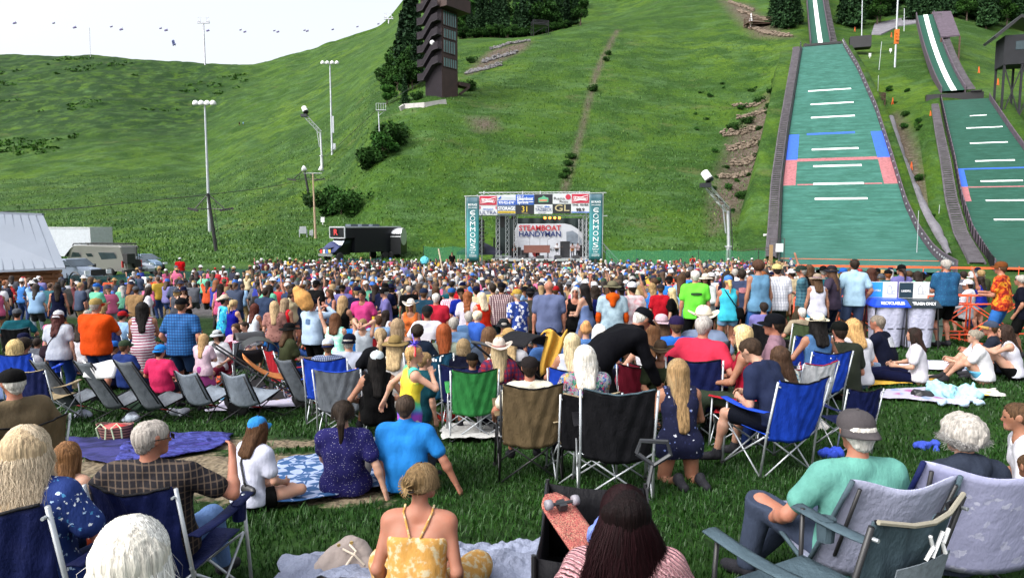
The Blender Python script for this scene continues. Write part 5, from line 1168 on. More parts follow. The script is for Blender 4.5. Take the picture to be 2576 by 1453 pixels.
def body_mesh(J,h,face=True,hands=1,voxh=None):
 S=Sdf();torso(S,J);fem=J['fem'];q=.9 if fem else 1.0;H,hu,hf,hr=J['H'],J['hu'],J['hf'],J['hr']
 S.add(J['NB']-J['up2']*.02,H-hu*.06-hf*.02,.056*q,.05*q,.025)
 for i in(0,1):
  a,e,w=J['S%d'%i],J['E%d'%i],J['A%d'%i];S.add(a,e,.05*q,.038*q,.03);S.add(e,w,.039*q,.026*q,.02)
  m=e+(w-e)*.25;S.add(m,m,.041*q,.041*q,.03)
  l,kn,f=J['L%d'%i],J['K%d'%i],J['F%d'%i];S.add(l,kn,.086*(1.02 if fem else 1),.054,.04);c=kn+(f-kn)*.3;S.add(kn,f,.05,.033,.02)
  bk=unit(np.cross(f-kn,V3(1,0,0)));S.add(c-bk*.0+V3(0,-.012,0),c+(f-kn)*.12+V3(0,-.012,0),.055,.046,.04)
  S.add(f-V3(0,0,.02),J['T%d'%i],.036,.03,.02)
 S.add(H-hf*.02+hu*.014,H+hf*.02+hu*.014,.078*q+.006,.074*q+.006,.03,hr,1.08)
 S.add(H-hu*.015+hf*.02,H-hu*.088+hf*.062,.063,.030,.03,hr,1.05)
 if face:
  S.add(H-hu*.0+hf*.082,H-hu*.035+hf*.103,.009,.013,.012)
  for sg in(-1,1):S.add(H+hr*sg*.078-hu*.02,H+hr*sg*.080+hu*.015,.016,.018,.008,hr,2.2)
  S.add(H-hu*.060+hf*.082,H-hu*.064+hf*.082,.012,.012,.012,hu,.8)
 Vs,Fs=[],[]
 if hands==0:
  for i in(0,1):
   w=J['A%d'%i];d=unit(w-J['E%d'%i]);S.add(w,w+d*.10,.03,.032,.02,V3(1,0,0),1.3)
 V,Fq=sdf_mesh(S,h);V=relax(V,Fq,1,.3);Vs.append(V);Fs.append(Fq);n=len(V)
 if hands:
  for i in(0,1):
   V2,F2=hand_mesh(J,i,.0055 if hands>1 else .008);Vs.append(V2);Fs.append(F2+n);n+=len(V2)
 V=np.concatenate(Vs);Fq=np.concatenate(Fs);mi=np.zeros(len(Fq),int)
 if face:
  c=V[Fq].mean(1);r=c-H;x,y,z=r@hr,r@hf,r@hu
  ey=(y>.045)&(np.abs(np.abs(x)-.032)<.013)&(np.abs(z+.002)<.006);br=(y>.045)&(np.abs(np.abs(x)-.033)<.019)&(np.abs(z-.021)<.004)
  mo=(y>.06)&(np.abs(x)<.024)&(np.abs(z+.064)<.006);mi[ey|br]=1;mi[mo]=2
 return npmesh('body',V,Fq,[SKIN,FEAT_D,LIPS],True,mi)
def hand_mesh(J,i,h):
 "palm, four bent fingers of unequal length and a thumb"
 w,e=J['A%d'%i],J['E%d'%i];d=unit(w-e);sg=-1 if i==0 else 1;c=J.get('curl',.5)
 inn=unit(V3(-sg,.25,-.15)-d*(V3(-sg,.25,-.15)@d));side=unit(np.cross(d,inn));
 if side@V3(0,1,.2)<0:side=-side
 S=Sdf();kn=w+d*.085
 for q in(-.024,-.008,.008,.024):S.add(w+side*q*.5,kn+side*q,.014,.0125,.016)
 S.add(e+(w-e)*.85,w,.026,.021,.015)
 for q,L_ in((.027,.070),(.009,.079),(-.009,.074),(-.026,.058)):
  a=kn+side*q;ang=c*1.0;b=a+(d*math.cos(ang*.5)+inn*math.sin(ang*.5))*L_*.45;cc=b+(d*math.cos(ang*1.4)+inn*math.sin(ang*1.4))*L_*.32;g=cc+(d*math.cos(ang*2)+inn*math.sin(ang*2))*L_*.25
  S.add(a,b,.0088,.0080,.003);S.add(b,cc,.0080,.0074,.003);S.add(cc,g,.0074,.0064,.003)
 a=w+d*.025+side*.018;b=a+unit(d*.6+side*.7+inn*.35)*.045;g=b+unit(d*.95+side*.2+inn*.4)*.032;S.add(a,b,.0125,.0095,.006);S.add(b,g,.0095,.0078,.003)
 return sdf_mesh(S,h,big=.03)
def fold(amp,f,seed,up=None):
 def g(P):
  x=P*np.array([1.0,1.0,.45]);return amp*(snoise(x,f,seed)+.5*snoise(x,f*2.3,seed+3))
 return g
def top_mesh(J,kind,h,seed=0):
 "tee, long, tank, strap, dress, straps (bare shoulders), hoodie, jacket"
 S=Sdf();infl={'tee':.02,'long':.02,'tank':.012,'strap':.009,'dress':.012,'sundress':.012,'hoodie':.026,'jacket':.026,'polo':.018,'crop':.008}[kind]
 torso(S,J,infl,.05,kind not in('strap','sundress'));up,P,NB=J['up1'],J['P'],J['NB'];cuts,holes=[],[]
 sl={'tee':.62,'polo':.66,'long':2,'hoodie':2,'jacket':2}.get(kind,0)
 for i in(0,1):
  a,e,w=J['S%d'%i],J['E%d'%i],J['A%d'%i]
  if 0<sl<=1:S.add(a,a+(e-a)*sl,.062+infl*.6,.058+infl*.7,.03)
  elif sl==2:S.add(a,e,.058+infl*.6,.047+infl*.6,.03);S.add(e,w-(w-e)*.04,.047+infl*.6,.033+infl*.6,.03)
 sit=J['P'][2]<.8 and J['pose']!='kneel'
 drop=.12 if not sit else .05
 if kind in('dress','sundress'):
  m=(J['K0']+J['K1'])/2
  if sit or J['pose']=='kneel':
   for i in(0,1):S.add(J['L%d'%i],J['L%d'%i]+(J['K%d'%i]-J['L%d'%i])*1.02,.115,.10,.09)
   drop=.14
  else:S.add(P,P+(m-P)*1.0-V3(0,0,.0),.15,.185,.06);drop=.6
 elif drop:x=V3(1,0,0);S.add(P-x*.06-up*.03,P-x*.065-up*(drop+.02),.116*J['wide']+infl,.124*J['wide']+infl,.04,J['fw1'],1.04);S.add(P+x*.06-up*.03,P+x*.065-up*(drop+.02),.116*J['wide']+infl,.124*J['wide']+infl,.04,J['fw1'],1.04)
 if kind in('dress','sundress')and not sit and J['pose']!='kneel':cuts.append(lambda Q:(m[2]+.04)-Q[...,2])
 else:cuts.append(lambda Q:-((Q-(P-up*drop))@up))
 if kind in('strap','sundress'):
  top=J['C']+J['up2']*.035;cuts.append(lambda Q:(Q-top)@J['up2'])
 elif kind=='crop':cuts[-1]=lambda Q:-((Q-(J['W']+up*.0))@up)
 nk=NB+J['up2']*.015+J['fw2']*.03
 if kind in('tank','dress'):
  holes.append(lambda Q:np.linalg.norm((Q-nk)*np.array([1,1,.8]),axis=-1)-.088)
  for i,sg in((0,-1),(1,1)):
   s_=J['S%d'%i]+J['rt']*sg*.035;holes.append(lambda Q,s_=s_:np.linalg.norm(Q-s_,axis=-1)-.077)
 else:holes.append(lambda Q:np.linalg.norm(Q-nk,axis=-1)-.068)
 if kind in('hoodie','jacket'):
  holes.pop();
  if kind=='hoodie':S.add(NB+J['rt']*.05-J['fw2']*.05+J['up2']*.02,NB-J['rt']*.05-J['fw2']*.05+J['up2']*.02,.06,.06,.04);S.add(NB-J['fw2']*.08-J['up2']*.03,NB-J['fw2']*.10-J['up2']*.07,.065,.05,.04)
  else:S.add(NB,NB+J['up2']*.065,.068,.066,.02)
 if kind=='polo':S.add(NB-J['up2']*.01,NB+J['up2']*.035,.066,.064,.012);holes.pop()
 V,Fq=sdf_mesh(S,h,cuts,fold(.0045 if kind not in('hoodie','jacket')else .007,16,seed),holes,.075);return relax(V,Fq,1,.35),Fq
def bottom_mesh(J,kind,h,seed=0):
 "pants, shorts, brief shorts, skirt"
 S=Sdf();x=V3(1,0,0);P,up=J['P'],J['up1'];w=J['wide'];i_=.004
 S.add(P-x*.075*w,P+x*.075*w,.112*w+i_,.112*w+i_,.04,J['fw1'],1.12);S.add(P,P+up*.09,.125*w+i_,.115*w+i_,.04,J['fw1'],1.2);cuts=[lambda Q:(Q-(P+up*.11))@up]
 stand=J['pose'].startswith('stand')or J['pose']=='bend'
 if kind=='skirt':
  m=(J['K0']+J['K1'])/2;S.add(P,P+(m-P)*.85,.145,.20,.06)
  if stand:cuts.append(lambda Q:(m[2]+.08)-Q[...,2])
 for i in(0,1):
  l,k,f=J['L%d'%i],J['K%d'%i],J['F%d'%i]
  if kind=='pants':S.add(l,k,.100,.084,.04);S.add(k,f+(k-f)*.06,.082,.060,.035)
  elif kind=='shorts':e=l+(k-l)*.86;S.add(l,e,.108,.090,.035);cuts.append(lambda Q,e=e,k=k,l=l:np.where(np.linalg.norm(Q-e,axis=-1)<.22,((Q-e)@unit(k-l))-.005,-1))
  elif kind=='brief':e=l+(k-l)*.42;S.add(l,e,.105,.10,.035);cuts.append(lambda Q,e=e,k=k,l=l:np.where(np.linalg.norm(Q-e,axis=-1)<.2,((Q-e)@unit(k-l))-.005,-1))
 V,Fq=sdf_mesh(S,h,cuts,fold(.0045,14,seed+5),(),.075);return relax(V,Fq,1,.35),Fq
def shoe_mesh(J,h):
 out=[],[];n=0
 for i in(0,1):
  S=Sdf();f,t=J['F%d'%i],J['T%d'%i];d=unit(t-f);S.add(f-V3(0,0,.035)-d*.02,t,.046,.040,.02,V3(0,0,1),1.0);S.add(f,f+(J['K%d'%i]-f)*.06,.043,.042,.02)
  V,Fq=sdf_mesh(S,h);out[0].append(V);out[1].append(Fq+n);n+=len(V)
 return np.concatenate(out[0]),np.concatenate(out[1])
def hair_mesh(J,style,h,seed=0,hat=False):
 H,hu,hf,hr,NB=J['H'],J['hu'],J['hf'],J['hr'],J['NB'];S=Sdf();q=.9 if J['fem']else 1.0;g=hf*1.0
 t={'short':.006,'buzz':.002,'curly':.03,'afro':.035}.get(style,.012)*(.3 if hat else 1)
 S.add(H-hf*.026+hu*.018,H+hf*.016+hu*.022,.081*q+t+.004,.075*q+t+.004,.02,hr,1.06)
 dn=-V3(0,0,1);bk=unit(-J['fw2']*V3(1,1,1));base=H-hf*.06-hu*.03
 back=NB-J['fw2']*.075
 if style in('short','buzz'):S.add(H-hf*.05-hu*.02,H-hf*.055-hu*.05,.058,.045,.02,hr,.9)
 L_={'bob':.10,'shoulder':.17,'long':.30,'verylong':.46,'curlylong':.26,'ponytail':.0,'pigtail':0}.get(style,0)
 if L_:
  end=back-J['up2']*(L_-.06)-J['fw2']*.035 if L_>.15 else H-hf*.04-hu*(L_+.02)
  wd=.055 if L_<.3 else .04;end=end+hr*.012*math.sin(seed)
  for sg in(-1,0,1):
   a=H+hr*sg*.055-hf*(.03+.02*(sg==0));S.add(a,end.copy()+hr*sg*wd*(.8 if L_>.25 else 1)+V3(0,0,.02*abs(sg)),.048,.022 if L_>.25 else .032 if L_>.15 else .045,.035)
   if sg:S.add(H+hr*sg*.068+hf*.01,H+hr*sg*.078-hu*min(L_,.15)-hf*.01,.028,.024,.03)
 if style=='ponytail':a=H-hf*.095+hu*.0;b=a-hf*.05-V3(0,0,.07);c=b-V3(0,0,.16)-J['fw2']*.01;S.add(a,b,.03,.034,.02);S.add(b,c,.034,.014,.02)
 if style=='bun':a=H-hf*.105+hu*.03;S.add(a,a+hr*.02,.038,.036,.02);S.add(a+hu*.03,a+hu*.05-hr*.01,.016,.008,.01)
 if style=='updo':a=H-hf*.05+hu*.085;S.add(a,a-hf*.02,.055,.05,.02)
 if style=='pigtail':
  for sg in(-1,1):a=H+hr*sg*.075-hf*.05-hu*.03;S.add(a,a-V3(0,0,.1)+hr*sg*.02,.022,.017,.01);S.add(a-V3(0,0,.1)+hr*sg*.02,a-V3(0,0,.17)+hr*sg*.025,.019,.012,.01)
 fl=.012 if style in('short','buzz','curly','afro')else-.006
 face=H+hf*(.09+t*.3)-hu*.042;cuts=[lambda P:(P-(H+hu*.05))@hu]if hat else[]
 def facecut(P):
  r=P-face;return np.sqrt(((r@hr)/.072)**2+((r@hf)/(.085+t))**2+((r@hu)/.088)**2)*.08-.08
 holes=[facecut]
 if style in('short','buzz','bun','updo'):holes.append(lambda P:np.linalg.norm(P-(H-hu*.115+hf*.05),axis=-1)-.078)
 amp,fr={'curly':(.010,60),'afro':(.012,55),'curlylong':(.014,45)}.get(style,(.003,60))
 def dp(P):
  if style in('curly','afro','curlylong'):return amp*snoise(P,fr,seed)
  r=P-H;a=np.arctan2(r@hr,-(r@hf));return .0032*np.sin(a*26+3*snoise(P,8,seed))+.003*snoise(P,25,seed)
 V,Fq=sdf_mesh(S,h,cuts,dp,holes,.05);return V,Fq
def hat_build(J,kind,parent,col,col2=None,mat=None,back=False,tilt=0):
 "cap, cowboy, sun, bucket, beanie; col2 is the band or brim colour"
 H,hu,hf,hr=[Vector(J[k])for k in('H','hu','hf','hr')];q=.9 if J['fem']else 1.0
 if back:hf,hr=-hf,-hr
 R=Matrix((hr,hf,hu)).transposed();c=H+hu*.028;mb=MB();n=20
 def dome(r,zz,hgt,sq=.93,top=1.0,dent=0.0):
  mb_=[]
  for z,s in((0,1.0),(.25,1.0),(.5,.95*top),(.72,.82*top),(.88,.6*top),(.97,.32*top),(1.0,.02)):
   mb_.append([(r*s*sq*math.cos(2*pi*k/n),r*s*1.08*math.sin(2*pi*k/n)-.008,zz+hgt*z-dent*(1-s)*.5*(abs(math.cos(2*pi*k/n))<.4))for k in range(n)])
  return mb_
 def skinrings(rings):
  vs=[R@Vector(p)+c for r in rings for p in r];fs=[(i*n+k,i*n+(k+1)%n,(i+1)*n+(k+1)%n,(i+1)*n+k)for i in range(len(rings)-1)for k in range(n)];mb.add(vs,fs+[tuple(range((len(rings)-1)*n,len(rings)*n))])
 M=mat or CLOTH;r0=.092*q+.008
 if kind=='cap':
  skinrings(dome(r0,-.005,.098));hat=mb.build('cap',M,parent,True,color=col);mb=MB()
  def br(u,v):a=(u-.5)*pi*.95;rr=r0*(.96+.78*v*math.cos(a)**.6 if math.cos(a)>0 else .96);return R@Vector((math.sin(a)*r0*(.93+.06*v),math.cos(a)*rr*1.0+.0,.002-.018*v*v-.03*(abs(math.sin(a))**2)*v))+c
  mb.grid(br,12,5,.006);mb.build('visor',M,hat,True,color=col2 or col)
  mb=MB();mb.lathe([(.009,0),(.006,.008)],c+hu*.094,8);mb.build('button',M,hat,color=col)
  if back:
   mb=MB();mb.lathe([(.0,-.001),(.035,.0)],c-hf*(r0*1.02)+hu*.02,12,R@Matrix.Rotation(pi/2,3,'X'),False)
  return hat
 if kind=='beanie':skinrings(dome(r0+.004,-.03,.135));return mb.build('beanie',M,parent,True,color=col)
 brim={'cowboy':.19,'sun':.175,'bucket':.14,'fedora':.15}[kind];hgt={'cowboy':.125,'sun':.10,'bucket':.085,'fedora':.105}[kind];up={'cowboy':.06,'sun':-.015,'bucket':-.045,'fedora':.012}[kind]
 skinrings(dome(r0*1.02,0,hgt,.93,{'cowboy':.98,'fedora':.98}.get(kind,1.0),.045 if kind in('cowboy','fedora')else 0));hat=mb.build('hat',M,parent,True,color=col);mb=MB()
 def bf(u,v):
  a=u*2*pi;ww=r0*.9+(brim-r0*.9)*v;side=abs(math.sin(a-pi/2))if False else abs(math.cos(a));z=up*v*v*(side**1.5*1.3-.35 if kind=='cowboy' else 1)+.006*math.sin(3*a+1)*v
  return R@Vector((math.cos(a)*ww*.95,math.sin(a)*ww*1.06,z))+c
 mb.grid(bf,28,5,.005);mb.build('brim',M,hat,True,color=col);mb=MB()
 mb.tube([R@Vector((math.cos(2*pi*k/20)*r0*.97,math.sin(2*pi*k/20)*r0*1.1-.008,.014))+c for k in range(20)],.007,5,closed=True);mb.build('hatband',M,hat,color=col2 or tuple(x*.3 for x in col))
 return hat
SKINS=dict(light=(.38,.21,.145),fair=(.42,.25,.18),tan=(.27,.135,.085),sun=(.33,.15,.10),brown=(.16,.075,.045),dark=(.10,.05,.035))
HAIRS=dict(blonde=(.42,.29,.13),dirty=(.24,.16,.08),brown=(.07,.04,.022),dark=(.02,.014,.011),black=(.008,.007,.007),grey=(.30,.29,.28),silver=(.5,.5,.49),white=(.85,.84,.80),red=(.20,.055,.02),ginger=(.26,.10,.035),maroon=(.035,.006,.008))
def hexc(c):return tuple(.70*x**1.3 for x in srgb(c))if isinstance(c,str)else c
def person_mesh_parts(pose='stand',fem=False,wide=1.0,top=('tee','#888888'),bot=('shorts','#444444'),hair=('short','brown'),hat=None,skin='light',shoes='#555555',h=.02,face=True,hlv=1,seed=0,loc=(0,0,0),yaw=0.0,s=1.0,label='',group=None,extras=None,name='person',**ov):
 J=skel(pose,fem,wide,**ov);root=empty(name,loc,yaw,label,'person',group);root.scale=(s,s,s);sk=SKINS[skin]if isinstance(skin,str)else skin
 link('body',body_mesh(J,h,face,hlv),root,color=sk)
 if top:
  V,Fq=top_mesh(J,top[0],h,seed);col=hexc(top[1])if not hasattr(top[1],'node_tree')else(1,1,1);m=top[1]if hasattr(top[1],'node_tree')else CLOTH
  nm={'tee':'shirt','long':'sweater','tank':'tank_top','strap':'strap_top','dress':'dress','sundress':'dress','hoodie':'hooded_sweater','jacket':'jacket','polo':'collared_shirt','crop':'crop_top'}[top[0]]
  t_=link(nm,npmesh(nm,V,Fq,m),root,color=col)
  if top[0]in('strap','sundress'):
   mb=MB();rt,fw,u2=Vector(J['rt']),Vector(J['fw2']),Vector(J['up2']);ct=Vector(J['C'])+u2*.035
   for sg in(-1,1):mb.tube([ct-fw*.108+rt*sg*.03,Vector(J['NB'])-fw*.055+rt*sg*.085,Vector(J['NB'])+u2*.035+rt*sg*.085-fw*.01,ct+fw*.10+rt*sg*.08],.006,5)
   mb.build('strap',m,t_,color=col)
 if bot:
  V,Fq=bottom_mesh(J,bot[0],h,seed);col=hexc(bot[1])if not hasattr(bot[1],'node_tree')else(1,1,1);m=bot[1]if hasattr(bot[1],'node_tree')else CLOTH
  nm={'pants':'trousers','shorts':'shorts','brief':'shorts','skirt':'skirt'}[bot[0]];link(nm,npmesh(nm,V,Fq,m),root,color=col)
 if shoes:V,Fq=shoe_mesh(J,max(h,.012));link('shoes',npmesh('shoes',V,Fq,LEATHER),root,color=hexc(shoes))
 if hair and hair[0]!='bald':
  V,Fq=hair_mesh(J,hair[0],min(h,.014)if h<.02 else h*.8,seed,bool(hat));link('hair',npmesh('hair',V,Fq,HAIR),root,color=HAIRS[hair[1]]if isinstance(hair[1],str)else hair[1])
 if hat:hat_build(J,hat[0],root,hexc(hat[1]),hexc(hat[2])if len(hat)>2 and hat[2]else None,back=(len(hat)>3 and hat[3]))
 if extras:extras(J,root)
 return root,J
def strands(J,parent,col,n=500,length=.3,w=.0035,spread=.06,mat=None,curl=0.0,seed=1,up=False,name='hair_strands'):
 "loose locks of hair laid over the scalp and falling behind and beside the head"
 r=np.random.default_rng(seed);H,hu,hf,hr,NB=J['H'],J['hu'],J['hf'],J['hr'],J['NB'];q=.9 if J['fem']else 1.0;V=[];Fq=[];R0=.088*q+.014
 for i in range(n):
  a=r.uniform(-1,1)*2.25;el=r.uniform(.05,1.5);d0=-hf*math.cos(a)*math.cos(el)+hr*math.sin(a)*math.cos(el)+hu*math.sin(el)
  pts=[H+hu*.02+d0*(R0*r.uniform(.92,1.03))]
  for t in(0.45,1.0):
   e2=el*(1-t);d=-hf*math.cos(a)*math.cos(e2)+hr*math.sin(a)*math.cos(e2)+hu*math.sin(e2);pts.append(H+hu*(.02-.03*t)+d*(R0*r.uniform(1.0,1.1)))
  fly=r.uniform()<.04;Ls=length*r.uniform(.55,1.05);e=pts[-1];tgt=NB-J['fw2']*.11+hr*math.sin(a)*(.05+spread)
  for t in(.3,.65,1.0):
   p=e-V3(0,0,1)*Ls*t;bl=min(1,Ls*t/.22)*.75*(1 if abs(a)<1.7 else .3);p=p*(1-bl)+V3(tgt[0],tgt[1],p[2])*bl
   p=p+hr*curl*math.sin(8*t+i)+J['fw2']*curl*math.cos(7*t+i*1.3)+r.normal(0,(.018 if fly else .004)+curl*.3,3);pts.append(p)
  P=np.array(pts);k0=len(V);sd=unit(np.cross(P[-1]-P[0]+1e-4,d0));nrm=d0
  for j,p in enumerate(P):
   ww=w*(1.1-.75*j/(len(P)-1));V+=[p-sd*ww,p+nrm*ww*.6,p+sd*ww]
  for j in range(len(P)-1):
   b=k0+j*3;Fq+=[(b,b+1,b+4,b+3),(b+1,b+2,b+5,b+4)]
 me=npmesh(name,np.array(V),np.array(Fq),STRM);tn=np.repeat(r.uniform(.45,1.35,n),len(V)//n);vcolor(me,np.stack([tn,tn,tn,tn*0+1],-1));return link(name,me,parent,color=col)
def fabric(name,col,rough=.7,wr=.5,sc=5):
 if name in _mc:return _mc[name]
 m,nt,b=new_mat(name);v=coords(nt);n=noise(nt,v,sc,4,.6);L(nt,ramp(nt,n,[(.35,tuple(x*.8 for x in col)),(.65,tuple(min(1,x*1.12)for x in col))]),b.inputs['Base Color'])
 b.inputs['Roughness'].default_value=rough;b.inputs['Specular IOR Level'].default_value=.15
 wv=noise(nt,coords(nt,(7,7,3)),1,5,.7);bump(nt,b,wv,wr,.05);_mc[name]=m;return m
FCOL=dict(navy=(.005,.009,.055),blue=(.010,.05,.42),royal=(.009,.035,.28),grey=(.11,.125,.145),steel=(.17,.20,.24),black=(.006,.006,.008),brown=(.12,.085,.045),green=(.03,.20,.05),lime=(.10,.36,.06),red=(.30,.012,.02),darkred=(.16,.01,.025),teal=(.012,.07,.13),white=(.62,.63,.66),lavender=(.30,.315,.43),slate=(.055,.085,.105),olive=(.06,.09,.04),tan=(.30,.24,.15),yellow=(.55,.36,.03),sky=(.05,.25,.6),purple=(.06,.03,.14),orange=(.7,.12,.02))
def fab(c):return fabric('canvas_'+c,FCOL[c])
def wr_(u,v,k):return .007*math.sin(9*u+7*v+k)+.007*math.sin(14*(u-.5)*(1.3-v)+k)*(1-v)+.005*math.sin(23*u*v+3*k)*v+.006*math.sin(31*abs(u-.5)-9*v)
def quad_chair(loc,yaw,col='navy',frame='steel',trim=None,s=1.0,label='',group=None,bh=.50,wd=.54,lean=.13,seat=.42,pocket=True,wave=.038,name='camp_chair',seed=0):
 root=empty(name,loc,yaw,label,'chair',group);root.scale=(s,)*3;FM=METAL if frame=='steel' else BLACK;hw=wd/2;T_=fab(trim or col);r=random.Random(seed)
 yb0,yb1=-.20,-.20-lean;zt=seat+bh
 mb=MB();mb.grid(lambda u,v:((-hw+.015+(wd-.03)*u)*(1+.03*v),yb0+(yb1-yb0)*v-.045*math.sin(pi*u)*(1-.35*v)+wr_(u,v,seed),seat-.05+(bh+.05)*v-wave*math.sin(pi*u)*v+.03*math.sin(pi*u)*(1-v)*-1),26,18,.006);mb.build('backrest',fab(col),root,True)
 mb=MB();mb.tube([(-hw+.015+(wd-.03)*u,yb1-.045*math.sin(pi*u)*.65+wr_(u,1,seed)-.003,zt-wave*math.sin(pi*u))for u in np.linspace(0,1,13)],.0075,6);mb.build('hem',fab(trim or('black' if col!='black' else 'slate')),root,True)
 mb=MB();mb.grid(lambda u,v:(-hw+.01+(wd-.02)*u,yb0+.50*v,seat-.075*math.sin(pi*u)*math.sin(pi*min(1,v*.9+.1))+.0*v),10,8,.006);mb.build('seat',T_,root,True)
 for sg in(-1,1):
  mb=MB();mb.grid(lambda u,v:(sg*hw+sg*(.0+.075*(u-.3)),-.22+.58*v,seat+.205-.025*math.sin(pi*v)-.01*abs(u-.5)),4,8,.006);a=mb.build('armrest',T_,root,True)
  if sg==1 and pocket:mb=MB();mb.lathe([(.036,-.10),(.042,0)],(sg*hw+sg*.03,.22,seat+.19),10,None,False);mb.build('cup_holder',T_,a)
  mb=MB();mb.tube([(sg*(hw+.015),-.15,0),(sg*(hw),yb0-.005,seat),(sg*(hw+.01),yb1,zt-.01)],.0105,7);mb.build('leg',FM,root,True)
  mb=MB();mb.tube([(sg*(hw+.03),.34,0),(sg*(hw+.005),.32,seat+.2)],.0105,7);mb.build('leg',FM,root,True)
  for p in((sg*(hw+.002),yb1-.012,zt-.05),(sg*(hw+.002),yb0-.02,seat+.03)):mb=MB();mb.lathe([(.007,-.010),(.007,.010)],p,8,Matrix.Rotation(pi/2,3,'X'));mb.build('rivet',METAL,root)
 mb=MB();q=hw+.01
 for(a,b)in(((-q,-.17,.02),(q,-.2,seat)),((q,-.17,.02),(-q,-.2,seat)),((-q,.34,.02),(q,.3,seat-.02)),((q,.34,.02),(-q,.3,seat-.02)),((-q,-.16,.02),(-q,.3,seat-.02)),((-q,.33,.02),(-q,-.19,seat-.02)),((q,-.16,.02),(q,.3,seat-.02)),((q,.33,.02),(q,-.19,seat-.02))):mb.tube([a,b],.0085,6)
 mb.build('cross_brace',FM,root,True)
 mb=MB();[mb.lathe([(.02,0),(.016,.025)],p,8)for p in((-hw-.015,-.15,0),(hw+.015,-.15,0),(-hw-.03,.34,0),(hw+.03,.34,0))];mb.build('foot_cap',BLACK,root)
 return root
def sling_chair(loc,yaw,col='grey',s=1.0,high=True,label='',group=None,edge='black',taper=.8,seed=0,hubc=True,wd=.50,name='lounge_chair',tip=0.0,shade=None):
 root=empty(name,loc,yaw,label,'chair',group);root.scale=(s,)*3;Lb=.80 if high else .46;hw=wd/2;E=fab(edge)if edge in FCOL else BLACK;lean=.42 if high else .34
 def back(u,v,off=0):
  w=hw*(1-(1-taper)*v);return(-w+2*w*u,-.05-lean*v*Lb/.8*1.05-.07*math.sin(pi*u)*(1-.5*v)+off,.27+Lb*v*.93-.05*(1-v)*math.sin(pi*u)+.02*math.cos(pi*(u*2-1))*(-1 if not high else-.6)*v)
 mb=MB();mb.grid(back,14,14,.006);mb.build('backrest',shade or fab(col),root,True)
 mb=MB();mb.grid(lambda u,v:((-hw+2*hw*u)*(1+.02*v),-.06+.48*v,.27+.10*v-.09*math.sin(pi*u)*math.sin(pi*(.2+.7*v))),12,8,.006);mb.build('seat',shade or fab(col),root,True)
 for sg in(-1,1):
  u=0 if sg<0 else 1;mb=MB();mb.tube([Vector(back(u,v))+Vector((0,-.01,0))for v in(0,.25,.5,.75,1)]if True else[],.011,6);mb.tube([(sg*hw,-.05,.27),(sg*hw*1.02,.42,.37)],.011,6);mb.build('side_seam',E,root,True)
  mb=MB();t=Vector(back(u,.93));mb.tube([(sg*.13,.12,.17),(sg*.2,-.12,.34),t+Vector((-sg*.03,-.035,0))],.0085,6);mb.build('frame_pole',BLACK,root,True)
  mb=MB();mb.tube([(sg*.13,.12,.17),(sg*(hw+.04),-.26,0)],.009,6);mb.build('leg',BLACK,root);mb=MB();mb.tube([(sg*.13,.12,.17),(sg*(hw+.03),.40,0)],.009,6);mb.build('leg',BLACK,root)
  mb=MB();mb.tube([(sg*.13,.12,.17),(sg*hw,.41,.37)],.0085,6);mb.build('frame_pole',BLACK,root)
 mb=MB();mb.tube([(-.14,.12,.17),(.14,.12,.17)],.012,8);mb.build('hub',flat('anodised_red',(.40,.02,.03),.3,.5)if hubc else BLACK,root)
 return root
BLK_POLY=[]
def blanket(pts,mat,label,h=.02,wr=.012,n=26,cat='blanket',name='blanket',seed=0,dz=.035):
 "quad cloth lying on the grass; pts are four ground (x,y) corners"
 BLK_POLY.append([(p[0],p[1])for p in pts]);a,b,c,d=[Vector((p[0],p[1],0))for p in pts];mb=MB();cx=sum(p[0]for p in pts)/4;cy=sum(p[1]for p in pts)/4;cz=G(cx,cy)
 def f(u,v):
  e=.045*math.sin(7*v+seed)*(1-2*u)*abs(1-2*u)+.03*math.sin(17*v+seed);g=.045*math.sin(8*u+seed*2)*(1-2*v)*abs(1-2*v)
  p=(a*(1-u)+b*u)*(1-v)+(d*(1-u)+c*u)*v+(b-a)*e*.5+(d-a)*g*.5
  q=np.array([p.x,p.y,seed*1.0]);z=G(p.x,p.y)+dz+wr*(1+float(snoise(q,5,seed))+.7*float(snoise(q,13,seed+2))+.5*abs(float(snoise(q,24,seed+5))))
  return(p.x-cx,p.y-cy,z-cz)
 mb.grid(f,n,n,.008);o=mb.build(name,mat,None,True);o.location=(cx,cy,cz);return tag(o,label,cat)
def heap(x,y,rx_,ry_,hz,mat,label,cat,name,seed=0,lumps=7,amp=.35,h=.012,z0=0.0,rz=0.0,stretch=1.0):
 "crumpled soft heap"
 S=Sdf();r=random.Random(seed)
 for i in range(lumps):
  a=r.uniform(0,6.28);q=r.uniform(.1,.7);p=V3(math.cos(a)*rx_*q,math.sin(a)*ry_*q,hz*r.uniform(.2,.55));b=p+V3(r.uniform(-.3,.3)*rx_,r.uniform(-.3,.3)*ry_,r.uniform(-.1,.3)*hz);S.add(p,b,hz*r.uniform(.3,.5),hz*r.uniform(.25,.45),hz*.4)
 V,Fq=sdf_mesh(S,h,[lambda P:-P[...,2]],lambda P:hz*.12*(snoise(P,2.2/hz,seed)+.7*snoise(P,5/hz,seed+1)),(),.06);V[:,2]*=stretch;o=link(name,npmesh(name,V,Fq,mat));o.location=(x,y,G(x,y)+z0);o.rotation_euler=(0,0,rz);return tag(o,label,cat)
GLASSV=flat('vehicle_glass',(.05,.07,.09),.12,0,.4,.8,0);RUB=flat('rubber',(.015,.015,.016),.8);CHR=flat('chrome',(.6,.62,.65),.2,.8)
def carpaint(name,col):return flat(name,col,.3,.25,.04,1,.0)
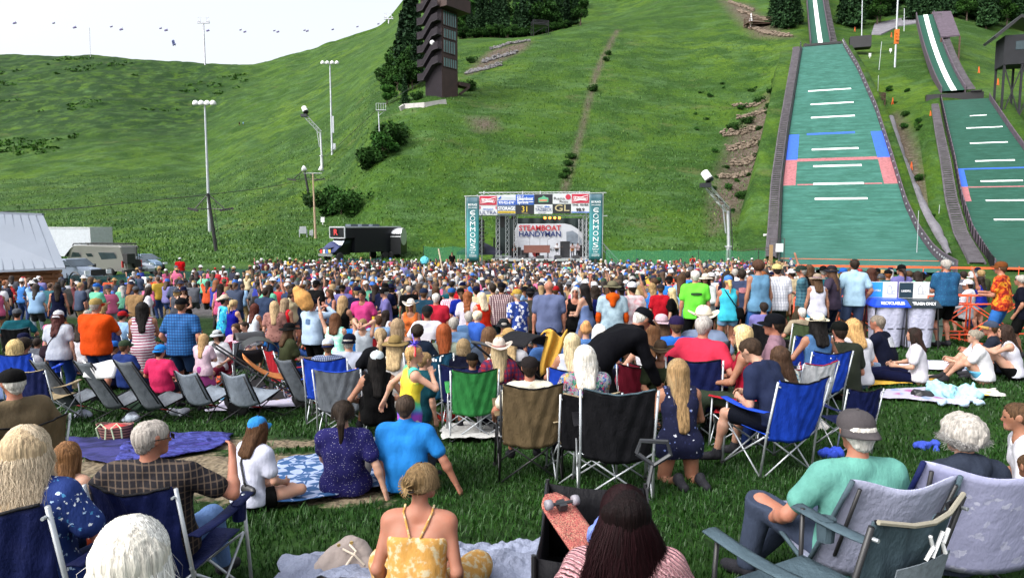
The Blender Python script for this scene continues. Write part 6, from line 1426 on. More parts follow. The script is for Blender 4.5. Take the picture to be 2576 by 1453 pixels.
def wheel(parent,x,y,r=.4,w=.25,rim=None):
 mb=MB();M=Matrix.Rotation(pi/2,3,'X');mb.lathe([(r*.62,-w/2),(r*.93,-w/2),(r,-w*.3),(r,w*.3),(r*.93,w/2),(r*.62,w/2)],(x,y,r),18,M);t=mb.build('wheel',RUB,parent,True)
 mb=MB();mb.lathe([(.02,-w*.4),(r*.3,-w*.42),(r*.62,-w*.3),(r*.62,w*.3),(.02,w*.3)],(x,y,r),14,M);mb.build('rim',rim or METAL,t)
def shell(parent,low,top,w,wt,mat,name='body'):
 "low: side profile polygon (x,z); drawn across width w, narrowing above z of top"
 def W(z):return w/2*(1-(1-wt)*min(1,max(0,(z-top)/.7)))
 n=len(low);mb=MB();bev=.07;vs=[];cx=sum(p[0]for p in low)/n;cz=sum(p[1]for p in low)/n
 for s,ins in((-1,1),(-1,0),(1,0),(1,1)):
  for x,z in low:k=(1-bev/max(.6,math.hypot(x-cx,z-cz)))if ins else 1;vs.append((cx+(x-cx)*k,s*(W(z)-(0 if ins else bev*.8)),cz+(z-cz)*k))
 fs=[tuple(range(n)),tuple(range(3*n,4*n))[::-1]]
 for r in range(3):fs+=[(r*n+i,r*n+(i+1)%n,(r+1)*n+(i+1)%n,(r+1)*n+i)for i in range(n)]
 mb.add(vs,fs);return mb.build(name,mat,parent),W
def side_glass(parent,poly,W,mat=GLASSV,name='side_window',e=.012):
 for s in(-1,1):
  mb=MB();vs=[(x,s*(W(z)+e),z)for x,z in poly];mb.add(vs,[tuple(range(len(poly)))]);mb.build(name,mat,parent)
def place(root,px,Y,yaw):x=xat(px,640,Y);root.location=(x,Y,G(x,Y));root.rotation_euler=(0,0,yaw)
v=empty('pickup_truck',label='silver blue pickup truck parked beside the log cabin with its nose to the right',cat='pickup truck');pt=carpaint('silver_blue_paint',(.22,.27,.36))
b_,W=shell(v,[(-2.9,.5),(-2.9,1.3),(-.9,1.3),(-.7,1.9),(.5,1.93),(1.25,1.38),(2.75,1.25),(2.9,.95),(2.9,.5)],1.25,.82,2.0,pt)
side_glass(v,[(-.75,1.35),(-.62,1.8),(.05,1.83),(.05,1.35)],W);side_glass(v,[(.12,1.35),(.12,1.83),(.45,1.83),(1.05,1.36)],W)
mb=MB();mb.add([(.58,-.8,1.9),(.58,.8,1.9),(1.27,.92,1.42),(1.27,-.92,1.42)],[(0,1,2,3)]);mb.build('windshield',GLASSV,v)
mb=MB();mb.box((2.93,0,1.0),(.05,1.1,.42));[mb.box((2.97,0,.86+i*.12),(.03,1.12,.05))for i in range(3)];mb.build('grille',DARKMETAL,v);mb=MB();mb.box((3.0,0,.6),(.2,2.0,.25));mb.build('bumper',CHR,v)
for s in(-1,1):mb=MB();mb.box((2.88,s*.8,1.02),(.12,.34,.3));mb.build('headlight',flat('lamp_lens',(.6,.65,.7),.15),v);mb=MB();mb.box((.9,s*1.12,1.38),(.12,.2,.24));mb.build('mirror',BLACK,v)
for x in(-1.85,1.85):
 for y in(-.92,.92):wheel(v,x,y,.45)
for x in(-1.85,1.85):
 for s in(-1,1):mb=MB();mb.tube([(x+.62*math.cos(a),s*1.0,.45+.6*math.sin(a))for a in np.linspace(0,pi,9)],.06,5);mb.build('wheel_arch',BLACK,v)
place(v,178,50,-.42)
v=empty('camper_van',label='beige camper van with black roof rack and spare wheel on its rear doors',cat='camper van');pt=carpaint('beige_paint',(.24,.24,.23))
b_,W=shell(v,[(-3.4,.5),(-3.42,1.2),(-3.3,2.55),(-3.15,2.68),(1.7,2.68),(2.1,2.5),(2.85,1.65),(3.35,1.35),(3.45,.9),(3.45,.5)],1.4,.88,2.05,pt)
side_glass(v,[(-2.6,1.15),(-2.6,2.1),(-.9,2.1),(-.9,1.15)],W,GLASSV,'side_window',.02);side_glass(v,[(-.1,1.5),(-.1,2.0),(.55,2.0),(.55,1.5)],W);side_glass(v,[(1.25,1.5),(1.25,2.05),(1.9,2.1),(2.5,1.6),(2.5,1.5)],W)
mb=MB();mb.add([(2.1,-.85,2.46),(2.1,.85,2.46),(2.86,.93,1.68),(2.86,-.93,1.68)],[(0,1,2,3)]);mb.build('windshield',GLASSV,v)
mb=MB();[mb.bar((-3.2,y,2.82),(1.8,y,2.82),.07)for y in(-.8,-.3,.3,.8)];[mb.bar((x,-.85,2.78),(x,.85,2.78),.06)for x in np.arange(-3.2,2,.7)];mb.bar((1.8,-.8,2.82),(2.1,-.7,2.62),.06);mb.bar((1.8,.8,2.82),(2.1,.7,2.62),.06);mb.build('roof_rack',BLACK,v)
mb=MB();mb.lathe([(.2,-.12),(.38,-.12),(.4,.12),(.2,.12)],(-3.6,-.35,1.15),16,Matrix.Rotation(pi/2,3,'Y'));mb.build('spare_wheel',RUB,v);mb=MB();mb.box((-3.7,.5,1.6),(.45,.8,.8));mb.build('rear_box',BLACK,v)
mb=MB();[mb.bar((-3.45,y,1.3),(-3.4,y,2.6),.04)for y in(-.85,-.6)];[mb.bar((-3.45,-.85,z),(-3.45,-.6,z),.04)for z in np.arange(1.4,2.6,.25)];mb.build('ladder',BLACK,v);mb=MB();mb.box((-3.55,0,.55),(.25,2.05,.25));mb.build('bumper',DARKMETAL,v)
for s in(-1,1):mb=MB();mb.box((-3.44,s*.92,1.15),(.06,.18,.55));mb.build('tail_light',REDP,v)
for x in(-2.1,2.3):
 for y in(-.95,.95):wheel(v,x,y,.42)
place(v,252,58,pi+.42+pi)if False else place(v,250,58,pi-.30)
def small_car(label,paint,px,Y,yaw,nm='parked_car'):
 v=empty(nm,label=label,cat='car');b_,W=shell(v,[(-2.15,.35),(-2.2,.9),(-1.95,1.15),(-1.2,1.55),(.1,1.58),(1.05,1.08),(2.0,.85),(2.2,.6),(2.15,.35)],.95,.74,1.82,paint)
 side_glass(v,[(-1.6,1.08),(-1.15,1.42),(-.35,1.46),(-.35,1.05)],W);side_glass(v,[(-.27,1.05),(-.27,1.46),(.12,1.46),(.85,1.05)],W)
 mb=MB();mb.add([(.16,-.64,1.56),(.16,.64,1.56),(1.06,.8,1.1),(1.06,-.8,1.1)],[(0,1,2,3)]);mb.build('windshield',GLASSV,v);mb=MB();mb.add([(-1.25,-.64,1.53),(-1.25,.64,1.53),(-1.97,.78,1.17),(-1.97,-.78,1.17)],[(3,2,1,0)]);mb.build('rear_window',GLASSV,v)
 for s in(-1,1):mb=MB();mb.box((2.05,s*.68,.72),(.2,.36,.16));mb.build('headlight',flat('lamp_lens',(.6,.65,.7),.15),v);mb=MB();mb.box((.75,s*.98,1.1),(.15,.18,.12));mb.build('mirror',paint,v)
 for x in(-1.35,1.35):
  for y in(-.82,.82):wheel(v,x,y,.32,.2)
 place(v,px,Y,yaw);return v
small_car('blue grey hatchback car on the grass behind the camper van',carpaint('blue_grey_paint',(.13,.2,.30)),366,66,-.55);small_car('silver car half hidden behind the camper van and its spare wheel',carpaint('silver_paint',(.4,.44,.5)),333,60,-.35)
v=empty('box_trailer',label='long white box trailer parked behind the camper van',cat='trailer');mb=MB();mb.box((0,0,2.5),(11,2.5,2.9));mb.build('box',flat('trailer_white',(.36,.39,.43),.5),v);mb=MB();mb.box((0,0,3.97),(11.1,2.6,.1));mb.box((5.53,0,2.5),(.05,2.55,2.95));mb.build('edge_trim',LIGHTGREY,v)
for x in(-4,-2.8,3.6):
 for y in(-1,1):wheel(v,x,y,.5)
place(v,160,72,-.34)
v=empty('box_truck',label='black box truck with pale roof trim and open bonnet left of the stage',cat='truck');BK=carpaint('gloss_black',(.008,.009,.012));mb=MB();mb.box((-2.6,0,2.35),(7.4,2.5,2.9));mb.box((1.7,0,3.2),(1.6,2.5,1.15));mb.build('box',BK,v)
mb=MB();[mb.bar((-6.3,y,3.85),(2.55,y,3.85),.14)for y in(-1.27,1.27)];mb.bar((2.55,-1.27,3.85),(2.55,1.27,3.85),.14);mb.bar((2.55,-1.27,2.62),(2.55,1.27,2.62),.12);mb.bar((-6.35,-1.27,.9),(-6.35,-1.27,3.85),.12);mb.bar((1.0,-1.29,.9),(1.0,-1.29,2.6),.1);[mb.bar((2.55,y,2.62),(2.55,y,3.85),.12)for y in(-1.27,1.27)];mb.build('edge_trim',LIGHTGREY,v)
b_,W=shell(v,[(1.1,.7),(1.1,2.55),(2.2,2.6),(2.7,1.75),(4.1,1.5),(4.25,.7)],1.6,.9,2.2,BK,'cab');side_glass(v,[(1.5,1.65),(1.5,2.3),(2.15,2.3),(2.5,1.7)],W)
mb=MB();mb.add([(2.22,-.9,2.5),(2.22,.9,2.5),(2.74,1.0,1.82),(2.74,-1.0,1.82)],[(0,1,2,3)]);mb.build('windshield',flat('sunshade_print',(.45,.5,.55),.3,0,.1),v);mb=MB();mb.grid(lambda a,b:(2.9+1.5*b,-1.1+2.2*a,1.75+.25*math.sin(5*a)+.2*math.cos(4*b)-.4*b),8,6,.05);mb.build('bonnet',flat('bonnet_navy',(.02,.03,.10),.4),v,True)
for i,(y,m)in enumerate(((-.7,REDP),(-.2,WHITE),(.3,INKB),(.75,INKY))):mb=MB();mb.box((4.32,y,1.15),(.05,.34,.42));mb.build('sticker',m,v)
mb=MB();mb.box((4.3,0,.75),(.2,2.3,.3));mb.build('bumper',CHR,v)
for x in(-3.8,3.2):
 for y in(-1.05,1.05):wheel(v,x,y,.5,.3)
for x in(-3,-1.3,.4):mb=MB();mb.box((x,0,4.05),(1.1,.9,.25));mb.build('roof_vent',flat('smoked_cap',(.1,.12,.16),.2),v)
put_text('R',v,(2.65,-.2,3.25),.9,REDP,.7,rot=(pi/2,0,pi/2),bold=.03)
place(v,893,80,pi+.95)
v=empty('cargo_trailer',label='small black cargo trailer behind the black box truck',cat='trailer');mb=MB();mb.box((0,0,1.7),(2.6,2.1,2.5));mb.build('box',BK,v);mb=MB();mb.lathe([(1.06,-1.32),(1.06,1.32)],(0,0,2.55),16,Matrix.Rotation(pi/2,3,'Y'));mb.build('rounded_roof',LIGHTGREY,v)
for y in(-1,1):wheel(v,0,y,.38)
place(v,991,84,pi-.2)
c=empty('log_cabin',label='log cabin with a big pale metal roof at the left edge',cat='cabin');A=[at(-170,530,42),at(108,540,42),at(164.5,672,37.5),at(-200,688,37.5)];Bk=[A[0]+V3(-9,9,-4),A[1]+V3(-9,9,-4)]
mb=MB();P_=A+Bk;mb.add(P_+[p-V3(0,0,.12)for p in P_],[(0,3,2,1),(0,1,5,4),(6,7,8,9),(7,6,10,11),(1,2,8,7),(2,3,9,8),(3,0,6,9),(5,1,7,11)]);mb.build('roof',flat('pale_blue_metal',(.14,.165,.205),.7,0,.07,.35,.1,.05),c)
mb=MB();n=34
for i in range(1,14):u=i/14;a=A[3]+(A[2]-A[3])*u;b=A[0]+(A[1]-A[0])*u;mb.bar(a+V3(0,-.0,.03),b+V3(0,0,.03),.035)
mb.bar(A[0],A[1],.16);mb.build('roof_seam',flat('pale_blue_metal',(.40,.45,.52),.45,.2),c)
mb=MB();y0=38.6;xr=xat(148,690,y0);LOG=flat('varnished_logs',(.22,.095,.035),.6,0,.3,2,.4,.03)
for i in range(9):mb.tube([(xr-12,y0,.18+i*.27),(xr+.15*(i%2),y0,.18+i*.27)],.15,8)
for i in range(9):mb.tube([(xr-.15,y0-.1*(i%2),.3+i*.27),(xr-1.6,y0+2.5,.3+i*.27)],.15,8)
mb.build('log_wall',LOG,c,True)
def mesh_mat(name,col,a):
 m,nt,b=new_mat(name);b.inputs['Base Color'].default_value=c4(col);b.inputs['Roughness'].default_value=.8
 v=coords(nt,(14,14,14));tr=N(nt,'ShaderNodeBsdfTransparent');mx=N(nt,'ShaderNodeMixShader');out=nt.nodes['Material Output']
 n=noise(nt,v,1,2);L(nt,mathn(nt,'ADD',mathn(nt,'MULTIPLY',n,.3),a-.15),mx.inputs[0]);L(nt,tr.outputs[0],mx.inputs[1]);L(nt,b.outputs[0],mx.inputs[2]);L(nt,mx.outputs[0],out.inputs[0]);return m
TEALMESH=mesh_mat('teal_fence_mesh',(.02,.12,.13),.7);GREENMESH=mesh_mat('green_fence_mesh',(.02,.16,.07),.6)
def mesh_fence(pts,h,mat,label,sag=.15,step=3.0):
 root=empty('mesh_fence',(0,0,0),0,label,'fence');P=[]
 for(x0,y0),(x1,y1)in zip(pts,pts[1:]):
  L_=math.hypot(x1-x0,y1-y0);n=max(1,int(L_/.75));P+=[(x0+(x1-x0)*i/n,y0+(y1-y0)*i/n)for i in range(n)]
 P.append(pts[-1]);m=len(P)-1;mb=MB()
 def f(u,v):i=min(m,int(round(u*m)));x,y=P[i];return(x,y+.05*math.sin(i*1.3),G(x,y)+.05+(h-sag*abs(math.sin(i*pi*.75/step)))*v)
 mb.grid(f,m,3);mb.build('mesh_panel',mat,root,True)
 for i in range(0,m+1,int(step/.75)):x,y=P[i];mb=MB();mb.tube([(x,y,G(x,y)-.1),(x,y,G(x,y)+h+.15)],.03,5);mb.build('post',BLACK,root)
 return root
X=lambda px,Y:xat(px,690,Y)
mesh_fence([(X(168,41),41),(X(300,43),43),(X(480,47),47),(X(640,50),50)],1.25,TEALMESH,'blue green mesh fence along the left edge of the crowd')
mesh_fence([(X(660,56),56),(X(830,62),62),(X(960,66),66)],1.2,TEALMESH,'low teal mesh fence near the black box truck')
mesh_fence([(X(1060,76),78),(X(1175,77),78)],1.8,GREENMESH,'short green mesh fence beside the canopy tent')
mesh_fence([(X(1522,72),72),(X(1700,71),71),(X(1925,70),70)],1.75,GREENMESH,'green mesh fence from the stage towards the ski jump')
ORM=flat('orange_barrier_steel',(.75,.09,.03),.5,0,.1)
def barricade(x,y,yaw,label,w=2.2,h=1.1,sc=1.0):
 root=empty('crowd_barrier',(x,y,G(x,y)),yaw,label,'barrier','orange crowd barriers');root.scale=(sc,)*3
 mb=MB();mb.tube([(-w/2,0,.1),(-w/2,0,h),(w/2,0,h),(w/2,0,.1)],.024,6);mb.tube([(-w/2,0,.22),(w/2,0,.22)],.02,5);mb.tube([(-w/2,0,h*.82),(w/2,0,h*.82)],.018,5)
 mb.tube([(-w/2,0,.22),(0,0,h*.82),(w/2,0,.22)],.016,5);mb.tube([(-w/2,0,h*.82),(0,0,.22),(w/2,0,h*.82)],.016,5);mb.build('bar_frame',ORM,root,True)
 for s in(-1,1):mb=MB();mb.bar((s*w*.4,-.3,.02),(s*w*.4,.3,.02),.05);mb.tube([(s*w*.4,0,0),(s*w*.4,0,.2)],.02,5);mb.build('foot',ORM,root)
 return root
for px,Y,a,lb in((2455,15.2,.08,'orange crowd barrier behind the man in the orange patterned shirt'),(2560,15.4,0,'orange crowd barrier running off the right edge'),(2330,16.2,.0,'orange crowd barrier behind the waste bins'),(2215,16.6,0,'orange crowd barrier between the standing group and the bins'),(2120,16.0,1.2,'orange crowd barrier seen end on beside the man in the pale polo shirt'),(2010,16.4,1.1,'orange crowd barrier seen end on behind the woman in the sun hat')):barricade(X(px,Y),Y,a,lb)
for i in range(9):
 Y=46;barricade(X(985+i*44,Y),Y+i*.4,.1,'orange crowd barrier in the row crossing the back of the crowd',1.1*2)
for i in range(5):barricade(X(700+i*26,44),44+i*.3,.2,'orange crowd barrier beside the sound desk at left',2.0)
root=empty('rope_barrier',(0,0,0),0,'long straight orange rope barrier across the foot of the ski jumps','barrier');mb=MB();mb.bar((X(1960,53),53,zat(667,53)),(X(2580,53),51.5,zat(676,51.5)),.035,.16);mb.build('rope',flat('orange_tape',(.8,.12,.04),.6),root)
for px in(1962,2080,2200,2320,2440,2560):mb=MB();mb.tube([(X(px,53),52.9,0),(X(px,53),52.9,1.2)],.03,5);mb.build('post',ORM,root)
BAG=new_mat('clear_bag');BAG[2].inputs['Base Color'].default_value=(.5,.52,.6,1);BAG[2].inputs['Roughness'].default_value=.35
_v=coords(BAG[1],(6,6,1.2));bump(BAG[1],BAG[2],noise(BAG[1],_v,1,4),.7,.06);BAG=BAG[0]
def bin_(x,y,yaw,lid,word,sign,slabel,label,bagc=(.42,.43,.56),s=1.0,big=True):
 root=empty('waste_bin',(x,y,G(x,y)),yaw,label,'waste bin');root.scale=(s,)*3
 mb=MB();n=10;mb.grid(lambda u,v:((-.27+.54*(u*2 if u<.5 else 1))*(0.80+.2*v)if False else(math.cos(2*pi*u)*(.25+.05*v)*(1+.22*abs(math.sin(4*pi*u))**.5),math.sin(2*pi*u)*(.22+.05*v)*(1+.22*abs(math.sin(4*pi*u))**.5),.06+.86*v)),24,8);mb.build('bag',flat('bag_%d'%int(bagc[1]*100+bagc[0]*10),bagc,.4,0,.15,3,.5,.05),root,True)
 mb=MB();[mb.tube([(sx*.34,sy*.27,0),(sx*.30,sy*.25,.95)],.014,5)for sx in(-1,1)for sy in(-1,1)];mb.tube([(-.32,-.26,.45),(.32,-.26,.45),(.32,.26,.45),(-.32,.26,.45)],.01,4,closed=True);mb.build('stand',BLACK,root)
 mb=MB();mb.add([(sx*a,sy*b,z)for z,a,b in((.93,.35,.31),(1.05,.29,.25))for sx,sy in((-1,-1),(1,-1),(1,1),(-1,1))],[(3,2,1,0),(4,5,6,7),(0,1,5,4),(1,2,6,5),(2,3,7,6),(3,0,4,7)]);mb.box((0,0,.915),(.72,.64,.03));ld=mb.build('lid',lid,root)
 if big:put_text(word,ld,(0,-.315,.985),.09,INKW,.46,rot=(pi/2-.5,0,0),bold=.02)
 mb=MB();mb.box((0,.2,1.22),(.58,.012,.34));sg=mb.build('sign_board',WHITE,root);mb=MB();mb.box((-.145,.192,1.22),(.28,.006,.32));mb.build('sign_panel',sign,sg)
 if big:put_text(slabel,sg,(-.145,.186,1.2),.06,INKW,.2,bold=.01)
 if big:mb=MB();mb.tube([(.1,.19,1.14),(.1,.19,1.28),(.14,.19,1.32),(.18,.19,1.28),(.18,.19,1.14)],.006,4,closed=True);mb.tube([(.2,.19,1.14),(.2,.19,1.2),(.25,.19,1.2),(.25,.19,1.14)],.005,4,closed=True);mb.build('sign_drawing',flat('sign_ink',(.25,.28,.34),.6),sg)
 return root
LB,LK,LG=flat('blue_lid',(.01,.06,.65),.4),flat('charcoal_lid',(.015,.025,.035),.4),flat('green_lid',(.015,.07,.06),.4)
bin_(X(2233,14.3),14.3,-.1,LB,'RECYCLABLES',flat('sky_sign',(.03,.3,.75),.5),'RECYCLE','recycling bin with a blue lid and clear bag behind the woman in the red dress')
bin_(X(2311,14.3),14.3,-.1,LK,'TRASH ONLY',flat('dark_sign',(.01,.03,.05),.5),'LANDFILL','trash bin with a charcoal lid reading trash only, middle of the three near bins')
bin_(X(2390,14.5),15.2,-.1,LG,'COMPOST',flat('green_sign',(.02,.2,.12),.5),'COMPOST','compost bin with a dark green lid partly hidden by the blue patterned shirt',(.3,.45,.38))
for i,(l,w_,s_)in enumerate(((LB,'blue','left'),(LK,'charcoal','middle'),(LG,'green','right'))):bin_(X(325+i*24,37),37,-.2,l,'',[flat('sky_sign',(.03,.3,.75),.5),flat('dark_sign',(.01,.03,.05),.5),flat('green_sign',(.02,.2,.12),.5)][i],'','small far waste bin with a %s lid in the left part of the crowd'%w_,big=False)
mb=MB();mb.tube([at(1103,625,40),at(1117,700,40)],.05,5);tag(mb.build('pole',flat('tan_pole',(.5,.42,.3),.7),None),'tall thin tan pole carried above the crowd left of the stage','pole')
mb=MB();mb.tube([at(1067,660,38),at(1067,695,38)],.04,5);mb.build('pole',WHITE,None);tag(COL.objects[-1],'short white pole held up with a bright pinwheel of ribbons','pole')
mb=MB();[mb.lathe([(.22,0),(.2,.15),(.02,.25)],(0,0,0),6,Matrix.Rotation(a,3,'Y'))for a in(0,2,4)];o=mb.build('pinwheel',flat('pinwheel_mix',(.1,.5,.6),.5),None);o.location=at(1068,655,38);tag(o,'bright blue ribbon pinwheel on the short white pole','pinwheel')
for px,py,lb in((537,665,'orange and white traffic cone beside the man in the white cap'),):
 mb=MB();mb.lathe([(.17,.05),(.04,.75)],(0,0,0),12);mb.box((0,0,.025),(.4,.4,.05));o=mb.build('traffic_cone',ORM,None);o.location=gp(px,py,52);tag(o,lb,'traffic cone')
PLACED=[]
def top_of(J,hat):return float((J['H']+J['hu']*(.115 if not hat else .135))[2])
def who(px,py,Y,pose,yaw,sex,top,bot,hair,hat,skin,label,chair=None,smin_=.62,smax=1.16,group=None,**k):
 fem=sex[0]=='F';wide=float(sex[1:]or 1);sk={q:k[q]for q in k if q in('hands','feet','head','lean','hunch','side','epole','epoles','kpole','twist','ph')}
 J=skel(pose,fem,wide,**sk);yr=math.radians(yaw);ht=top_of(J,hat);zt=zat(py,Y);hx,hy=J['H'][0],J['H'][1];ox,oy=hx*math.cos(yr)-hy*math.sin(yr),hx*math.sin(yr)+hy*math.cos(yr)
 s=1.0
 for _ in range(5):
  x=xat(px,py,Y)-s*ox;y=Y-s*oy;s=min(smax,max(smin_,(zt-G(x,y))/ht))
 raw=0
 h=.0095 if Y<4 else .012 if Y<6 else .016 if Y<9 else .021;lv=2 if Y<8 else 1 if Y<12 else 0
 k.setdefault('shoes','#4a4a50');ex=k.pop('extras',None);[k.pop(q,None)for q in()]
 if ex is None and hair[0]in('long','shoulder','verylong','bob','curlylong')and Y<13.5:
  hc_=HAIRS[hair[1]]if isinstance(hair[1],str)else hair[1];ex=lambda J,r:strands(J,r,tuple(c*1.15 for c in hc_),260 if Y>8 else 450,{'long':.30,'shoulder':.17,'verylong':.42,'bob':.11,'curlylong':.27}[hair[0]],w=.0045 if Y>8 else .0035,curl=.02 if hair[0]=='curlylong' else .007,seed=int(px)%50,spread=.03)
 r,J=person_mesh_parts(pose,fem,wide,top,bot,hair,hat,skin,h=h,face=Y<20,hlv=lv,seed=int(px)%97,loc=(x,y,G(x,y)),yaw=yr,s=s,label=label,group=group,extras=ex,**k)
 PLACED.append((x,y))
 if chair:
  kind,col,lb=chair[:3];kw=chair[3]if len(chair)>3 else{};kw=dict(kw);cs=kw.pop('s',s);dy=kw.pop('dy',0.02);ya=kw.pop('yaw',yaw);yy=math.radians(ya);cx,cy=x-math.sin(yy)*dy+kw.pop('dx',0),y+math.cos(yy)*dy
  (quad_chair if kind=='q' else sling_chair)((cx,cy,G(cx,cy)),yy,col,s=cs,label=lb,**kw)
 return r,J
def X2(px,Y,py=700):return xat(px,py,Y)
def hairy(col,n,length,**k):return lambda J,r:strands(J,r,HAIRS[col]if isinstance(col,str)else col,n,length,**k)
FLN=spots('navy_floral',(.012,.03,.14),[(.35,.5,.7),(.012,.03,.14),(.05,.2,.4),(.6,.65,.7)],34,.3)
FLD=spots('dark_floral',(.006,.008,.03),[(.5,.52,.6),(.012,.016,.06),(.012,.016,.06),(.15,.2,.45)],24,.26)
FLM=spots('bright_floral',(.22,.24,.26),[(.3,.03,.07),(.02,.09,.25),(.35,.22,.03),(.03,.16,.11),(.22,.07,.18),(.01,.02,.06)],26,.6,.05,3)
DOTN=spots('navy_dots',(.009,.008,.075),[(.55,.55,.62)],62,.16,.03,.1)
BLPL=plaid('blue_plaid',(.012,.065,.20),(.02,.12,.32),(.003,.012,.06),22);DKPL=plaid('black_tan_plaid',(.008,.007,.010),(.10,.072,.052),(.09,.066,.05),24,.05);GRPL=plaid('slate_plaid',(.06,.09,.19),(.3,.33,.4),(.015,.02,.05),34);RDPL=plaid('red_dark_plaid',(.2,.01,.02),(.015,.01,.05),(.02,.015,.06),16,.4);WHPL=plaid('pale_plaid',(.55,.56,.6),(.2,.22,.3),(.3,.32,.38),18,.12);PKPL=plaid('pink_plaid',(.6,.5,.55),(.35,.06,.12),(.35,.08,.14),22,.3);BRPL=plaid('brown_plaid',(.12,.06,.06),(.5,.42,.4),(.03,.03,.08),22,.2);TLPL=plaid('teal_plaid',(.04,.12,.16),(.02,.05,.08),(.1,.2,.24),14,.1)
STRP=stripes('red_white_stripes',(.5,.46,.5),(.24,.02,.07),21,.3);RAIN=rainbow('tie_dye_rainbow');FIRE=blotch('fire_print',[(.3,(.02,.005,.01)),(.44,(.25,.012,.008)),(.52,(.5,.07,.01)),(.6,(.65,.3,.02)),(.7,(.2,.02,.01))],9,5)
TEALP=spots('teal_pattern',(.01,.06,.14),[(.02,.14,.25),(.01,.03,.09)],40,.3);HAWW=spots('blue_white_floral',(.02,.05,.25),[(.7,.72,.78)],12,.45,.06,2);PKTD=blotch('pink_marble',[(.4,(.62,.55,.57)),(.62,(.48,.25,.27))],9,4);GYTD=blotch('grey_blue_marble',[(.4,(.28,.38,.44)),(.65,(.14,.2,.25))],7,4)
YEL=blotch('yellow_floral_print',[(.40,(.50,.42,.27)),(.5,(.46,.25,.07)),(.62,(.44,.23,.055))],22,5);MINT=blotch('mint_marble',[(.4,(.25,.72,.52)),(.6,(.6,.85,.75))],12,3);RUST=spots('rust_rings',(.25,.12,.10),[(.1,.03,.03)],16,.3);DRESSR=spots('burgundy_floral',(.11,.012,.02),[(.45,.3,.3)],44,.22);CROCH=spots('crochet',(.55,.56,.5),[(.1,.35,.45),(.45,.45,.4),(.08,.2,.3)],22,.35);KNIT=None
def knit(nt,b):
 v=coords(nt,(1,1,1));w1=N(nt,'ShaderNodeTexWave',bands_direction='DIAGONAL');w1.inputs['Scale'].default_value=22;w1.inputs['Distortion'].default_value=3;w1.inputs['Detail Scale'].default_value=2;L(nt,v,w1.inputs['Vector'])
 vo=N(nt,'ShaderNodeTexVoronoi');vo.inputs['Scale'].default_value=75;L(nt,v,vo.inputs['Vector']);c=mixc(nt,w1.outputs['Fac'],(.42,.20,.23),(.58,.33,.35));hole=mathn(nt,'MULTIPLY',ramp(nt,vo.outputs['Distance'],[(.12,(1,1,1)),(.2,(0,0,0))]),ramp(nt,noise(nt,v,9,2),[(.45,(0,0,0)),(.55,(1,1,1))]))
 L(nt,mixc(nt,hole,c,(.06,.03,.03)),b.inputs['Base Color']);bump(nt,b,w1.outputs['Fac'],.9,.02)
KNIT=pat('pink_knit',knit)
J_='#3c6ea8';JL='#8fb4dc';DN='#22365e';WH='#e8e8ee';BLK='#0c0c10';NV='#141c3c'
def lump(J,r,name,c,w,h,d,col,strap=True):
 S=Sdf();up,rt,fw=J['up2'],J['rt'],J['fw2'];S.add(c-up*h*.5+rt*w*.2,c+up*h*.4+rt*w*.2,w*.5,w*.42,.04,fw,w/d);S.add(c-up*h*.5-rt*w*.2,c+up*h*.4-rt*w*.2,w*.5,w*.42,.04,fw,w/d);V,Fq=sdf_mesh(S,.02);link(name,npmesh(name,V,Fq,CLOTH),r,color=hexc(col))
def backpack(col):return lambda J,r:lump(J,r,'backpack',J['C']-J['fw2']*.15-J['up2']*.04,.2,.26,.14,col)
def sidebag(col,sg=1):
 def f(J,r):
  lump(J,r,'shoulder_bag',J['P']+J['rt']*sg*.2+J['up1']*.05-J['fw1']*.06,.16,.1,.1,col);mb=MB();mb.tube([J['P']+J['rt']*sg*.19-J['fw1']*.08+J['up1']*.1,J['C']-J['fw2']*.135,J['NB']-J['rt']*sg*.09-J['fw2']*.05],.011,5);mb.build('bag_strap',CLOTH,r,color=hexc(col))
 return f
def hood(J,r):
 S=Sdf();n,fw,up,rt=J['NB'],J['fw2'],J['up2'],J['rt'];S.add(n-fw*.08+rt*.07,n-fw*.08-rt*.07,.06,.06,.05);S.add(n-fw*.11,n-fw*.13-up*.14,.08,.05,.05);V,Fq=sdf_mesh(S,.018);link('hood',npmesh('hood',V,Fq,CLOTH),r,color=hexc('#e0701c'))
 for i in(0,1):
  S=Sdf();a,e,w=J['S%d'%i],J['E%d'%i],J['A%d'%i];S.add(a+(e-a)*.6,e,.058,.052,.02);S.add(e,e+(w-e)*.3,.052,.05,.02);V,Fq=sdf_mesh(S,.02);link('undersleeve',npmesh('undersleeve',V,Fq,CLOTH),r,color=hexc('#d8681c'))
def tied(J,r):
 S=Sdf();p=J['P'];S.add(p+V3(0,-.03,.03),p+V3(0,-.08,-.22),.15,.13,.05,V3(0,1,0),1.5);V,Fq=sdf_mesh(S,.02);link('tied_sweater',npmesh('tied_sweater',V,Fq,CLOTH),r,color=hexc('#7c8480'))
def bprint(col,w=.16,h=.12,dz=0.0):
 def f(J,r):
  c=J['C']-J['fw2']*.128+J['up2']*dz;mb=MB();mb.grid(lambda u,v:c+J['rt']*(u-.5)*w+J['up2']*(v-.5)*h*(1-.5*abs(u-.5))-J['fw2']*(.012-.05*(u-.5)**2),8,4,.004);mb.build('back_print',flat('print_'+col[1:],hexc(col),.8,0,.5,60),r)
 return f
def woman_white(J,r):strands(J,r,(.78,.77,.73),6000,.36,w=.0013,spread=.10,curl=.004,seed=3)
who(325,1296,1.72,'low',0,'F',('tee',WH),('pants',NV),('verylong',(.70,.69,.65)),None,'fair','person with glowing straight white hair seen from behind at the bottom edge',extras=woman_white,hands=((-.2,.3,.4),(.2,.3,.4)),head=(8,0,0))
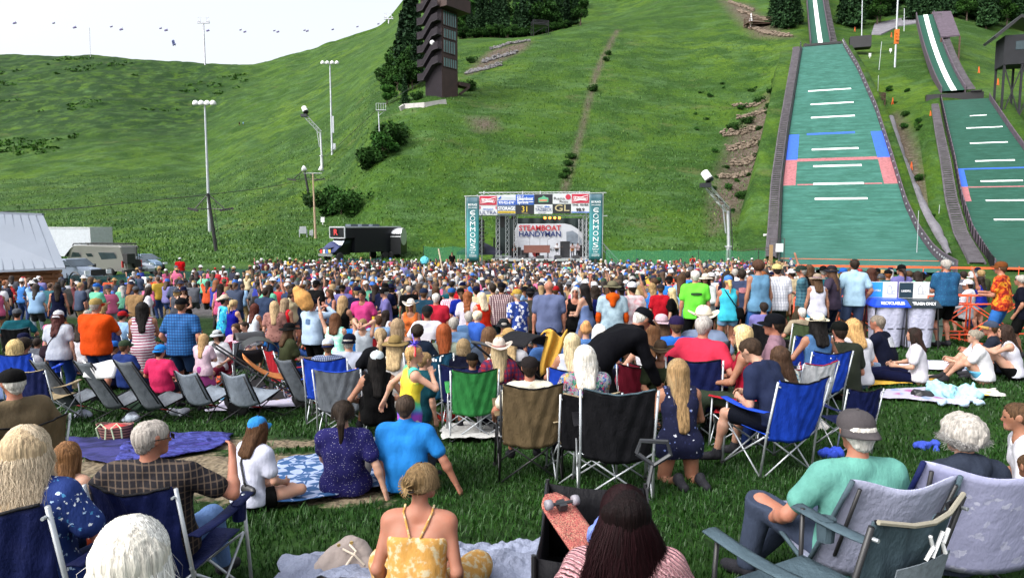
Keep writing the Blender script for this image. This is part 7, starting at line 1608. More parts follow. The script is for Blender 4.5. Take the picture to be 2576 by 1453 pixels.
who(1572,1218,2.3,'low',0,'F1.15',('long',KNIT),('pants','#202020'),('verylong',(.005,.002,.0025)),None,'tan','person with long dark maroon hair and pink open knit sweater at the bottom edge',extras=hairy((.011,.0022,.0035),5200,.46,w=.0015,spread=.17,curl=.008,seed=4),head=(6,4,0))
def claw(J,r):
 H,hf,hu,hr=J['H'],J['hf'],J['hu'],J['hr'];mb=MB();c=H-hf*.125+hu*.0
 for i in range(5):
  for sg in(-1,1):mb.tube([c+hr*sg*.008+hu*(.03-i*.014),c+hr*sg*.035+hu*(.03-i*.014)+hf*.02,c+hr*sg*.04+hu*(.03-i*.014)+hf*.05],.004,5)
 mb.build('hair_claw',BLACK,r);strands(J,r,(.20,.135,.07),1500,.02,w=.0013,spread=-.06,seed=9)
 mb=MB()
 for i in range(16):a=i*.39;mb.tube([c,c+hu*.05*math.cos(a)+hr*.045*math.sin(a)-hf*.02,c+hu*.075*math.cos(a)+hr*.06*math.sin(a)],[.006,.004,.001],4)
 mb.build('loose_lock',HAIR,r,color=(.26,.18,.09))
who(1062,1162,3.25,'cross',-4,'F1.08',('sundress',YEL),None,('bun',(.15,.10,.05)),None,'sun','person with clipped up blonde hair in a yellow strappy dress, bare tanned shoulders',extras=claw,head=(-38,0,4),hands=((-.20,.16,.14),(.20,.16,.14)),epoles=((-.35,-1,0),(.35,-1,0)),shoes=None)
r,J=who(2158,1024,3.3,'low',6,'M1.1',('tee','#86bfb4'),('pants','#5a6478'),('short','silver'),('cap','#6e6a6c',None,True),'sun','person in a pale mint tee and grey cap sitting in a lavender sling chair',feet=((-.42,.36,.0),(-.30,.5,0)),kpole=((-.6,.6,1),(-.2,1,.4)),hands=((-.35,.25,.42),(.25,.2,.4)),chair=('s','lavender','pale lavender sling chair with dark edging holding the person in mint',dict(high=False,s=1.12,edge='slate',hubc=False,wd=.58,dy=-.05,dx=.03)))
STAR=spots('star_print',(.27,.28,.42),[(.42,.43,.56),(.27,.28,.42),(.36,.37,.5)],18,.32,.05,2)
who(2425,1041,3.35,'low',8,'F1.12',('hoodie','#4a5262'),('pants','#303848'),('curly',(.36,.35,.34)),None,'fair','person with short curly silver hair in a slate grey hooded sweater',extras=hairy((.42,.41,.40),2400,.02,w=.0015,curl=.02,spread=0,seed=8),chair=('s','lavender','lavender star print sling chair under the person in the grey hooded sweater',dict(high=False,s=1.2,edge='navy',hubc=False,wd=.62,shade=STAR,dy=-.06,yaw=-12)))
who(2592,1150,3.7,'low',10,'M',('tee','#1c2a50'),('shorts','#333'+'333'),('short','brown'),None,'tan','person in a navy tee cut off by the right edge beside the grey hooded sweater')
k=quad_chair((X2(2092,2.5,1250),2.5,G(1.1,2.5)-.02),.50,'slate','black',s=1.0,label='empty slate grey folding chair with a white angular emblem on its back',bh=.50,wd=.50,name='camp_chair')
bk=[c for c in COL.objects if c.parent is k and c.name.startswith('backrest')][0];mb=MB();yb=-.372;zb=.815
for pts in(((-.06,-.042),(-.026,.0)),((-.026,.0),(-.05,.04)),((-.022,-.042),(.022,.042)),((.062,.042),(.028,.0)),((.028,.0),(.045,-.04))):mb.tube([(.03+pts[0][0],yb-.004,zb-.01+pts[0][1]),(.03+pts[1][0],yb-.008,zb-.01+pts[1][1])],.0065,5)
mb.build('emblem',WHITE,bk);mb=MB();mb.tube([(-.24,-.34,.925),(-.1,-.372,.896),(0,-.38,.888),(.1,-.372,.896),(.24,-.34,.925)],.009,6);mb.build('cord_edge',flat('tan_cord',(.25,.23,.18),.8),bk)
mb=MB();mb.grid(lambda u,v:(-.15+.30*u*(1-.0*v),-.285-.05*v-.035*math.sin(pi*(.2+u*.6)),.50+.25*v),6,6,.003);mb.build('mesh_pocket',flat('pocket_mesh',(.16,.19,.22),.8,0,.25,40,.3),bk)
def plaidman(J,r):
 mb=MB();H,hf,hr,hu=J['H'],J['hf'],J['hr'],J['hu'];[mb.tube([H+hr*sg*.092-hf*.02+hu*.005,H+hr*sg*.085+hf*.09+hu*.0],.003,4)for sg in(-1,1)];[mb.box(H+hr*sg*.035+hf*.108-hu*.004,(.045,.006,.032),0,Matrix((Vector(hr),Vector(hf),Vector(hu))).transposed())for sg in(-1,1)];mb.build('glasses',BLACK,r)
who(380,1054,3.15,'chair',0,'M1.3',('tee',DKPL),('pants','#7f9cc8'),('short',(.34,.32,.31)),None,'sun','person with short grey hair and glasses in a black and tan plaid shirt',extras=plaidman,head=(-42,0,0),hands=((-.34,.12,.62),(.40,.22,.98)),epoles=((-1,-.5,-.3),(1,-.3,-1)),chair=('q','navy','navy folding chair holding the person in the plaid shirt',dict(s=.88,wd=.46,dy=-.03,dx=.10,yaw=-6)))
who(62,1066,2.65,'chair',0,'F1.15',('tee',FLN),('pants',DN),('long',(.46,.36,.24)),None,'sun','person with long wavy ash blonde hair in a navy floral top at the left edge',extras=hairy((.56,.46,.33),3800,.28,w=.0016,spread=.09,curl=.014,seed=5),chair=('q','navy','dark navy folding chair at the bottom left corner',dict(s=.96,wd=.54)))
who(168,1108,3.5,'chair',-10,'F',('sundress',spots('coral_floral',(.55,.07,.03),[(.8,.7,.6),(.55,.07,.03)],18,.3)),('pants','#6f98c8'),('long',(.16,.08,.035)),None,'fair','smaller person with long light brown hair in a coral floral top and jeans',extras=hairy((.2,.1,.045),600,.28,w=.003,seed=6))
who(28,922,4.5,'chair',62,'M1.15',('tee','#8d7f68'),('shorts','#404040'),('buzz','silver'),('cap',BLK),'sun','person in a black cap and tan tee looking left at the left edge',chair=('q','brown','brown chair mostly hidden under the person in the tan tee at the left edge',dict(pocket=False)))
def sling_strap(J,r):
 mb=MB();n,fw,rt,up=J['NB'],J['fw2'],J['rt'],J['up2'];a=n-rt*.09-fw*.03+up*.0;mb.tube([a+fw*.06,a-fw*.02+up*.015,J['C']-fw*.128-rt*.02,J['W']-fw*.13+rt*.09,J['P']+rt*.15-fw*.08],.011,5);mb.build('bag_strap',BLACK,r)
 S=Sdf();c=J['W']+rt*.12-fw*.09-up*.06;S.add(c-rt*.05,c+rt*.06-up*.01,.05,.045,.02,fw,1.5);V,Fq=sdf_mesh(S,.012);link('belt_bag',npmesh('belt_bag',V,Fq,BLACK),r)
who(648,1043,4.9,'cross',-32,'F',('tee','#dfe2f2'),('brief',BLK),('shoulder',(.06,.03,.015)),('cap','#4fa2de'),'fair','person in a white tee and bright blue cap, black belt bag on the back',extras=lambda J,r:(sling_strap(J,r),strands(J,r,(.085,.04,.02),500,.17,w=.003,seed=2)),shoes=None)
who(862,1004,5.15,'back',6,'F1.1',('tee',DOTN),('pants','#c8c4bc'),('ponytail','dark'),None,'fair','person with a dark low ponytail in a navy dotted top leaning back on one arm',hands=((-.22,.35,.10),(.38,-.16,.05)),extras=hairy('dark',300,.05,w=.003),shoes='#d8d8d8')
who(1020,990,5.3,'back',-4,'M1.1',('polo','#3f9be0'),('shorts','#48505c'),('short',(.045,.032,.025)),None,'sun','person with dark cropped hair in a bright sky blue polo leaning on both arms',hands=((-.16,-.10,.05),(.50,-.02,.05)),lean=-10)
def girlx(J,r):
 H,hf,hr,hu=J['H'],J['hf'],J['hr'],J['hu'];mb=MB();mb.tube([H+(hr*math.cos(a)+hu*math.sin(a))*.108-hf*.0 for a in np.linspace(-.15,pi+.15,14)],.011,6);mb.build('headband',flat('headband_red',(.55,.02,.03),.4),r)
 rr=random.Random(2);c=H+hr*.05+hu*.12;mb=MB();[mb.tube([c,c+V3(rr.gauss(0,1),rr.gauss(0,1),rr.gauss(0,1))*.035],.0025,3)for _ in range(60)];mb.build('tinsel_bow',flat('tinsel_blue',(.12,.08,.6),.2,.5),r)
 for sg in(-1,1):
  mb=MB();a=H+hr*sg*.07-hf*.07-hu*.01;[mb.lathe([(.004,-.014),(.017,0),(.004,.014)],a-V3(0,0,i*.022)+hr*.006*math.sin(i*3),7)for i in range(8)];mb.build('braid',HAIR,r,color=(.40,.25,.11))
who(1042,864,5.45,'stand',-68,'F',('tank',RAIN),('brief','#e6dede'),('short',(.42,.27,.12)),None,'fair','child with braids and red headband in a rainbow tie dye tank top, hand at mouth',extras=girlx,hands=((-.36,-.22,1.00),(.04,.26,1.36)),epoles=((-.5,-.6,-.3),(1,-.2,-.6)),head=(-8,0,0),feet=((-.1,.05,0),(.1,-.12,0)),shoes='#e0e0e0')
who(1068,884,5.95,'stand',-50,'M',('tee','#1d5a66'),('shorts',blotch('camouflage',[(.42,(.03,.045,.02)),(.5,(.1,.12,.06)),(.6,(.02,.025,.015))],14,2)),('short','dirty'),None,'fair','child in a teal tee and camouflage shorts behind the tie dye top',hands=((-.2,.1,.8),(.2,.1,.8)))
who(1332,892,5.85,'chair',4,'M1.05',('tee',spots('cream_print',(.55,.52,.42),[(.1,.12,.1),(.55,.52,.42)],30,.2)),('shorts','#303038'),('short','dark'),('cap','#3a3434'),'sun','person in a dark grey cap sitting in the brown folding chair',lean=-16,hands=((-.36,.20,.60),(.30,.25,.66)),chair=('q','brown','brown canvas folding chair with white cloth over its armrest',dict(frame='black',bh=.50,s=1.0,wd=.52,dy=-.05,pocket=False)))
quad_chair((X2(1545,5.25,1100),5.25,G(1.0,5.25)),-.05,'black','steel',s=1.0,label='large empty black folding chair beside the person with the white bob',bh=.52,wd=.55)
who(1472,866,5.75,'chair',6,'F1.05',('tee',FLM),('pants','#1c2030'),('shoulder',(.62,.61,.58)),None,'fair','person with a bright white bob in a multicoloured floral blouse',extras=hairy((.72,.71,.68),2200,.17,w=.002,spread=.05,curl=.006,seed=11),chair=('q','black','black framed chair under the person in the floral blouse',dict(trim='tan',s=.92)),hands=((-.25,.2,.6),(.1,.3,.62)))
who(1706,900,5.85,'kneel',4,'F',('dress',FLD),None,('verylong',(.26,.17,.085)),None,'tan','person with long straight blonde hair kneeling in a dark flowered dress',extras=hairy((.30,.21,.11),1900,.42,w=.002,spread=.03,seed=12),head=(10,2,0))
who(1618,774,7.7,'bend',-68,'M1.1',('jacket','#0b0d1c'),('pants','#14161e'),('short','silver'),('cap','#0c1020'),'sun','person in a black jacket and cap bending forward over the seated group',lean=48,smin_=.95,smax=1.25,head=(0,30,0))
who(1662,857,7.7,'chair_lap',170,'F',('tee','#46503c'),('pants','#303848'),('short','dark'),('cowboy','#5a4c3e','#8a7c66'),'tan','person facing the camera under a wide brown felt hat')
who(1888,852,6.3,'chair_lap',42,'M1.02',('tee','#3c4664'),('shorts','#1e2434'),('short',(.035,.022,.015)),None,'fair','person with dark short hair in a slate blue tee looking down in a blue chair',head=(0,28,0),hunch=26,lean=4,chair=('q','blue','royal blue folding chair with steel legs holding the person in the slate tee',dict(yaw=20,s=1.02,dy=.0)))
who(1962,868,6.6,'chair_lap',30,'F',('crop',CROCH),('pants','#1c3564'),('verylong',(.05,.028,.018)),None,'fair','person with very long brown hair and crochet top leaning to the left',side=-26,hunch=20,extras=hairy((.065,.035,.02),800,.5,w=.003,seed=14,spread=.08))
quad_chair((X2(2135,7.0,1050),7.0,G(3.4,7)),.1,'navy','steel',s=.80,label='small empty navy folding chair right of the long haired person',bh=.52,wd=.46)
who(1868,814,7.5,'chair_lap',66,'F1.05',('tank','#b02848'),('pants','#4a5648'),('shoulder',(.50,.38,.20)),None,'tan','person with straight blonde hair in a sleeveless raspberry top, seen in profile',extras=hairy((.6,.47,.27),600,.22,w=.003,seed=15),chair=('q','darkred','red trimmed folding chair under the person in the raspberry top',dict(trim='red',s=.95)))
who(1772,792,8.0,'chair',-38,'M1.15',('tee','#d84a66'),('shorts','#404860'),('short',(.34,.33,.33)),None,'sun','person with wavy grey hair and raised sunglasses in a watermelon pink tee',lean=8,chair=('q','navy','dark chair under the person in the watermelon pink tee',dict(yaw=-20)))
who(1948,784,7.9,'chair',62,'M1.1',('polo','#a98c98'),('shorts','#303848'),('short','dark'),('cap','#0b1220'),'sun','person in a dusty mauve polo and black cap looking left',chair=('q','white','white and red chair behind the person in the mauve polo',dict(trim='red',s=.95)))
who(1770,768,9.2,'chair',-6,'M',('tee','#9aa8c0'),('shorts','#555555'),('short','brown'),('cowboy','#efe6d4'),'tan','person under the large cream cowboy hat',lean=-4,chair=('s','grey','grey high backed lounge chair under the cream cowboy hat',dict(s=1.15)))
who(1702,790,9.1,'chair',-4,'M1.1',('tee','#3f86d8'),('shorts','#333344'),('short','brown'),('cap','#3c2f5c'),'sun','person in a purple cap and azure tee behind the red chair',chair=('q','blue','bright blue chair beside the purple cap',dict(s=.9)))
who(1664,787,9.7,'chair',0,'F',('tee','#7aa0d0'),('shorts','#445566'),('shoulder','brown'),('sun','#d8c0c8'),'fair','person in a pale pink sun hat left of the purple cap')
who(1640,806,8.6,'chair',-14,'F',('tank',WH),('shorts','#445566'),('long',(.12,.06,.03)),None,'fair','person with long brown hair in a white top in the red printed chair',chair=('q','darkred','red chair with white lettering behind the brown felt hat',dict(s=.98)))
k=COL.objects[-1];
who(2057,785,8.7,'chair',8,'F',('tank','#6a90b8'),('shorts','#334455'),('shoulder','black'),('fedora','#efe8d2',BLK),'tan','person in a cream straw fedora with a black band',chair=('q','blue','bright blue chair with a white triangle beside the fedora',dict(s=.98,dy=-.05)))
quad_chair((X2(2022,8.2,900),8.25,G(3.5,8.25)),.35,'white','steel',s=.95,trim='red',label='white fabric chair with red edging left of the blue chair',name='camp_chair')
who(2112,804,9.3,'cross',4,'M1.1',('tee','#43493f'),('shorts','#333333'),('short','dark'),('cap','#101814'),'sun','person in an olive tee and black cap sitting on the grass behind the fedora')
who(2147,799,9.7,'cross',8,'F',('tee',WH),('pants','#8898b0'),('shoulder',(.42,.26,.11)),None,'fair','person with honey blonde wavy hair sitting beside the olive tee')
who(2208,791,10.9,'knees',44,'M1.05',('tee','#1b2440'),('shorts','#8090a8'),('short',(.16,.14,.12)),None,'sun','person in a navy tee with a white back print sitting on the lawn',extras=lambda J,r:bprint('#d8dce4',.2,.16,.02)(J,r))
mb=MB();mb.lathe([(.02,0),(.07,.004),(.09,0)],(0,0,0),12,Matrix.Rotation(pi/2,3,'X'));pr=mb.build('back_print',WHITE,COL.objects[-1]if False else None)
bpy.data.objects.remove(pr)
who(2300,822,9.9,'legs',62,'F1.1',('tee','#e8e6ee'),('pants','#16204a'),('shoulder',(.025,.014,.012)),None,'fair','person with dark hair in a white tee and navy jeans, legs stretched left',extras=hairy('dark',300,.2,w=.004,seed=17))
who(2452,827,10.0,'knees',66,'F1.2',('tee','#f0f0f4'),('shorts','#7cc0e0'),('bun',(.22,.20,.17)),None,'fair','person with a greying bun in a white tee and light blue shorts hugging knees')
who(2530,814,10.4,'knees',60,'F',('tank','#e6e6f0'),('shorts',BLK),('curlylong',(.03,.018,.014)),None,'fair','smiling person with long dark curls in a white tank at the right edge',hands=((-.2,.5,.55),(.0,.5,.5)))
who(2492,804,11.0,'knees',50,'M',('tee','#3a4252'),('shorts','#222222'),('short','brown'),('cap','#5a6478','#c8a868'),'sun','person in a grey and tan cap between the bun and the dark curls')
who(2565,1010,4.6,'cross',60,'M',('tee',WH),('pants','#565e50'),('short','brown'),None,'tan','person in olive trousers cut off by the right edge of the lawn')
S_=[(2380,651,14.6,'stand_front',6,'M1.15',('tee',TEALP),('shorts',BLK),('short','grey'),None,'sun','person in a blue patterned shirt and black shorts before the bins'),(2518,655,13.6,'stand_front',40,'M1.1',('tee',FIRE),('shorts','#4c86c8'),('short','brown'),('cap','#8a5a34'),'sun','person in a blazing orange and black print shirt and blue shorts'),(2568,690,12.8,'stand_pocket',50,'F',('tee','#141a30'),('shorts',BLK),('ponytail','grey'),None,'tan','person in a dark navy top at the right edge beside the orange shirt'),(2150,650,14.4,'stand_pocket',-8,'M',('polo','#bcd8ea'),('shorts','#5c6c8c'),('short','dark'),None,'tan','tall person in a pale blue polo and slate shorts, hands in pockets'),(2192,672,15.0,'stand',10,'F',('dress',DRESSR),None,('long',(.05,.02,.014)),None,'tan','person in a burgundy flowered dress behind the pale polo'),(2092,664,14.2,'stand_hip',40,'F',('tee','#5c5264'),('pants','#222c44'),('long',(.08,.045,.03)),('bucket','#3c3c44'),'tan','person in a plum grey tee with sunglasses and a dark bucket hat'),(2056,686,13.6,'stand',0,'F',('tank','#e4e4f0'),('shorts','#48b0dc'),('shoulder','brown'),('sun','#b8a898','#9a80b0'),'tan','person in a white tank and aqua shorts under a ribboned sun hat'),(2016,665,14.8,'stand_crossed',60,'M',('tee',TLPL),('shorts','#6a6050'),('short','grey'),('cap','#3c4c44'),'sun','person in a teal plaid shirt with folded arms and a green cap'),(1955,661,13.8,'stand',-6,'M1.1',('tee',WHPL),('shorts','#3c4640'),('short','dark'),('cap','#e0d49a'),'fair','person in a pale checked shirt and butter yellow cap'),(1908,653,13.4,'stand',14,'F1.1',('tank','#7fa8c4'),('pants','#4d7cb8'),('curly',(.06,.03,.02)),None,'tan','person in a sleeveless denim shirt and high waisted blue jeans'),(1867,676,14.4,'stand',-10,'M1.1',('tee','#55607c'),('shorts',BLK),('short','dark'),None,'brown','person in a slate tee with a faded flag print beside the denim shirt'),(1832,690,13.4,'stand_front',0,'F',('tank','#5cd0e4'),('brief','#8cb0cc'),('ponytail',(.5,.34,.14)),('cap','#6ca0dc'),'sun','person in an aqua racerback tank with a black bag strap and blue cap'),(1775,686,14.8,'stand_front',150,'F',('long','#dfe4e2'),('pants','#15151c'),('shoulder','dark'),('sun','#e6ded0'),'tan','person in a white blouse and broad cream hat turned towards the camera'),(1749,678,13.9,'stand',-4,'M1.05',('tee','#8cf060'),('pants','#14161c'),('short','silver'),None,'sun','person with silver hair in a neon green tee'),(1662,712,15.2,'stand',0,'M',('tee','#c4263c'),('shorts','#737a78'),('short','brown'),('cap','#40404a'),'sun','person in a red tee with a grey sweater tied at the waist'),(1690,722,14.6,'stand',60,'F',('tee',BLK),('pants','#b02030'),('long',(.55,.45,.26)),None,'fair','blonde person in a black top and red trousers beside the red tee'),(1590,706,13.6,'stand',20,'M',('tee',PKTD),('shorts',BLK),('short','dark'),('cap','#e4e4ea','#c03040'),'tan','bearded person in a pale pink marbled tee and white backward cap'),(1541,704,13.2,'stand',-4,'M1.05',('tee',GYTD),('pants','#4878b4'),('short','dark'),('sun','#8c8872'),'tan','person with an orange hood over a grey marbled tee and a straw hat'),(1381,704,13.0,'stand',0,'M1.15',('tee','#7c86a6'),('shorts','#43557c'),('bald','grey'),None,'sun','bald person in a dusty lavender tee standing in the middle'),(1334,722,14.2,'stand',0,'M1.1',('tee','#585650'),('shorts','#282830'),('short','dark'),('cap','#181c28',None,True),'sun','person in an olive grey tee left of the bald person'),(1300,724,13.4,'stand',40,'M',('tee',HAWW),('shorts','#404050'),('short','grey'),('cap','#c8ac5c'),'fair','person in a royal blue shirt with white blossoms and a mustard cap'),(1448,720,14.0,'stand_raise',165,'F1.1',('tank',BLK),('pants',BLK),('shoulder','silver'),None,'sun','laughing person with silver hair and a black top facing the camera'),(1470,712,13.7,'stand_front',50,'F',('sundress','#8ea2cc'),None,('long','black'),None,'fair','person with black hair in a periwinkle dress carrying a black handbag'),(1497,716,14.4,'stand',-10,'F',('tee','#9ab0c4'),('shorts','#334466'),('curlylong','dark'),None,'tan','person with dark curls and a navy drawstring bag on the back'),(1262,708,15.2,'stand',-6,'M1.1',('tee',BRPL),('shorts','#2c4a50'),('short','dark'),('cap','#101828'),'tan','person in a brown and cream checked shirt'),(1240,712,15.9,'stand',6,'M',('tee','#e0cc8c'),('shorts','#303038'),('short','dark'),None,'tan','person in a pale yellow tee left of the brown check shirt'),(1211,733,13.6,'stand_front',35,'F1.05',('tank','#e0482c'),('pants','#3f6aa0'),('shoulder',(.55,.48,.36)),None,'fair','person with pale blonde hair in an orange red tank top'),(1176,730,14.0,'stand',0,'F',('tee',spots('lilac_floral',(.5,.48,.56),[(.3,.2,.3),(.5,.48,.56)],26,.25)),('shorts','#556688'),('curlylong',(.20,.07,.03)),None,'fair','person with long auburn hair in a lilac flowered blouse'),(1136,722,15.3,'stand',0,'M',('tee',PKPL),('shorts','#405070'),('short','brown'),('cap','#3c78b8'),'fair','person in a pink and white checked shirt and a blue cap'),(1097,736,13.4,'stand',-6,'M1.15',('tee','#c43850'),('shorts','#3c4454'),('short','silver'),None,'sun','person with white hair in a crimson tee'),(1066,722,14.2,'stand',0,'M1.1',('tee','#30586c'),('shorts','#404858'),('short','brown'),('cap','#30405c'),'tan','bearded person in a steel teal tee'),(1033,752,12.8,'stand_front',175,'F',('tank','#e08850'),('pants','#6c9cd0'),('long',(.48,.32,.14)),('cowboy','#ece4dc',BLK),'tan','person in a white cowboy hat, peach tank and jeans facing the camera'),(910,728,13.8,'stand_pocket',170,'M.95',('tee','#e060a0'),('pants','#5c6c88'),('short','black'),None,'tan','teenager in a pink tee under an open black cardigan facing the camera'),(787,748,12.4,'stand_photo',-25,'M1.15',('long','#c8dcf0'),('shorts',BLK),('buzz','brown'),('cap','#16203c'),'sun','person in a pale blue sweater and black shorts holding up a phone'),(862,742,12.9,'stand_front',-20,'F',('tank',BLK),('pants','#6fa0dc'),('long',(.34,.23,.12)),None,'tan','person with long wavy hair in a black tank and light jeans'),(717,748,13.4,'stand',-20,'F',('tank','#e43c48'),('brief',BLK),('long',(.24,.18,.12)),None,'tan','person in a coral red tank with a thin pink bag strap'),(690,756,13.0,'stand',12,'F',('tee',RUST),('pants','#5c88c0'),('long',(.40,.29,.17)),None,'fair','person in a rust patterned blouse beside the coral red tank'),(641,762,13.4,'stand_front',-30,'F',('tank','#e4ecf4'),('brief','#e0e8f0'),('curlylong',(.07,.02,.015)),None,'tan','person with dark red curls in a white playsuit'),(588,752,13.9,'stand_front',-30,'F',('tank','#1c22a0'),('brief','#a8c4dc'),('ponytail',(.40,.30,.16)),None,'fair','person with a long pale ponytail in a cobalt blue vest'),(565,742,14.6,'stand_front',-50,'M',('tee',spots('turquoise_leaf',(.02,.3,.5),[(.02,.08,.3),(.1,.5,.6)],14,.4)),('shorts','#4c5040'),('short','dark'),('cowboy','#e0d4c4'),'tan','person in a turquoise leaf shirt and pale cowboy hat with a shoulder towel'),(457,746,10.6,'stand_pocket',-6,'M1.2',('tee',BLPL),('shorts','#2f4868'),('buzz','brown'),('cap','#12161f'),'sun','large person in a blue checked shirt and slate shorts behind the lounge chairs'),(357,758,10.9,'stand_front',20,'F1.05',('dress',STRP),None,('long','black'),None,'tan','person with long black hair in a red and white striped dress'),(241,747,10.7,'stand_drink',-10,'M1.3',('tee','#e0641c'),('shorts','#38507c'),('short','grey'),('cap','#b8a470','#d04a20'),'sun','heavy set person in a bright orange tee and tan mesh cap'),(146,778,10.8,'stand',4,'F1.1',('tee','#cdd2dc'),('pants','#2d4c84'),('curlylong',(.06,.02,.02)),('cap','#ececf2',None,True),'fair','person with dark curls and white cap in a pale ruffled blouse'),(843,786,10.6,'stand_raise',0,'F',('dress',MINT),None,('shoulder',(.09,.04,.02)),None,'fair','child in a mint green sundress with one arm raised high'),(512,838,9.9,'stand_front',-12,'F',('tee','#e8d0dc'),('skirt','#c86cb0'),('long',(.34,.22,.11)),None,'fair','small child in a pale pink top and magenta tutu skirt'),(892,798,11.6,'stand',14,'M',('tee','#3c96e0'),('shorts','#26365c'),('short','dirty'),None,'fair','small child in a sky blue tee seen from behind'),(912,800,11.0,'stand_photo',170,'M',('tank','#d4dce4'),('shorts','#b8c4d0'),('short','dirty'),None,'fair','small child in pale grey with both hands over the eyes',dict(hands=((-.07,.14,1.56),(.07,.14,1.56)))),(1262-60,780,11.6,'stand_front',-50,'M',('tee','#4c78c8'),('shorts','#5c6470'),('short',(.75,.68,.5)),None,'fair','child with platinum hair in a blue tee reaching sideways'),(800-215,762,16.0,'stand',0,'F',('tee','#4a2c84'),('pants','#1c1c38'),('long',(.4,.28,.14)),None,'fair','small child with a ponytail in a purple jersey with a white numeral')]
EXT={1541:hood,1832:sidebag('#101014'),1470:sidebag('#101014'),1497:backpack('#1c2c78'),1662:tied,1867:bprint('#c08890'),1749:bprint('#2c5c20',.2,.05),787:bprint('#6c8cb0',.12,.12),717:sidebag('#d87c98',-1),146:sidebag('#40303c',-1),565:bprint('#b8c4d4',.12,.4),1775:None}
for row in S_:who(*row[:12],**({'extras':EXT[row[0]]}if EXT.get(row[0])else{}),**(row[12]if len(row)>12 else{}))
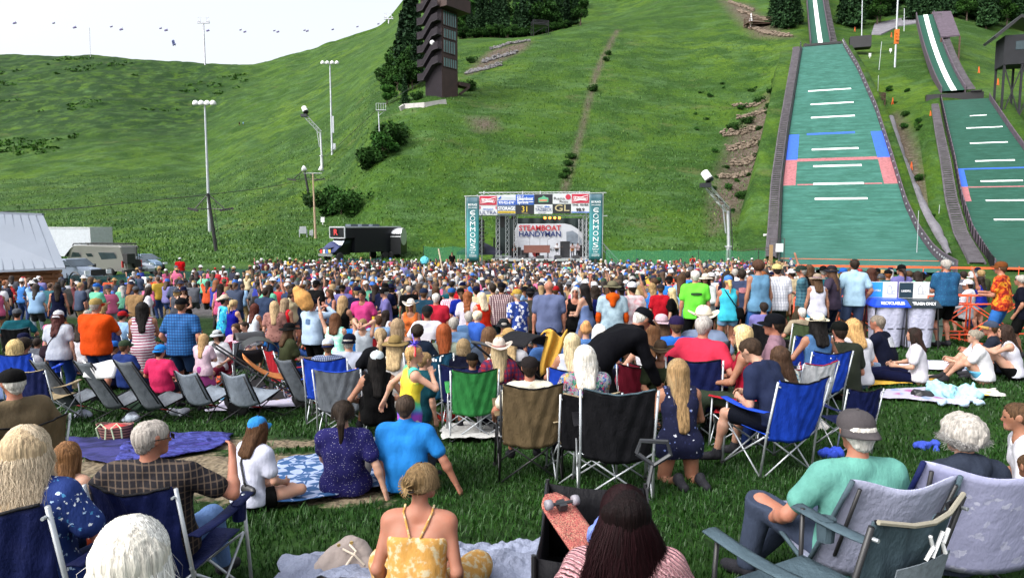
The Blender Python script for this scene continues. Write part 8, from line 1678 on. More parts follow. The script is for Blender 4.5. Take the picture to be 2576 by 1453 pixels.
M_=[(825,848,9.0,'chair',6,'M1.05',('tee',GRPL),('shorts','#404858'),('short',(.14,.09,.05)),('cap','#d4dae4','#202c54',True),'tan','person in a slate plaid shirt and white backward cap',('q','blue','vivid blue folding chair under the slate plaid shirt',dict(s=1.02))),(878,836,10.0,'low',-6,'M1.1',('long','#c0c6d4'),('shorts','#334'+'455'),('short','grey'),('cap','#141c38',None,True),'fair','person in a pale grey long sleeved top and navy cap sitting on the grass',None),(948,878,7.6,'low',14,'F',('tank',BLK),('shorts',BLK),('long','black'),('cap','#dfe8ea','#d8dce4'),'tan','person in a black tank and white cap with green flowers',None),(994,840,8.8,'low',0,'F',('tee','#dcd8d4'),('shorts','#8890a0'),('shoulder',(.4,.3,.17)),('sun','#a89468'),'fair','person in a brown straw hat and cream top on the ground',None),(1166,850,8.7,'chair',-6,'F',('tee',NV),('shorts',NV),('bob',(.22,.16,.09)),None,'tan','person with a mousy bob in a navy top',('q','navy','navy chair with light blue piping holding the person with the mousy bob',dict(s=.95))),(1255,850,7.9,'chair',6,'F',('long',RDPL),('pants',NV),('long',(.42,.33,.2)),('cowboy','#ddd2c8','#b86a6c'),'fair','person with blonde hair under a pink banded straw cowboy hat',('q','steel','small grey chair right of the green chair',dict(s=.8))),(1188,884,7.9,'chair',8,'M',('tee','#1b2c58'),('shorts','#202838'),('short','brown'),('cap',BLK),'tan','person in a black cap sitting low in the green chair',('q','green','bright green folding chair with crossed steel legs',dict(s=.98,dy=-.05))),(1280,822,9.4,'low',0,'F',('tee','#dcdce0'),('shorts','#556677'),('shoulder',(.45,.33,.18)),('sun','#c4a878'),'fair','child in a golden straw hat and white tee',None),(1384,822,9.0,'chair',0,'M1.1',('tee','#5c80b4'),('shorts','#222c44'),('short','silver'),('cap','#16224c',None,True),'sun','person in a navy cap and denim blue shirt beside the dark stroller',('q','black','black chair under the denim blue shirt',dict(s=1.0))),(1440,836,7.9,'chair',-6,'F',('tank','#d8dce8'),('shorts','#445'+'577'),('long',(.52,.44,.28)),None,'tan','person with long pale blonde hair in a white tank',('q','blue','blue folding chair left of the white bob',dict(s=.98))),(1474,808,9.8,'chair',0,'F',('tee','#6c94c8'),('shorts','#333355'),('updo',(.50,.26,.11)),None,'fair','person with strawberry blonde hair piled up and a denim jacket',None),(1508,814,10.2,'chair',-34,'F',('tee','#80a4d0'),('shorts','#333355'),('bob','white'),None,'sun','person with a smooth white crop behind the strawberry blonde',None),(402,864,9.5,'chair',-14,'M1.1',('tee','#e0487c'),('shorts','#404050'),('short','dark'),('cap','#3c98e0',None,True),'sun','person in a hot pink tee and blue backward cap',None),(314,852,9.9,'chair',-24,'M1.05',('tee','#344c88'),('shorts','#26345c'),('short',(.07,.035,.02)),('cap','#4c5c48'),'tan','bearded person in a blue tee and olive cap between lounge chairs',None),(545,826,11.6,'chair',170,'F',('tee',WH),('shorts','#88304c'),('bob','dark'),('bucket','#d4d8dc'),'fair','person in white with dark glasses and a pale bucket hat facing the camera',('q','darkred','maroon camp chair under the white bucket hat',dict(yaw=200,s=.9))),(592,812,12.4,'chair',165,'F',('tee','#e0b8c8'),('shorts','#445566'),('ponytail','brown'),None,'fair','smiling person in pale pink facing the camera near the strollers',('q','steel','grey camp chair under the smiling person in pale pink',dict(yaw=0,s=.9))),(614,808,12.8,'chair',150,'M',('tee','#e4e4e8'),('shorts','#444'+'444'),('short','dark'),None,'fair','laughing teenager with dark hair in white facing the camera',None),(205,808,12.4,'chair',-10,'F',('tee',WH),('shorts','#445566'),('shoulder','dark'),None,'fair','person with dark hair seated between the white cap and the orange tee',None),(37,852,10.8,'cross',0,'F',('tee','#8494b8'),('shorts','#445566'),('bob',(.5,.38,.18)),None,'fair','person with a golden bob low at the left edge',None),(60,846,11.0,'cross',0,'M',('tee',WH),('shorts','#445566'),('short','dark'),None,'tan','person with dark hair in white beside the golden bob',None),(1116,812,10.4,'low',10,'F',('tee','#b0b8a8'),('shorts','#445566'),('long',(.24,.06,.02)),None,'fair','person with fiery copper hair right of the teal chair',None),(1050,815,10.2,'chair',0,'F',('tee','#2c3c50'),('shorts','#445566'),('curly','dark'),None,'tan','person with a dark fluffy bob behind the teal chair',None),(1230,820,9.9,'low',4,'F',('tee','#556070'),('shorts','#445566'),('long',(.10,.055,.03)),None,'fair','person with smooth chestnut hair left of the golden straw hat',None),(1142,795,11.4,'chair',-4,'M',('tee','#7c98b8'),('shorts','#445566'),('short','grey'),None,'sun','person with thin grey hair in a faded blue tee',('q','teal','blue grey chair under the faded blue tee',dict(s=.95))),(1180,780,12.2,'chair',0,'M',('tee','#6c8cb0'),('shorts','#445566'),('buzz','grey'),None,'sun','balding person left of the platinum haired child',None),(1267,796,11.2,'chair',0,'F',('tee','#26304c'),('shorts','#445566'),('bun','grey'),('bucket','#34383e'),'tan','person in a charcoal hat in the burgundy chair',('q','darkred','burgundy chair holding the charcoal hat',dict(s=.95))),(1075,765,12.4,'chair',0,'M',('tee',WH),('shorts','#445566'),('short','dark'),('cap','#2c3438'),'tan','person in a dark cap in the scarlet chair',('q','red','scarlet folding chair with a white mark',dict(s=.95))),(1012-55,822,9.8,'low',10,'F',('tee','#101420'),('shorts','#445566'),('ponytail',(.3,.22,.13)),None,'fair','person with a twisted blonde knot in a black embroidered top',None),(985+15,795,11.6,'low',0,'F',('strap','#5c8498'),('shorts','#445566'),('long',(.26,.19,.12)),None,'fair','person with mouse brown hair in a smoky teal strapless top',None),(2435,700,16.5,'chair',40,'F',('hoodie','#e4e6ec'),('shorts','#222222'),('short','dark'),('cap','#ececf0'),'tan','person in a white hooded top behind the orange barrier',None),(1700+410,880-76,10.4,'chair',0,'M',('tee','#333a33'),('shorts','#333333'),('short','grey'),('bucket','#545e5c'),'sun','person in a grey green sun hat near the white fedora',None),(2018,772,11.6,'chair',0,'M1.1',('tee','#b0a490'),('shorts','#333333'),('buzz','silver'),None,'sun','balding person in a beige tee seated behind the mauve polo',('q','olive','olive chair under the balding person in beige',dict(s=.95)))]
for row in M_:who(*row[:12],chair=row[12])
for px,Y,ya,hi,s,col,lb in((182,9.3,-.42,True,.86,'grey','tall grey lounge chair farthest left, leaning beside the white cap'),(292,9.1,-.42,True,.88,'grey','tall grey lounge chair with a white tote hung over its top'),(392,9.0,-.42,True,.90,'grey','tall grey lounge chair behind the hot pink tee'),(508,9.2,-.36,False,1.0,'steel','low grey lounge chair left of the orange bag'),(622,9.1,-.30,False,1.0,'steel','low grey lounge chair right of the orange bag'),(772,9.6,-.5,True,.85,'grey','tall grey lounge chair behind the vivid blue chair')):
 x=X2(px,Y,1000);sling_chair((x,Y,G(x,Y)),ya,col,s,hi,lb);PLACED.append((x,Y))
def qc(px,Y,ya,col,s,lb,**k):x=X2(px,Y,1000);PLACED.append((x,Y));return quad_chair((x,Y,G(x,Y)),ya,col,s=s,label=lb,seed=int(px),**k)
qc(78,10.2,.05,'blue',.98,'deep blue folding chair near the left edge');qc(118,8.9,-.1,'navy',.86,'blue and tan folding chair in front of the deep blue one',trim='tan');qc(864,8.1,.02,'grey',.96,'grey folding chair with bright blue piping and armrests',trim='blue',wd=.56)
k=qc(1092,9.0,-.06,'teal',1.12,'tall teal folding chair with a cream panel and white lettering',wd=.56);put_text('LYMIT',k,(.02,-.352,.85),.1,INKW,.3,rot=(pi/2-.2,0,0),bold=.02)
qc(1415,11.4,.05,'navy',1.0,'dark navy chair in front of the laughing person in black',frame='black');qc(1500,11.8,0,'black',1.0,'black and brown chair back below the drawstring bag');qc(1125,12.4,0,'olive',.95,'sage green chair right of the scarlet one');qc(1163,12.6,.1,'red',.95,'red chair right of the sage green chair');qc(1232,12.0,0,'navy',.95,'navy and grey chair behind the burgundy one')
qc(2010,9.9,.1,'royal',1.0,'blue chair back to the left of the white fedora');qc(1870,8.3,.8,'green',1.0,'dark green folding chair behind the raspberry top');qc(1610,8.4,-.2,'darkred',1.0,'dark red folding chair reading sport, behind the felt hat')
def gx(px,py):
 "ground point in the near field seen at a photo pixel"
 Ys=np.linspace(2,40,1500);d=at(px,py,1.0)-CAM;xs,zs=d[0]*Ys,4.5+d[2]*Ys;g=ground(xs,Ys);k=int(np.argmax(g>=zs));return(float(xs[k]),float(Ys[k]))
def bl(pix,mat,label,cat='blanket',seed=0,**k):return blanket([gx(*p)for p in pix],mat,label,cat=cat,seed=seed,**k)
def tribal(nt,b):
 v=coords(nt,(1,1,1));ck=N(nt,'ShaderNodeTexChecker');ck.inputs['Scale'].default_value=9;mp=N(nt,'ShaderNodeMapping');mp.inputs['Rotation'].default_value=(0,0,.785);nz=N(nt,'ShaderNodeTexNoise');nz.inputs['Scale'].default_value=5;L(nt,v,nz.inputs['Vector'])
 ad=N(nt,'ShaderNodeMix',data_type='RGBA',blend_type='LINEAR_LIGHT');ad.inputs[0].default_value=.03;L(nt,v,ad.inputs[6]);L(nt,nz.outputs['Color'],ad.inputs[7]);L(nt,ad.outputs[2],mp.inputs['Vector']);L(nt,mp.outputs[0],ck.inputs['Vector']);w=N(nt,'ShaderNodeTexWave');w.inputs['Scale'].default_value=2.2;w.inputs['Distortion'].default_value=6;w.inputs['Detail'].default_value=0;L(nt,v,w.inputs['Vector'])
 f=mathn(nt,'GREATER_THAN',mathn(nt,'ADD',mathn(nt,'MULTIPLY',ck.outputs['Fac'],.6),mathn(nt,'MULTIPLY',w.outputs['Fac'],.6)),.62);L(nt,mixc(nt,f,(.025,.075,.19),(.28,.34,.50)),b.inputs['Base Color'])
BL1=pat('tribal_blanket',tribal)
bl([(632,1296),(1008,1232),(985,1128),(700,1170)],BL1,'blue and white geometric picnic blanket under the three people sitting on the lawn',seed=1,wr=.02,n=34)
BL2=blotch('forest_print',[(.42,(.006,.008,.08)),(.5,(.06,.07,.32)),(.56,(.006,.008,.06)),(.66,(.04,.035,.22))],4.5,6,(1,2.2,1))
bl([(285,1190),(560,1128),(590,1098),(330,1092)],BL2,'deep blue and violet forest print picnic blanket behind the plaid shirt',seed=2);bl([(165,1150),(330,1185),(330,1110),(160,1108)],blotch('dim_violet',[(.4,(.008,.01,.05)),(.6,(.035,.035,.15))],4,3),'dim violet quilt corner left of the forest print blanket',seed=3)
FLEECE=flat('grey_fleece',(.20,.225,.31),.95,0,.15,7,.6,.03)
bl([(1125,1510),(1450,1510),(1345,1398),(1150,1388)],FLEECE,'soft pale grey fleece blanket beside the yellow strappy dress',seed=4,wr=.05,n=44);bl([(690,1500),(980,1500),(945,1428),(715,1430)],FLEECE,'pale fleece corner under the beige drawstring bag',seed=6,wr=.04,n=34)
bl([(1105,1118),(1340,1108),(1330,1068),(1120,1080)],flat('cream_fleece',(.42,.42,.41),.95,0,.06,7,.5,.03),'creamy white fleece blanket right of the sky blue polo',seed=7,wr=.03)
bl([(2185,1008),(2440,1030),(2460,985),(2230,985)],spots('pink_tie_dye',(.36,.35,.44),[(.3,.1,.25),(.18,.25,.42),(.36,.35,.44)],5,.4,.2,2),'white blanket with pink and violet splashes on the right lawn',seed=8);bl([(2180,978),(2360,968),(2350,948),(2190,950)],stripes('striped_towel',(.55,.45,.42),(.60,.36,.05),3,.3),'cream towel with gold and green edging on the right lawn',cat='towel',seed=9);bl([(2380,1005),(2530,1003),(2500,985),(2390,985)],spots('gold_cream',(.62,.6,.58),[(.6,.4,.1)],6,.35,.1),'cream and gold towel end on the right lawn',cat='towel',seed=10)
heap(*gx(2395,1000),.34,.24,.20,spots('aqua_print',(.30,.58,.62),[(.2,.25,.35),(.30,.58,.62)],9,.3,.1),'folded aqua printed quilt piled on the blankets at right','quilt','quilt',11);heap(*gx(2420,1020),.42,.16,.10,flat('ice_blue',(.40,.52,.66),.9),'ice blue sheet spread in front of the aqua quilt','sheet','sheet',12);heap(*gx(2318,1002),.14,.10,.12,BLACK,'small black bag in front of the aqua quilt','bag','bag',13)
bl([(2190,922),(2560,950),(2576,928),(2330,912)],spots('paisley',(.55,.55,.66),[(.2,.1,.4),(.55,.55,.66)],16,.3),'pale paisley blanket under the seated people in white',seed=14)
bl([(620,1000),(772,1022),(785,985),(640,975)],spots('car_print',(.012,.016,.05),[(.55,.5,.5),(.4,.05,.03),(.05,.1,.4),(.6,.4,.05),(.012,.016,.05)],20,.5),'busy multicoloured blanket right of the low lounge chairs',seed=15);bl([(520,1040),(770,1026),(775,1004),(560,1012)],stripes('grey_tartan',(.2,.2,.28),(.48,.46,.58),2.5,.35),'grey striped tartan blanket under the low lounge chairs',seed=16)
bl([(1840/4,1000),(560,1010),(590,985),(480,980)],blotch('sea_blue',[(.4,(.04,.2,.45)),(.6,(.2,.5,.65))],8,3),'sea blue patterned blanket under the lounge chairs',seed=17)
heap(*gx(1138,1058),.22,.16,.14,flat('red_jacket',(.62,.02,.012),.6,0,.15,5,.3),'bright red jacket dropped on the lawn','jacket','jacket',18);heap(*gx(2330,1130),.30,.14,.09,flat('blue_pullover',(.02,.05,.36),.8),'flat royal blue garment lying left of the silver curls','garment','pullover',19)
heap(*gx(145,1082),.16,.08,.03,WHITE,'crumpled white cloth on the grass at left','cloth','cloth',20);heap(*gx(560,968),.22,.16,.20,flat('orange_nylon',(.75,.10,.015),.5,0,.12,5,.3),'bright orange nylon bag between the low lounge chairs','bag','bag',21);heap(*gx(345,1035),.16,.14,.28,flat('dark_green_nylon',(.02,.05,.03),.7),'dark green backpack under the middle lounge chair','backpack','backpack',22)
for px,py,c,lb in((2052,1080,(.4,.39,.38),'white fabric bag hanging low behind the royal blue chair'),(215,1050,(.30,.33,.4),'grey stuff sack under the first lounge chair'),(450,1045,(.36,.39,.46),'pale grey stuff sack under the third lounge chair'),(330,1060,(.3,.34,.4),'grey stuff sack under the second lounge chair'),(1240,1062,(.02,.04,.2),'small blue bag beside the grey folding chair'),(2092,1150,(.02,.06,.5),'blue chair cover dropped behind the royal blue chair'),(700,948,(.05,.2,.6),'rolled blue mat on the grass below the stroller'),(735,925,(.4,.36,.28),'tan shoes lying on the grass below the stroller'),(955,1120,(.05,.07,.09),'dark shoes behind the sky blue polo')):heap(*gx(px,py),.15,.10,.11,flat('soft_'+lb.split()[1]+str(px),c,.85),lb,'bag' if 'bag' in lb or 'sack' in lb else 'clothing','bag' if 'bag' in lb or 'sack' in lb else 'soft_bundle',px%13)
x,y=gx(292,1112);root=empty('basket_bag',(x,y,G(x,y)+.03),0,'striped woven basket bag with red lining and pale handles on the violet quilt','bag');mb=MB();mb.grid(lambda u,v:((.15+.06*v)*math.cos(2*pi*u),(.09+.03*v)*math.sin(2*pi*u),.16*v+.03*abs(math.cos(2*pi*u))*v),24,6,.006);mb.build('basket',stripes('basket_stripe',(.22,.10,.09),(.05,.025,.03),30,.4),root,True)
mb=MB();mb.lathe([(.16,.12),(.14,.16),(.02,.19)],(0,0,0),12,Matrix.Diagonal((1,.6,1)));mb.build('lining',REDP,root,True);mb=MB();[mb.tube([(sx*.13,-.1,.05),(sx*.14,-.13,.17),(sx*.09,-.12,.22),(sx*.03,-.13,.17),(sx*.05,-.12,.04)],.008,5)for sx in(-1,1)];mb.build('handle',flat('pale_green_strap',(.5,.6,.4),.7),root)
x,y=gx(872,1448);root=empty('drawstring_bag',(x,y,G(x,y)),.3,'beige drawstring bag lying open on the grass beside a silver can','bag');S=Sdf();S.add((-.08,0,.07),(.08,.0,.09),.085,.075,.05);S.add((.0,.04,.1),(.03,.05,.14),.09,.07,.05);S.add((-.13,-.04,.05),(.1,-.06,.05),.06,.06,.04)
V,Fq=sdf_mesh(S,.009,[lambda P:-P[...,2]],lambda P:.008*(snoise(P,18,3)+.7*snoise(P,41,5)),(),.06);link('pouch',npmesh('pouch',V,Fq,flat('beige_cotton',(.27,.225,.205),.8,0,.12,8,.5)),root);mb=MB();mb.tube([(.02,-.02,.19),(.05,-.07,.17),(.0,-.1,.12),(-.05,-.13,.05),(-.06,-.16,.01)],.007,6);mb.tube([(-.02,-.04,.18),(.04,-.09,.16),(.09,-.1,.1)],.006,6);mb.build('cord',flat('cream_cord',(.6,.52,.42),.8),root);mb=MB();[mb.lathe([(.011,0),(.009,.006)],p,8,Matrix.Rotation(pi/2,3,'X'))for p in((.03,-.02,.2),(-.04,-.03,.2),(.06,-.13,.07))];mb.build('eyelet',flat('brass',(.6,.42,.15),.3,.8),root)
x,y=gx(915,1425);root=empty('drink_can',(x,y,G(x,y)),0,'open silver drink can standing next to the beige bag','can');mb=MB();mb.lathe([(.025,0),(.033,.008),(.033,.105),(.027,.118)],(0,0,0),18);mb.build('body',flat('can_paint',(.4,.42,.46),.3,.6),root,True);mb=MB();mb.lathe([(.027,.118),(.029,.122),(.026,.119),(.002,.117)],(0,0,0),18);mb.build('lid',CHR,root,True);mb=MB();mb.lathe([(.002,.1185),(.012,.1188)],(.0,-.01,0),10);mb.build('opening',BLACK,root)
x,y=gx(885,1222);root=empty('handbag',(x,y,G(x,y)+.03),-.2,'small mint white handbag with two arched handles on the geometric blanket','handbag');mb=MB();mb.prism([(-.15,0),(.15,0),(.13,.12),(-.11,.15)],'y',-.05,.05);mb.build('body',flat('mint_leather',(.55,.66,.60),.5,0,.05,6,.1),root);mb=MB();[mb.tube([(-.06,yy,.13),(-.05,yy,.21),(0,yy,.25),(.06,yy,.22),(.08,yy,.12)],.007,6)for yy in(-.04,.04)];mb.build('handle',flat('mint_leather',(.55,.66,.60),.5),root)
x,y=gx(1535,1400);y=3.0;x=X2(1500,3.0,1300);root=empty('folding_wagon',(x,y,G(x,y)),-.12,'black folding wagon with mesh sides standing behind the maroon hair','wagon');mb=MB();w,l,z0,z1=.24,.40,.18,.58
for sx in(-1,1):mb.grid(lambda u,v:(sx*w,-l+2*l*u,z0+(z1-z0)*v-.04*math.sin(pi*u)*v),8,4,.005)
for sy in(-1,1):mb.grid(lambda u,v:(-w+2*w*u,sy*l,z0+(z1-z0)*v-.02*math.sin(pi*u)*v),6,4,.005)
mb.box((0,0,z0),(2*w,2*l,.02));mb.build('fabric_tub',fab('black'),root,True);mb=MB();[mb.tube([(sx*(w+.01),sy*l,.1),(sx*(w+.01),sy*(l+.01),z1+.02)],.011,6)for sx in(-1,1)for sy in(-1,1)];[mb.tube([(sx*(w+.015),-l,z0),(sx*(w+.015),l,z1)],.008,5)for sx in(-1,1)];[mb.tube([(sx*(w+.015),l,z0),(sx*(w+.015),-l,z1)],.008,5)for sx in(-1,1)];mb.build('frame',BLACK,root)
for sx in(-1,1):
 for sy in(-.8,.8):mb=MB();mb.lathe([(.03,-.02),(.08,-.02),(.085,0),(.08,.02),(.03,.02)],(sx*.28,sy*l,.085),14,Matrix.Rotation(pi/2,3,'Y'));mb.build('wheel',RUB,root,True)
mb=MB();mb.tube([(.2,l,.25),(.3,l+.22,.62)],.012,6);mb.tube([(.22,l+.24,.68),(.24,l+.24,.75),(.38,l+.24,.75),(.40,l+.24,.68),(.31,l+.23,.62),(.22,l+.24,.68)],.014,6);mb.build('pull_handle',DARKMETAL,root)
sk=empty('skateboard',(x-.08,y+.02,G(x,y)+.50),.35,'skateboard lying wheels up with a red and cream patterned deck on the wagon','skateboard');sk.scale=(.8,)*3;sk.rotation_euler=(math.radians(16),0,.42);mb=MB();mb.grid(lambda u,v:((u-.5)*.21*(1-max(0,abs(v-.5)*2-.7)**2*7),-.36+.72*v,.02*(abs(v-.5)*2)**4),8,24,.012);mb.build('deck',spots('deck_print',(.36,.10,.085),[(.015,.008,.01),(.4,.28,.18),(.015,.008,.01),(.36,.10,.085)],38,.5,.03,6),sk,True)
for yy in(-.22,.22):
 mb=MB();mb.box((0,yy,.035),(.05,.06,.04));mb.tube([(-.08,yy,.05),(.08,yy,.05)],.01,6);t=mb.build('truck',DARKMETAL,sk)
 for sx in(-1,1):mb=MB();mb.lathe([(.01,-.02),(.03,-.018),(.032,0),(.03,.018),(.01,.02)],(sx*.09,yy,.055),14,Matrix.Rotation(pi/2,3,'Y'));mb.build('wheel',flat('grey_urethane',(.2,.19,.22),.5),sk,True)
heap(x+.06,y-.12,.12,.12,.12,flat('blue_white_shoe',(.12,.18,.5),.6),'blue and white sports shoes stuffed in the wagon','shoes','sports_shoes',3,z0=.50)
def stroller(px,Y,yaw,s,label,canopy=BLACK,seatm=None,extra=None):
 x=X2(px,Y,900);root=empty('stroller',(x,Y,G(x,Y)),yaw,label,'stroller');root.scale=(s,)*3
 mb=MB();mb.grid(lambda u,v:((u-.5)*.46,-.05+.30*math.cos(pi*(.15+.62*v)),.78+.30*math.sin(pi*(.15+.62*v))),8,10,.006);mb.build('canopy',canopy,root,True);mb=MB();mb.grid(lambda u,v:((u-.5)*.42,-.25+.55*v,.50+.35*(1-v)**2-.04*math.sin(pi*u)),8,8,.01);mb.build('seat',seatm or BLACK,root,True)
 mb=MB();[mb.tube([(sx*.23,-.62,1.02),(sx*.24,-.1,.60),(sx*.22,.52,.18)],.014,6)for sx in(-1,1)];[mb.tube([(sx*.24,.05,.62),(sx*.28,-.38,.16)],.014,6)for sx in(-1,1)];mb.tube([(-.23,-.62,1.02),(0,-.66,1.04),(.23,-.62,1.02)],.018,8);mb.build('frame',DARKMETAL,root)
 mb=MB();mb.grid(lambda u,v:((u-.5)*.4,-.3+.6*v,.22-.05*math.sin(pi*u)),5,5,.01);mb.build('basket',BLACK,root)
 for wx,wy,r in((-.28,-.38,.15),(.28,-.38,.15),(-.1,.52,.11),(.1,.52,.11)):mb=MB();mb.lathe([(r*.55,-.02),(r*.9,-.022),(r,0),(r*.9,.022),(r*.55,.02)],(wx,wy,r),16,Matrix.Rotation(pi/2,3,'Y'));mb.tube([(wx,wy,r),(wx,wy+.02,r*1.6)],.012,5);mb.build('wheel',RUB,root,True)
 PLACED.append((x,Y));return root
stroller(660,9.9,-1.1,1.0,'dark stroller with orange seat lining in the left middle of the crowd',BLACK,flat('orange_seat',(.6,.2,.05),.8));stroller(628,11.4,.5,1.0,'second dark stroller just behind the one with the orange seat');stroller(1335,8.5,-.9,1.15,'black stroller with a mustard cloth over its handle',fab('black'))
x=X2(1390,8.4,800);mb=MB();mb.grid(lambda u,v:((-.15+.30*u)*(1-.35*v)+.05*math.sin(5*v),.05*math.sin(13*u+3*v)+.06*(1-v),.30*min(1,3*v)*(1-v)-.50*v+.05*math.sin(7*u)),24,14,.008);o=mb.build('cloth',flat('mustard_cloth',(.45,.25,.03),.85,0,.2,6,.5),None,True);o.location=(x,8.3,G(x,8.3)+1.2);tag(o,'mustard yellow cloth draped over the stroller handle','cloth');x=X2(318,9.2,920);
mb=MB();x=X2(238,8.75,905);mb.grid(lambda u,v:(-.15+.42*u,.05*math.sin(6*u+3*v),-.10*math.sin(5*u)*.3+.22*v-.04*u),12,8,.008);o=mb.build('tote_bag',flat('white_tote',(.72,.72,.74),.8,0,.1,8,.4),None,True);o.location=(x,8.72,G(x,8.75)+.66);tag(o,'white printed tote bag draped over the second lounge chair','tote bag')
x=X2(762,12.2,745);root=empty('plush_toy',(x,12.2,zat(748,12.2)),0,'large golden brown plush animal carried upside down on a shoulder','plush toy');S=Sdf();S.add((0,0,-.02),(.06,0,-.12),.15,.13,.05);S.add((-.06,0,.08),(-.09,0,.12),.10,.09,.05);V,Fq=sdf_mesh(S,.018,(),lambda P:.006*snoise(P,60,2));link('body',npmesh('body',V,Fq,flat('golden_plush',(.50,.25,.07),.95,0,.2,30,.8)),root)
for p in((-.03,0,.20),(-.18,0,.04)):mb=MB();mb.lathe([(.01,-.03),(.05,0),(.01,.03)],p,8);mb.build('ear',flat('plush_brown',(.09,.03,.015),.95),root,True)
for nm,tx,m in(('camp_chair',None,None),):pass
_ch=[o for o in COL.objects if o.get('label')=='red chair with white lettering behind the brown felt hat']
if _ch:put_text('SPORT',_ch[0],(0,-.352,.86),.11,INKW,.26,rot=(pi/2-.2,0,0),bold=.03);put_text('AUTHORITY',_ch[0],(0,-.336,.79),.06,INKW,.26,rot=(pi/2-.2,0,0),bold=.02)
_ch=[o for o in COL.objects if o.get('label')=='bright blue chair with a white triangle beside the fedora']
if _ch:mb=MB();mb.prism([(-.045,.82),(.045,.82),(0,.90)],'y',-.352,-.347);mb.build('emblem',WHITE,_ch[0])
def proto(pose,fem,wide,top,bot,hair,hat,h=.027,**k):
 r,J=person_mesh_parts(pose,fem,wide,(top,'#888888'),(bot,'#444444')if bot else None,(hair,'brown')if hair else None,hat and(hat,'#dddddd'),'light',h=h,face=False,hlv=0,seed=random.randrange(90),label='x',**k)
 ch={}
 for c in COL.objects:
  if c.parent is r:ch[c.name.split('.')[0]]=c
 return r,top_of(J,hat),fem,hat,bot,top,hair
PR_S=[proto(*a)for a in(('stand',False,1.05,'tee','shorts','short',None),('stand_front',False,1.0,'tee','shorts','short','cap'),('stand_pocket',False,1.1,'tee','pants','short','cap'),('stand',True,1.0,'tank','brief','long',None),('stand_hip',True,1.0,'tee','pants','shoulder',None),('stand_front',True,1.0,'dress',None,'long',None),('stand_crossed',False,1.15,'polo','shorts','buzz',None),('stand',True,1.0,'tee','brief','ponytail','cap'),('stand_front',True,1.0,'tank','pants','bob','sun'),('stand',False,1.0,'long','pants','short','cowboy'),('stand_raise',True,1.0,'tank','brief','curlylong',None),('stand',False,1.2,'tee','shorts','short','cap'))]
PR_T=[proto(*a)for a in(('chair',False,1.1,'tee','shorts','short','cap'),('chair',True,1.0,'tank','brief','long',None),('chair_lap',True,1.05,'tee','pants','shoulder','sun'),('chair_lap',False,1.1,'tee','shorts','short',None),('cross',True,1.0,'tee','brief','ponytail',None),('cross',False,1.0,'tee','shorts','short','cap'),('knees',True,1.0,'tank','brief','bob',None),('knees',False,1.05,'tee','shorts','buzz','cap'))]
TOPC=[('white','#e8e8ee',9),('pale blue','#a4c4e4',4),('navy','#18224a',9),('black','#0e0e12',13),('grey','#70747e',7),('red','#c02434',3),('sky blue','#4a94dc',3),('teal','#287480',3),('olive','#525840',3),('pink','#dc7ca0',3),('lavender','#8c88bc',3),('cream','#dcd0b0',3),('orange','#dc6428',2),('purple','#4c2c70',2),('mint green','#84ccb0',2),('yellow','#dcbc50',2),('burgundy','#701c30',2),('slate','#4c5c78',6),('tan','#b09470',2),('royal blue','#2440a8',2)]
BOTC=[('dark','#20242e',5),('denim','#3c5c94',5),('khaki','#a08c68',4),('black','#0e0e12',5),('pale','#b4c0cc',2),('grey','#5c6068',3),('olive','#4c5440',1)]
HATC=[('white','#ececee',6),('navy','#16204c',4),('black','#101014',6),('tan','#b89c70',2),('blue','#3c7cc8',2),('red','#b82c34',1),('green','#3c5c44',1),('grey','#70747c',2)]
HAIRC=[('blonde',(.27,.18,.085),2),('brown',(.06,.033,.018),6),('dark',(.02,.014,.012),6),('grey',(.32,.31,.30),2),('auburn',(.18,.06,.02),1)]
def pick(t):return random.choices(t,[q[2]for q in t])[0][:2]
_used_labels={}
def dress_up(pr,x,y,yaw,s,where,group,texture=None):
 r,ht,fem,hat,bot,top,hair=pr;tn,tc=pick(TOPC);bn,bc=pick(BOTC);hn,hc=pick(HATC);hrn,hrc=pick(HAIRC);sk=SKINS[random.choice(['light','fair','tan','sun','sun','tan','brown'])]
 c=copy_tree(r,(x,y,G(x,y)),yaw,None,group,s);garment={'tee':'tee','tank':'tank top','long':'long sleeved top','polo':'polo','dress':'dress'}[top];hs={'cap':'cap','sun':'sun hat','cowboy':'brimmed hat',None:''}[hat];hsn={'short':'short','buzz':'cropped','long':'long','shoulder':'shoulder length','ponytail':'tied back','bob':'bobbed','curlylong':'wavy'}[hair]
 for k in[o for o in COL.objects[-9:]if o.parent is c]if False else _kid(c):
  b=k.name.split('.')[0]
  if b=='body':k.color=c4(sk)
  elif b in('shirt','tank_top','sweater','collared_shirt','dress'):k.color=c4(hexc(tc))
  elif b in('shorts','trousers','skirt'):k.color=c4(hexc(bc))
  elif b=='hair':k.color=c4(hrc)
  elif b in('cap','hat'):
   k.color=c4(hexc(hc))
   for q in _kid(k):q.color=c4(hexc(hc if q.name.startswith(('visor','brim'))else '#333333'))
 lab='person in %s %s%s, %s, %s'%(tn,garment,(', %s %s'%(bn,'shorts' if bot in('shorts','brief')else 'trousers'))if bot else '',('%s %s'%(hn,hs))if hat else '%s %s hair'%(hsn,hrn),where)
 _used_labels.setdefault(lab,[]).append(c);c['label']=lab;PLACED.append((x,y));return c
_last={}
def copy_tree(o,loc=None,rz=None,label=None,group=None,scale=None,parent=None,kidmap=None):
 c=o.copy();COL.objects.link(c);c.parent=parent
 if loc is not None:c.location=loc
 if rz is not None:c.rotation_euler=(0,0,rz)
 if scale is not None:c.scale=(scale,)*3
 if label:c['label']=label
 if group:c['group']=group
 if o.name not in _kids:_kids[o.name]=[k for k in COL.objects if k.parent is o]
 _last[c.name]=[copy_tree(k,parent=c)for k in _kids[o.name]]
 return c
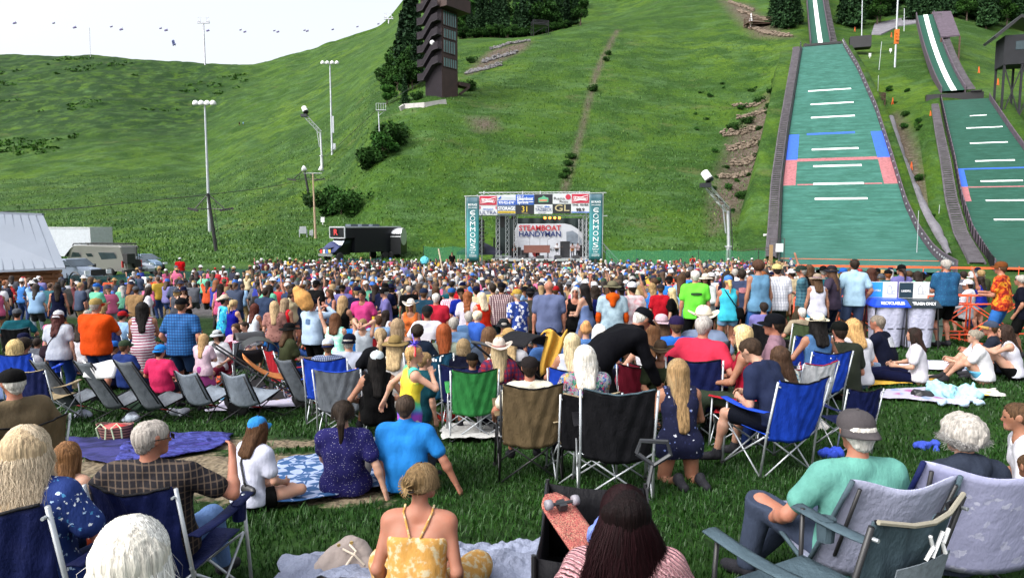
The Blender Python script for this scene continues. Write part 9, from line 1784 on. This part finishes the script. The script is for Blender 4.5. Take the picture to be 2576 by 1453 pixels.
def _kid(c):return _last.get(c.name,[])
def free(x,y,r):
 return all((x-a)**2+(y-b)**2>r*r for a,b in PLACED)
def zone_word(px):return 'at far left' if px<330 else 'left of the stroller' if px<700 else 'left of stage' if px<1150 else 'facing the stage' if px<1530 else 'right of stage' if px<1950 else 'below ski jump'
CH=[quad_chair((0,0,0),0,c,s=1,label='x',frame=f,seed=i)for i,(c,f)in enumerate((('navy','steel'),('blue','steel'),('red','steel'),('black','black'),('grey','steel'),('green','black'),('teal','steel')))]
CHN=['navy','blue','red','black','grey','green','teal']
nind=0;existing=sum(1 for o in COL.objects if o.get('category')=='person')-len(PR_S)-len(PR_T);LIMIT=296
chairs_made=0
def n_left():return LIMIT-existing-nind
tries=0
while tries<2600 and n_left()>118:
 tries+=1;Y=random.uniform(9.6,19.5);px=random.uniform(-20,1990);py=800
 if px>1650 and Y>14.5:continue
 if px<120 and Y>15:continue
 x=X2(px,Y,780)
 if not free(x,Y,.62 if Y>12 else .75):continue
 pr=random.choice(PR_T);s=random.uniform(.86,1.0)if random.random()<.85 else random.uniform(.62,.75);yaw=random.gauss(-.15,.45)if random.random()<.85 else random.uniform(0,6.28)
 c=dress_up(pr,x,Y,yaw,s,'seated, '+zone_word(px),'seated people in the crowd');nind+=1
 if pr in PR_T[:4]:
  k=random.randrange(len(CH));q=copy_tree(CH[k],(x,Y,G(x,Y)),yaw,None,'folding chairs in the crowd',s);tn=', '.join(c['label'].split(', ')[:2]).replace('person in ','');q['label']=' '.join(('%s folding chair holding the %s, %s'%(CHN[k],tn,zone_word(px))).split()[:16]);chairs_made+=1
cand=[]
for _ in range(5200):
 px=random.uniform(-20,2480);
 if px<640:Y=random.uniform(18,42)if px>330 else random.uniform(20,33)
 elif px<1000:Y=random.uniform(15.5,54)
 elif px<2000:Y=random.uniform(14.5,54)
 else:Y=random.uniform(15.5,24)
 if px<330 and random.random()<.55:continue
 if 640>px>330 and(Y<38 and random.random()<.8 or Y>=38 and random.random()<.3):continue
 cand.append((Y,px))
cand.sort();far=[]
for Y,px in cand:
 x=X2(px,Y,700)
 r=.58 if Y<26 else .50
 if px<640:r=.95
 if px>2000:r=.85
 if not free(x,Y,r):continue
 if Y<19 and random.random()<.55:continue
 if n_left()>0:
  pr=random.choice(PR_S);s=random.gauss(.99,.035);yaw=random.gauss(0,.3)if random.random()<.85 else random.uniform(0,6.28);dress_up(pr,x,Y,yaw,s,'standing, '+zone_word(px),'standing people in the crowd');nind+=1
 else:far.append((x,Y,px));PLACED.append((x,Y))
MARKS=[(r_[0],r_[2],m_)for r_,m_ in[(row,row[11].split(' in ',1)[1]if ' in ' in row[11]else None)for row in S_+M_]if m_]
def shortm(m):w=m.replace(',','').split();return ' '.join(w[:5])if w[0]in('a','an','the')else 'the '+' '.join(w[:4])
for lab,cs in _used_labels.items():
 if len(cs)>1:
  seen={}
  for c in cs:
   pxc=proj(c.location)[0];m_=min(MARKS,key=lambda q:abs(q[0]-pxc)+12*abs(q[1]-c.location.y));side='left' if pxc<m_[0]else 'right';base=lab.rsplit(', ',2)[0]
   w=m_[2].split(' with ')[0].split(' and ')[0].split(' under ')[0].split(' before ')[0].split(' behind ')[0].split(',')[0].replace('an ','the ',1).replace('a ','the ',1)if m_[2].startswith(('a ','an '))else m_[2].split(' and ')[0].split(',')[0]
   w=' '.join(w.split()[:6]);c['label']=' '.join(('%s, %s of %s'%(base,side,w)).split()[:16])
def low_figure(kind):
 J=skel(random.choice(['stand','stand_front','stand_pocket','stand_crossed','stand_hip','stand','stand_front']+['stand_raise']*(kind==3)if kind else['stand']),random.random()<.5,random.uniform(.95,1.15));parts=[];h=.055
 S=Sdf();H=J['H'];S.add(H,H+V3(0,0,.02),.095,.09,.02);S.add(J['NB'],H,.06,.06,.02)
 for i in(0,1):S.add(J['E%d'%i],J['A%d'%i],.045,.04,.02)
 parts.append(('skin',*sdf_mesh(S,h)));V,Fq=top_mesh(J,random.choice(['tee','tee','tank','long']),h);parts.append(('top',V,Fq));V,Fq=bottom_mesh(J,random.choice(['pants','shorts']),h);parts.append(('bot',V,Fq))
 V,Fq=hair_mesh(J,random.choice(['short','long','shoulder','ponytail']),.04);parts.append(('hair',V,Fq))
 if random.random()<.5:
  a=np.arange(12)*pi/6;c=H+V3(0,0,.045);r=random.choice([.1,.15]);V=np.concatenate([c+np.stack([np.cos(a)*r,np.sin(a)*r,0*a],-1),c+np.stack([np.cos(a)*.095,np.sin(a)*.1,0*a+.02],-1),c+np.stack([np.cos(a)*.06,np.sin(a)*.07,0*a+.10],-1)]);Fq=np.array([(i+k*12,(i+1)%12+k*12,(i+1)%12+(k+1)*12,i+(k+1)*12)for k in(0,1)for i in range(12)]+[(24,27,30,33)]);parts.append(('hat',V,Fq))
 return parts
LF=[low_figure(i)for i in range(14)];Vs,Fs,Cs=[],[],[];n=0
def low_add(x,Y,s,yaw):
 global n
 cy,sy=math.cos(yaw)*s,math.sin(yaw)*s;g=G(x,Y);cols=dict(skin=SKINS[random.choice(['light','tan','sun'])],top=hexc(pick(TOPC)[1]),bot=hexc(pick(BOTC)[1]),hair=pick(HAIRC)[1],hat=hexc(pick(HATC)[1]))
 for nm,V,Fq in random.choice(LF):
  W=np.stack([V[:,0]*cy-V[:,1]*sy+x,V[:,0]*sy+V[:,1]*cy+Y,V[:,2]*s+g],-1);Vs.append(W);Fs.append(Fq+n);n+=len(W);Cs.append(np.tile(np.array(cols[nm]+(1,)),(len(W),1)))
for x,Y,px in far:low_add(x,Y,random.gauss(.99,.04),random.gauss(0,.4))
m,nt,b=new_mat('crowd_clothes');a_=N(nt,'ShaderNodeAttribute',attribute_name='tint');L(nt,a_.outputs['Color'],b.inputs['Base Color']);b.inputs['Roughness'].default_value=.85
me=npmesh('crowd',np.concatenate(Vs),np.concatenate(Fs),m);vcolor(me,np.concatenate(Cs));tag(link('crowd',me),'dense far part of the standing audience packed before the stage','crowd',kind='stuff')
def band(px,pose,yaw,sex,top,bot,hair,hat,label,yo=2.2,z=None,**k):
 x=SX(px);Y=YS+yo;r,J=person_mesh_parts(pose,sex=='F',1.0,top,bot,hair,hat,'tan',h=.03,face=False,hlv=0,loc=(x,Y,DZ),yaw=math.radians(yaw),s=1.0,label=label,**k);return x,Y
def guitar(x,Y,label,col):
 g=empty('guitar',(x,Y-.25,DZ+1.0),0,label,'guitar');g.rotation_euler=(0,-.5,0);mb=MB();mb.lathe([(.17,-.03),(.17,.03)],(-.12,0,0),12,Matrix.Rotation(pi/2,3,'X'));mb.lathe([(.13,-.03),(.13,.03)],(.06,0,0),12,Matrix.Rotation(pi/2,3,'X'));mb.build('body',flat('guitar_'+label.split()[0],col,.3),g);mb=MB();mb.bar((.1,-.02,0),(.75,-.02,0),.05);mb.build('neck',WOODB,g)
x,Y=band(1294,'stand_front',170,'F',('long',BLK),('pants',BLK),('long','black'),None,'guitarist dressed in black with long black hair at the left of the stage');guitar(x,Y,'dark guitar held by the person in black on stage',(.15,.03,.01))
band(1355,'chair',180,'F',('tee','#c8a0a0'),('pants',BLK),('long','black'),None,'keyboard player with long black hair behind the brown organ',yo=2.9)
x,Y=band(1405,'stand_front',178,'M',('tee','#f0f0f4'),('pants','#e8e8ee'),('short','dark'),None,'guitarist dressed all in white on the stage');guitar(x,Y,'black guitar held by the person in white on stage',(.02,.02,.02))
x,Y=band(1446,'stand_front',172,'M',('tee','#c8b4b4'),('pants','#8c8c94'),('long','dark'),('cap','#303030'),'guitarist in a patterned shirt and grey trousers on the stage',yo=2.6);guitar(x,Y,'brown guitar held by the person in the patterned shirt on stage',(.3,.12,.04))
band(1461,'stand_front',165,'M',('tee','#e0d0d4'),('pants',BLK),('short','dark'),None,'musician in a pale flowered shirt and black trousers at the right of the stage',yo=3.0)
who(452,641,50,'stand',20,'M1.2',('tee','#d01828'),('shorts','#2c4458'),('short','dark'),('cap',WH),'tan','person in a red tee beside a white sign post on the far grass')
who(541,672,47,'stand',40,'M1.2',('tee',WH),('shorts','#4c6488'),('short','dark'),('cap','#e04040'),'tan','person in white tee and red and white cap by the traffic cone');who(1162-25,634,62,'stand',180,'M',('tee',BLK),('shorts',BLK),('short','dark'),None,'tan','crew member in black standing near the canopy tent')
who(1742,643,62,'stand',0,'M',('tee','#d01828'),('shorts',BLK),('short','dark'),None,'tan','person in red standing alone in front of the green mesh fence');who(602,306,hit(602,316)[1],'stand',0,'M',('tee',BLK),('shorts',BLK),('short','dark'),None,'tan','tiny hiker in black high on the bowl hillside');who(612,306,hit(612,316)[1],'stand',0,'M',('tee','#a0c8e0'),('shorts','#80a0c0'),('short','dark'),None,'tan','tiny hiker in pale blue high on the bowl hillside')
for p in[q[0]for q in PR_S+PR_T]+CH:
 def kill(o):
  for k in[c for c in COL.objects if c.parent is o]:kill(k)
  bpy.data.objects.remove(o)
 kill(p)
print('individuals',existing,nind,'far',len(far),'chairs',chairs_made)
build_lawn()
cam=bpy.data.cameras.new('camera');cam.lens=36*F/W_PX;cam.sensor_width=36;cam.clip_end=5000;cam.clip_start=.05
co=bpy.data.objects.new('camera',cam);COL.objects.link(co);co.location=CAM;co.rotation_euler=(pi/2-PITCH,0,0);scene.camera=co
SUN_EL,SUN_AZ=math.radians(46),math.radians(-128)
w=bpy.data.worlds.new('World');scene.world=w;w.use_nodes=True;nt=w.node_tree
sky=nt.nodes.new('ShaderNodeTexSky');sky.sky_type='NISHITA';sky.sun_disc=False;sky.sun_elevation=SUN_EL;sky.sun_rotation=SUN_AZ
sky.dust_density=6;sky.air_density=1.0;sky.ozone_density=1.5
bg=nt.nodes['Background'];hs=nt.nodes.new('ShaderNodeHueSaturation');hs.inputs['Saturation'].default_value=.3
nt.links.new(sky.outputs[0],hs.inputs['Color']);nt.links.new(hs.outputs[0],bg.inputs[0]);bg.inputs[1].default_value=.15
sl=bpy.data.lights.new('sun','SUN');sl.energy=.55;sl.angle=math.radians(25);sl.color=(1,.96,.9)
so=bpy.data.objects.new('sun',sl);COL.objects.link(so)
d=Vector((math.sin(SUN_AZ)*math.cos(SUN_EL),math.cos(SUN_AZ)*math.cos(SUN_EL),math.sin(SUN_EL)))
so.rotation_euler=d.to_track_quat('Z','Y').to_euler();so.location=(0,0,60)
vs=scene.view_settings;vs.view_transform='Standard';vs.look='None';vs.gamma=1;vs.exposure=1.32;vs.use_curve_mapping=False
print('script time',round(time.time()-T0,1))
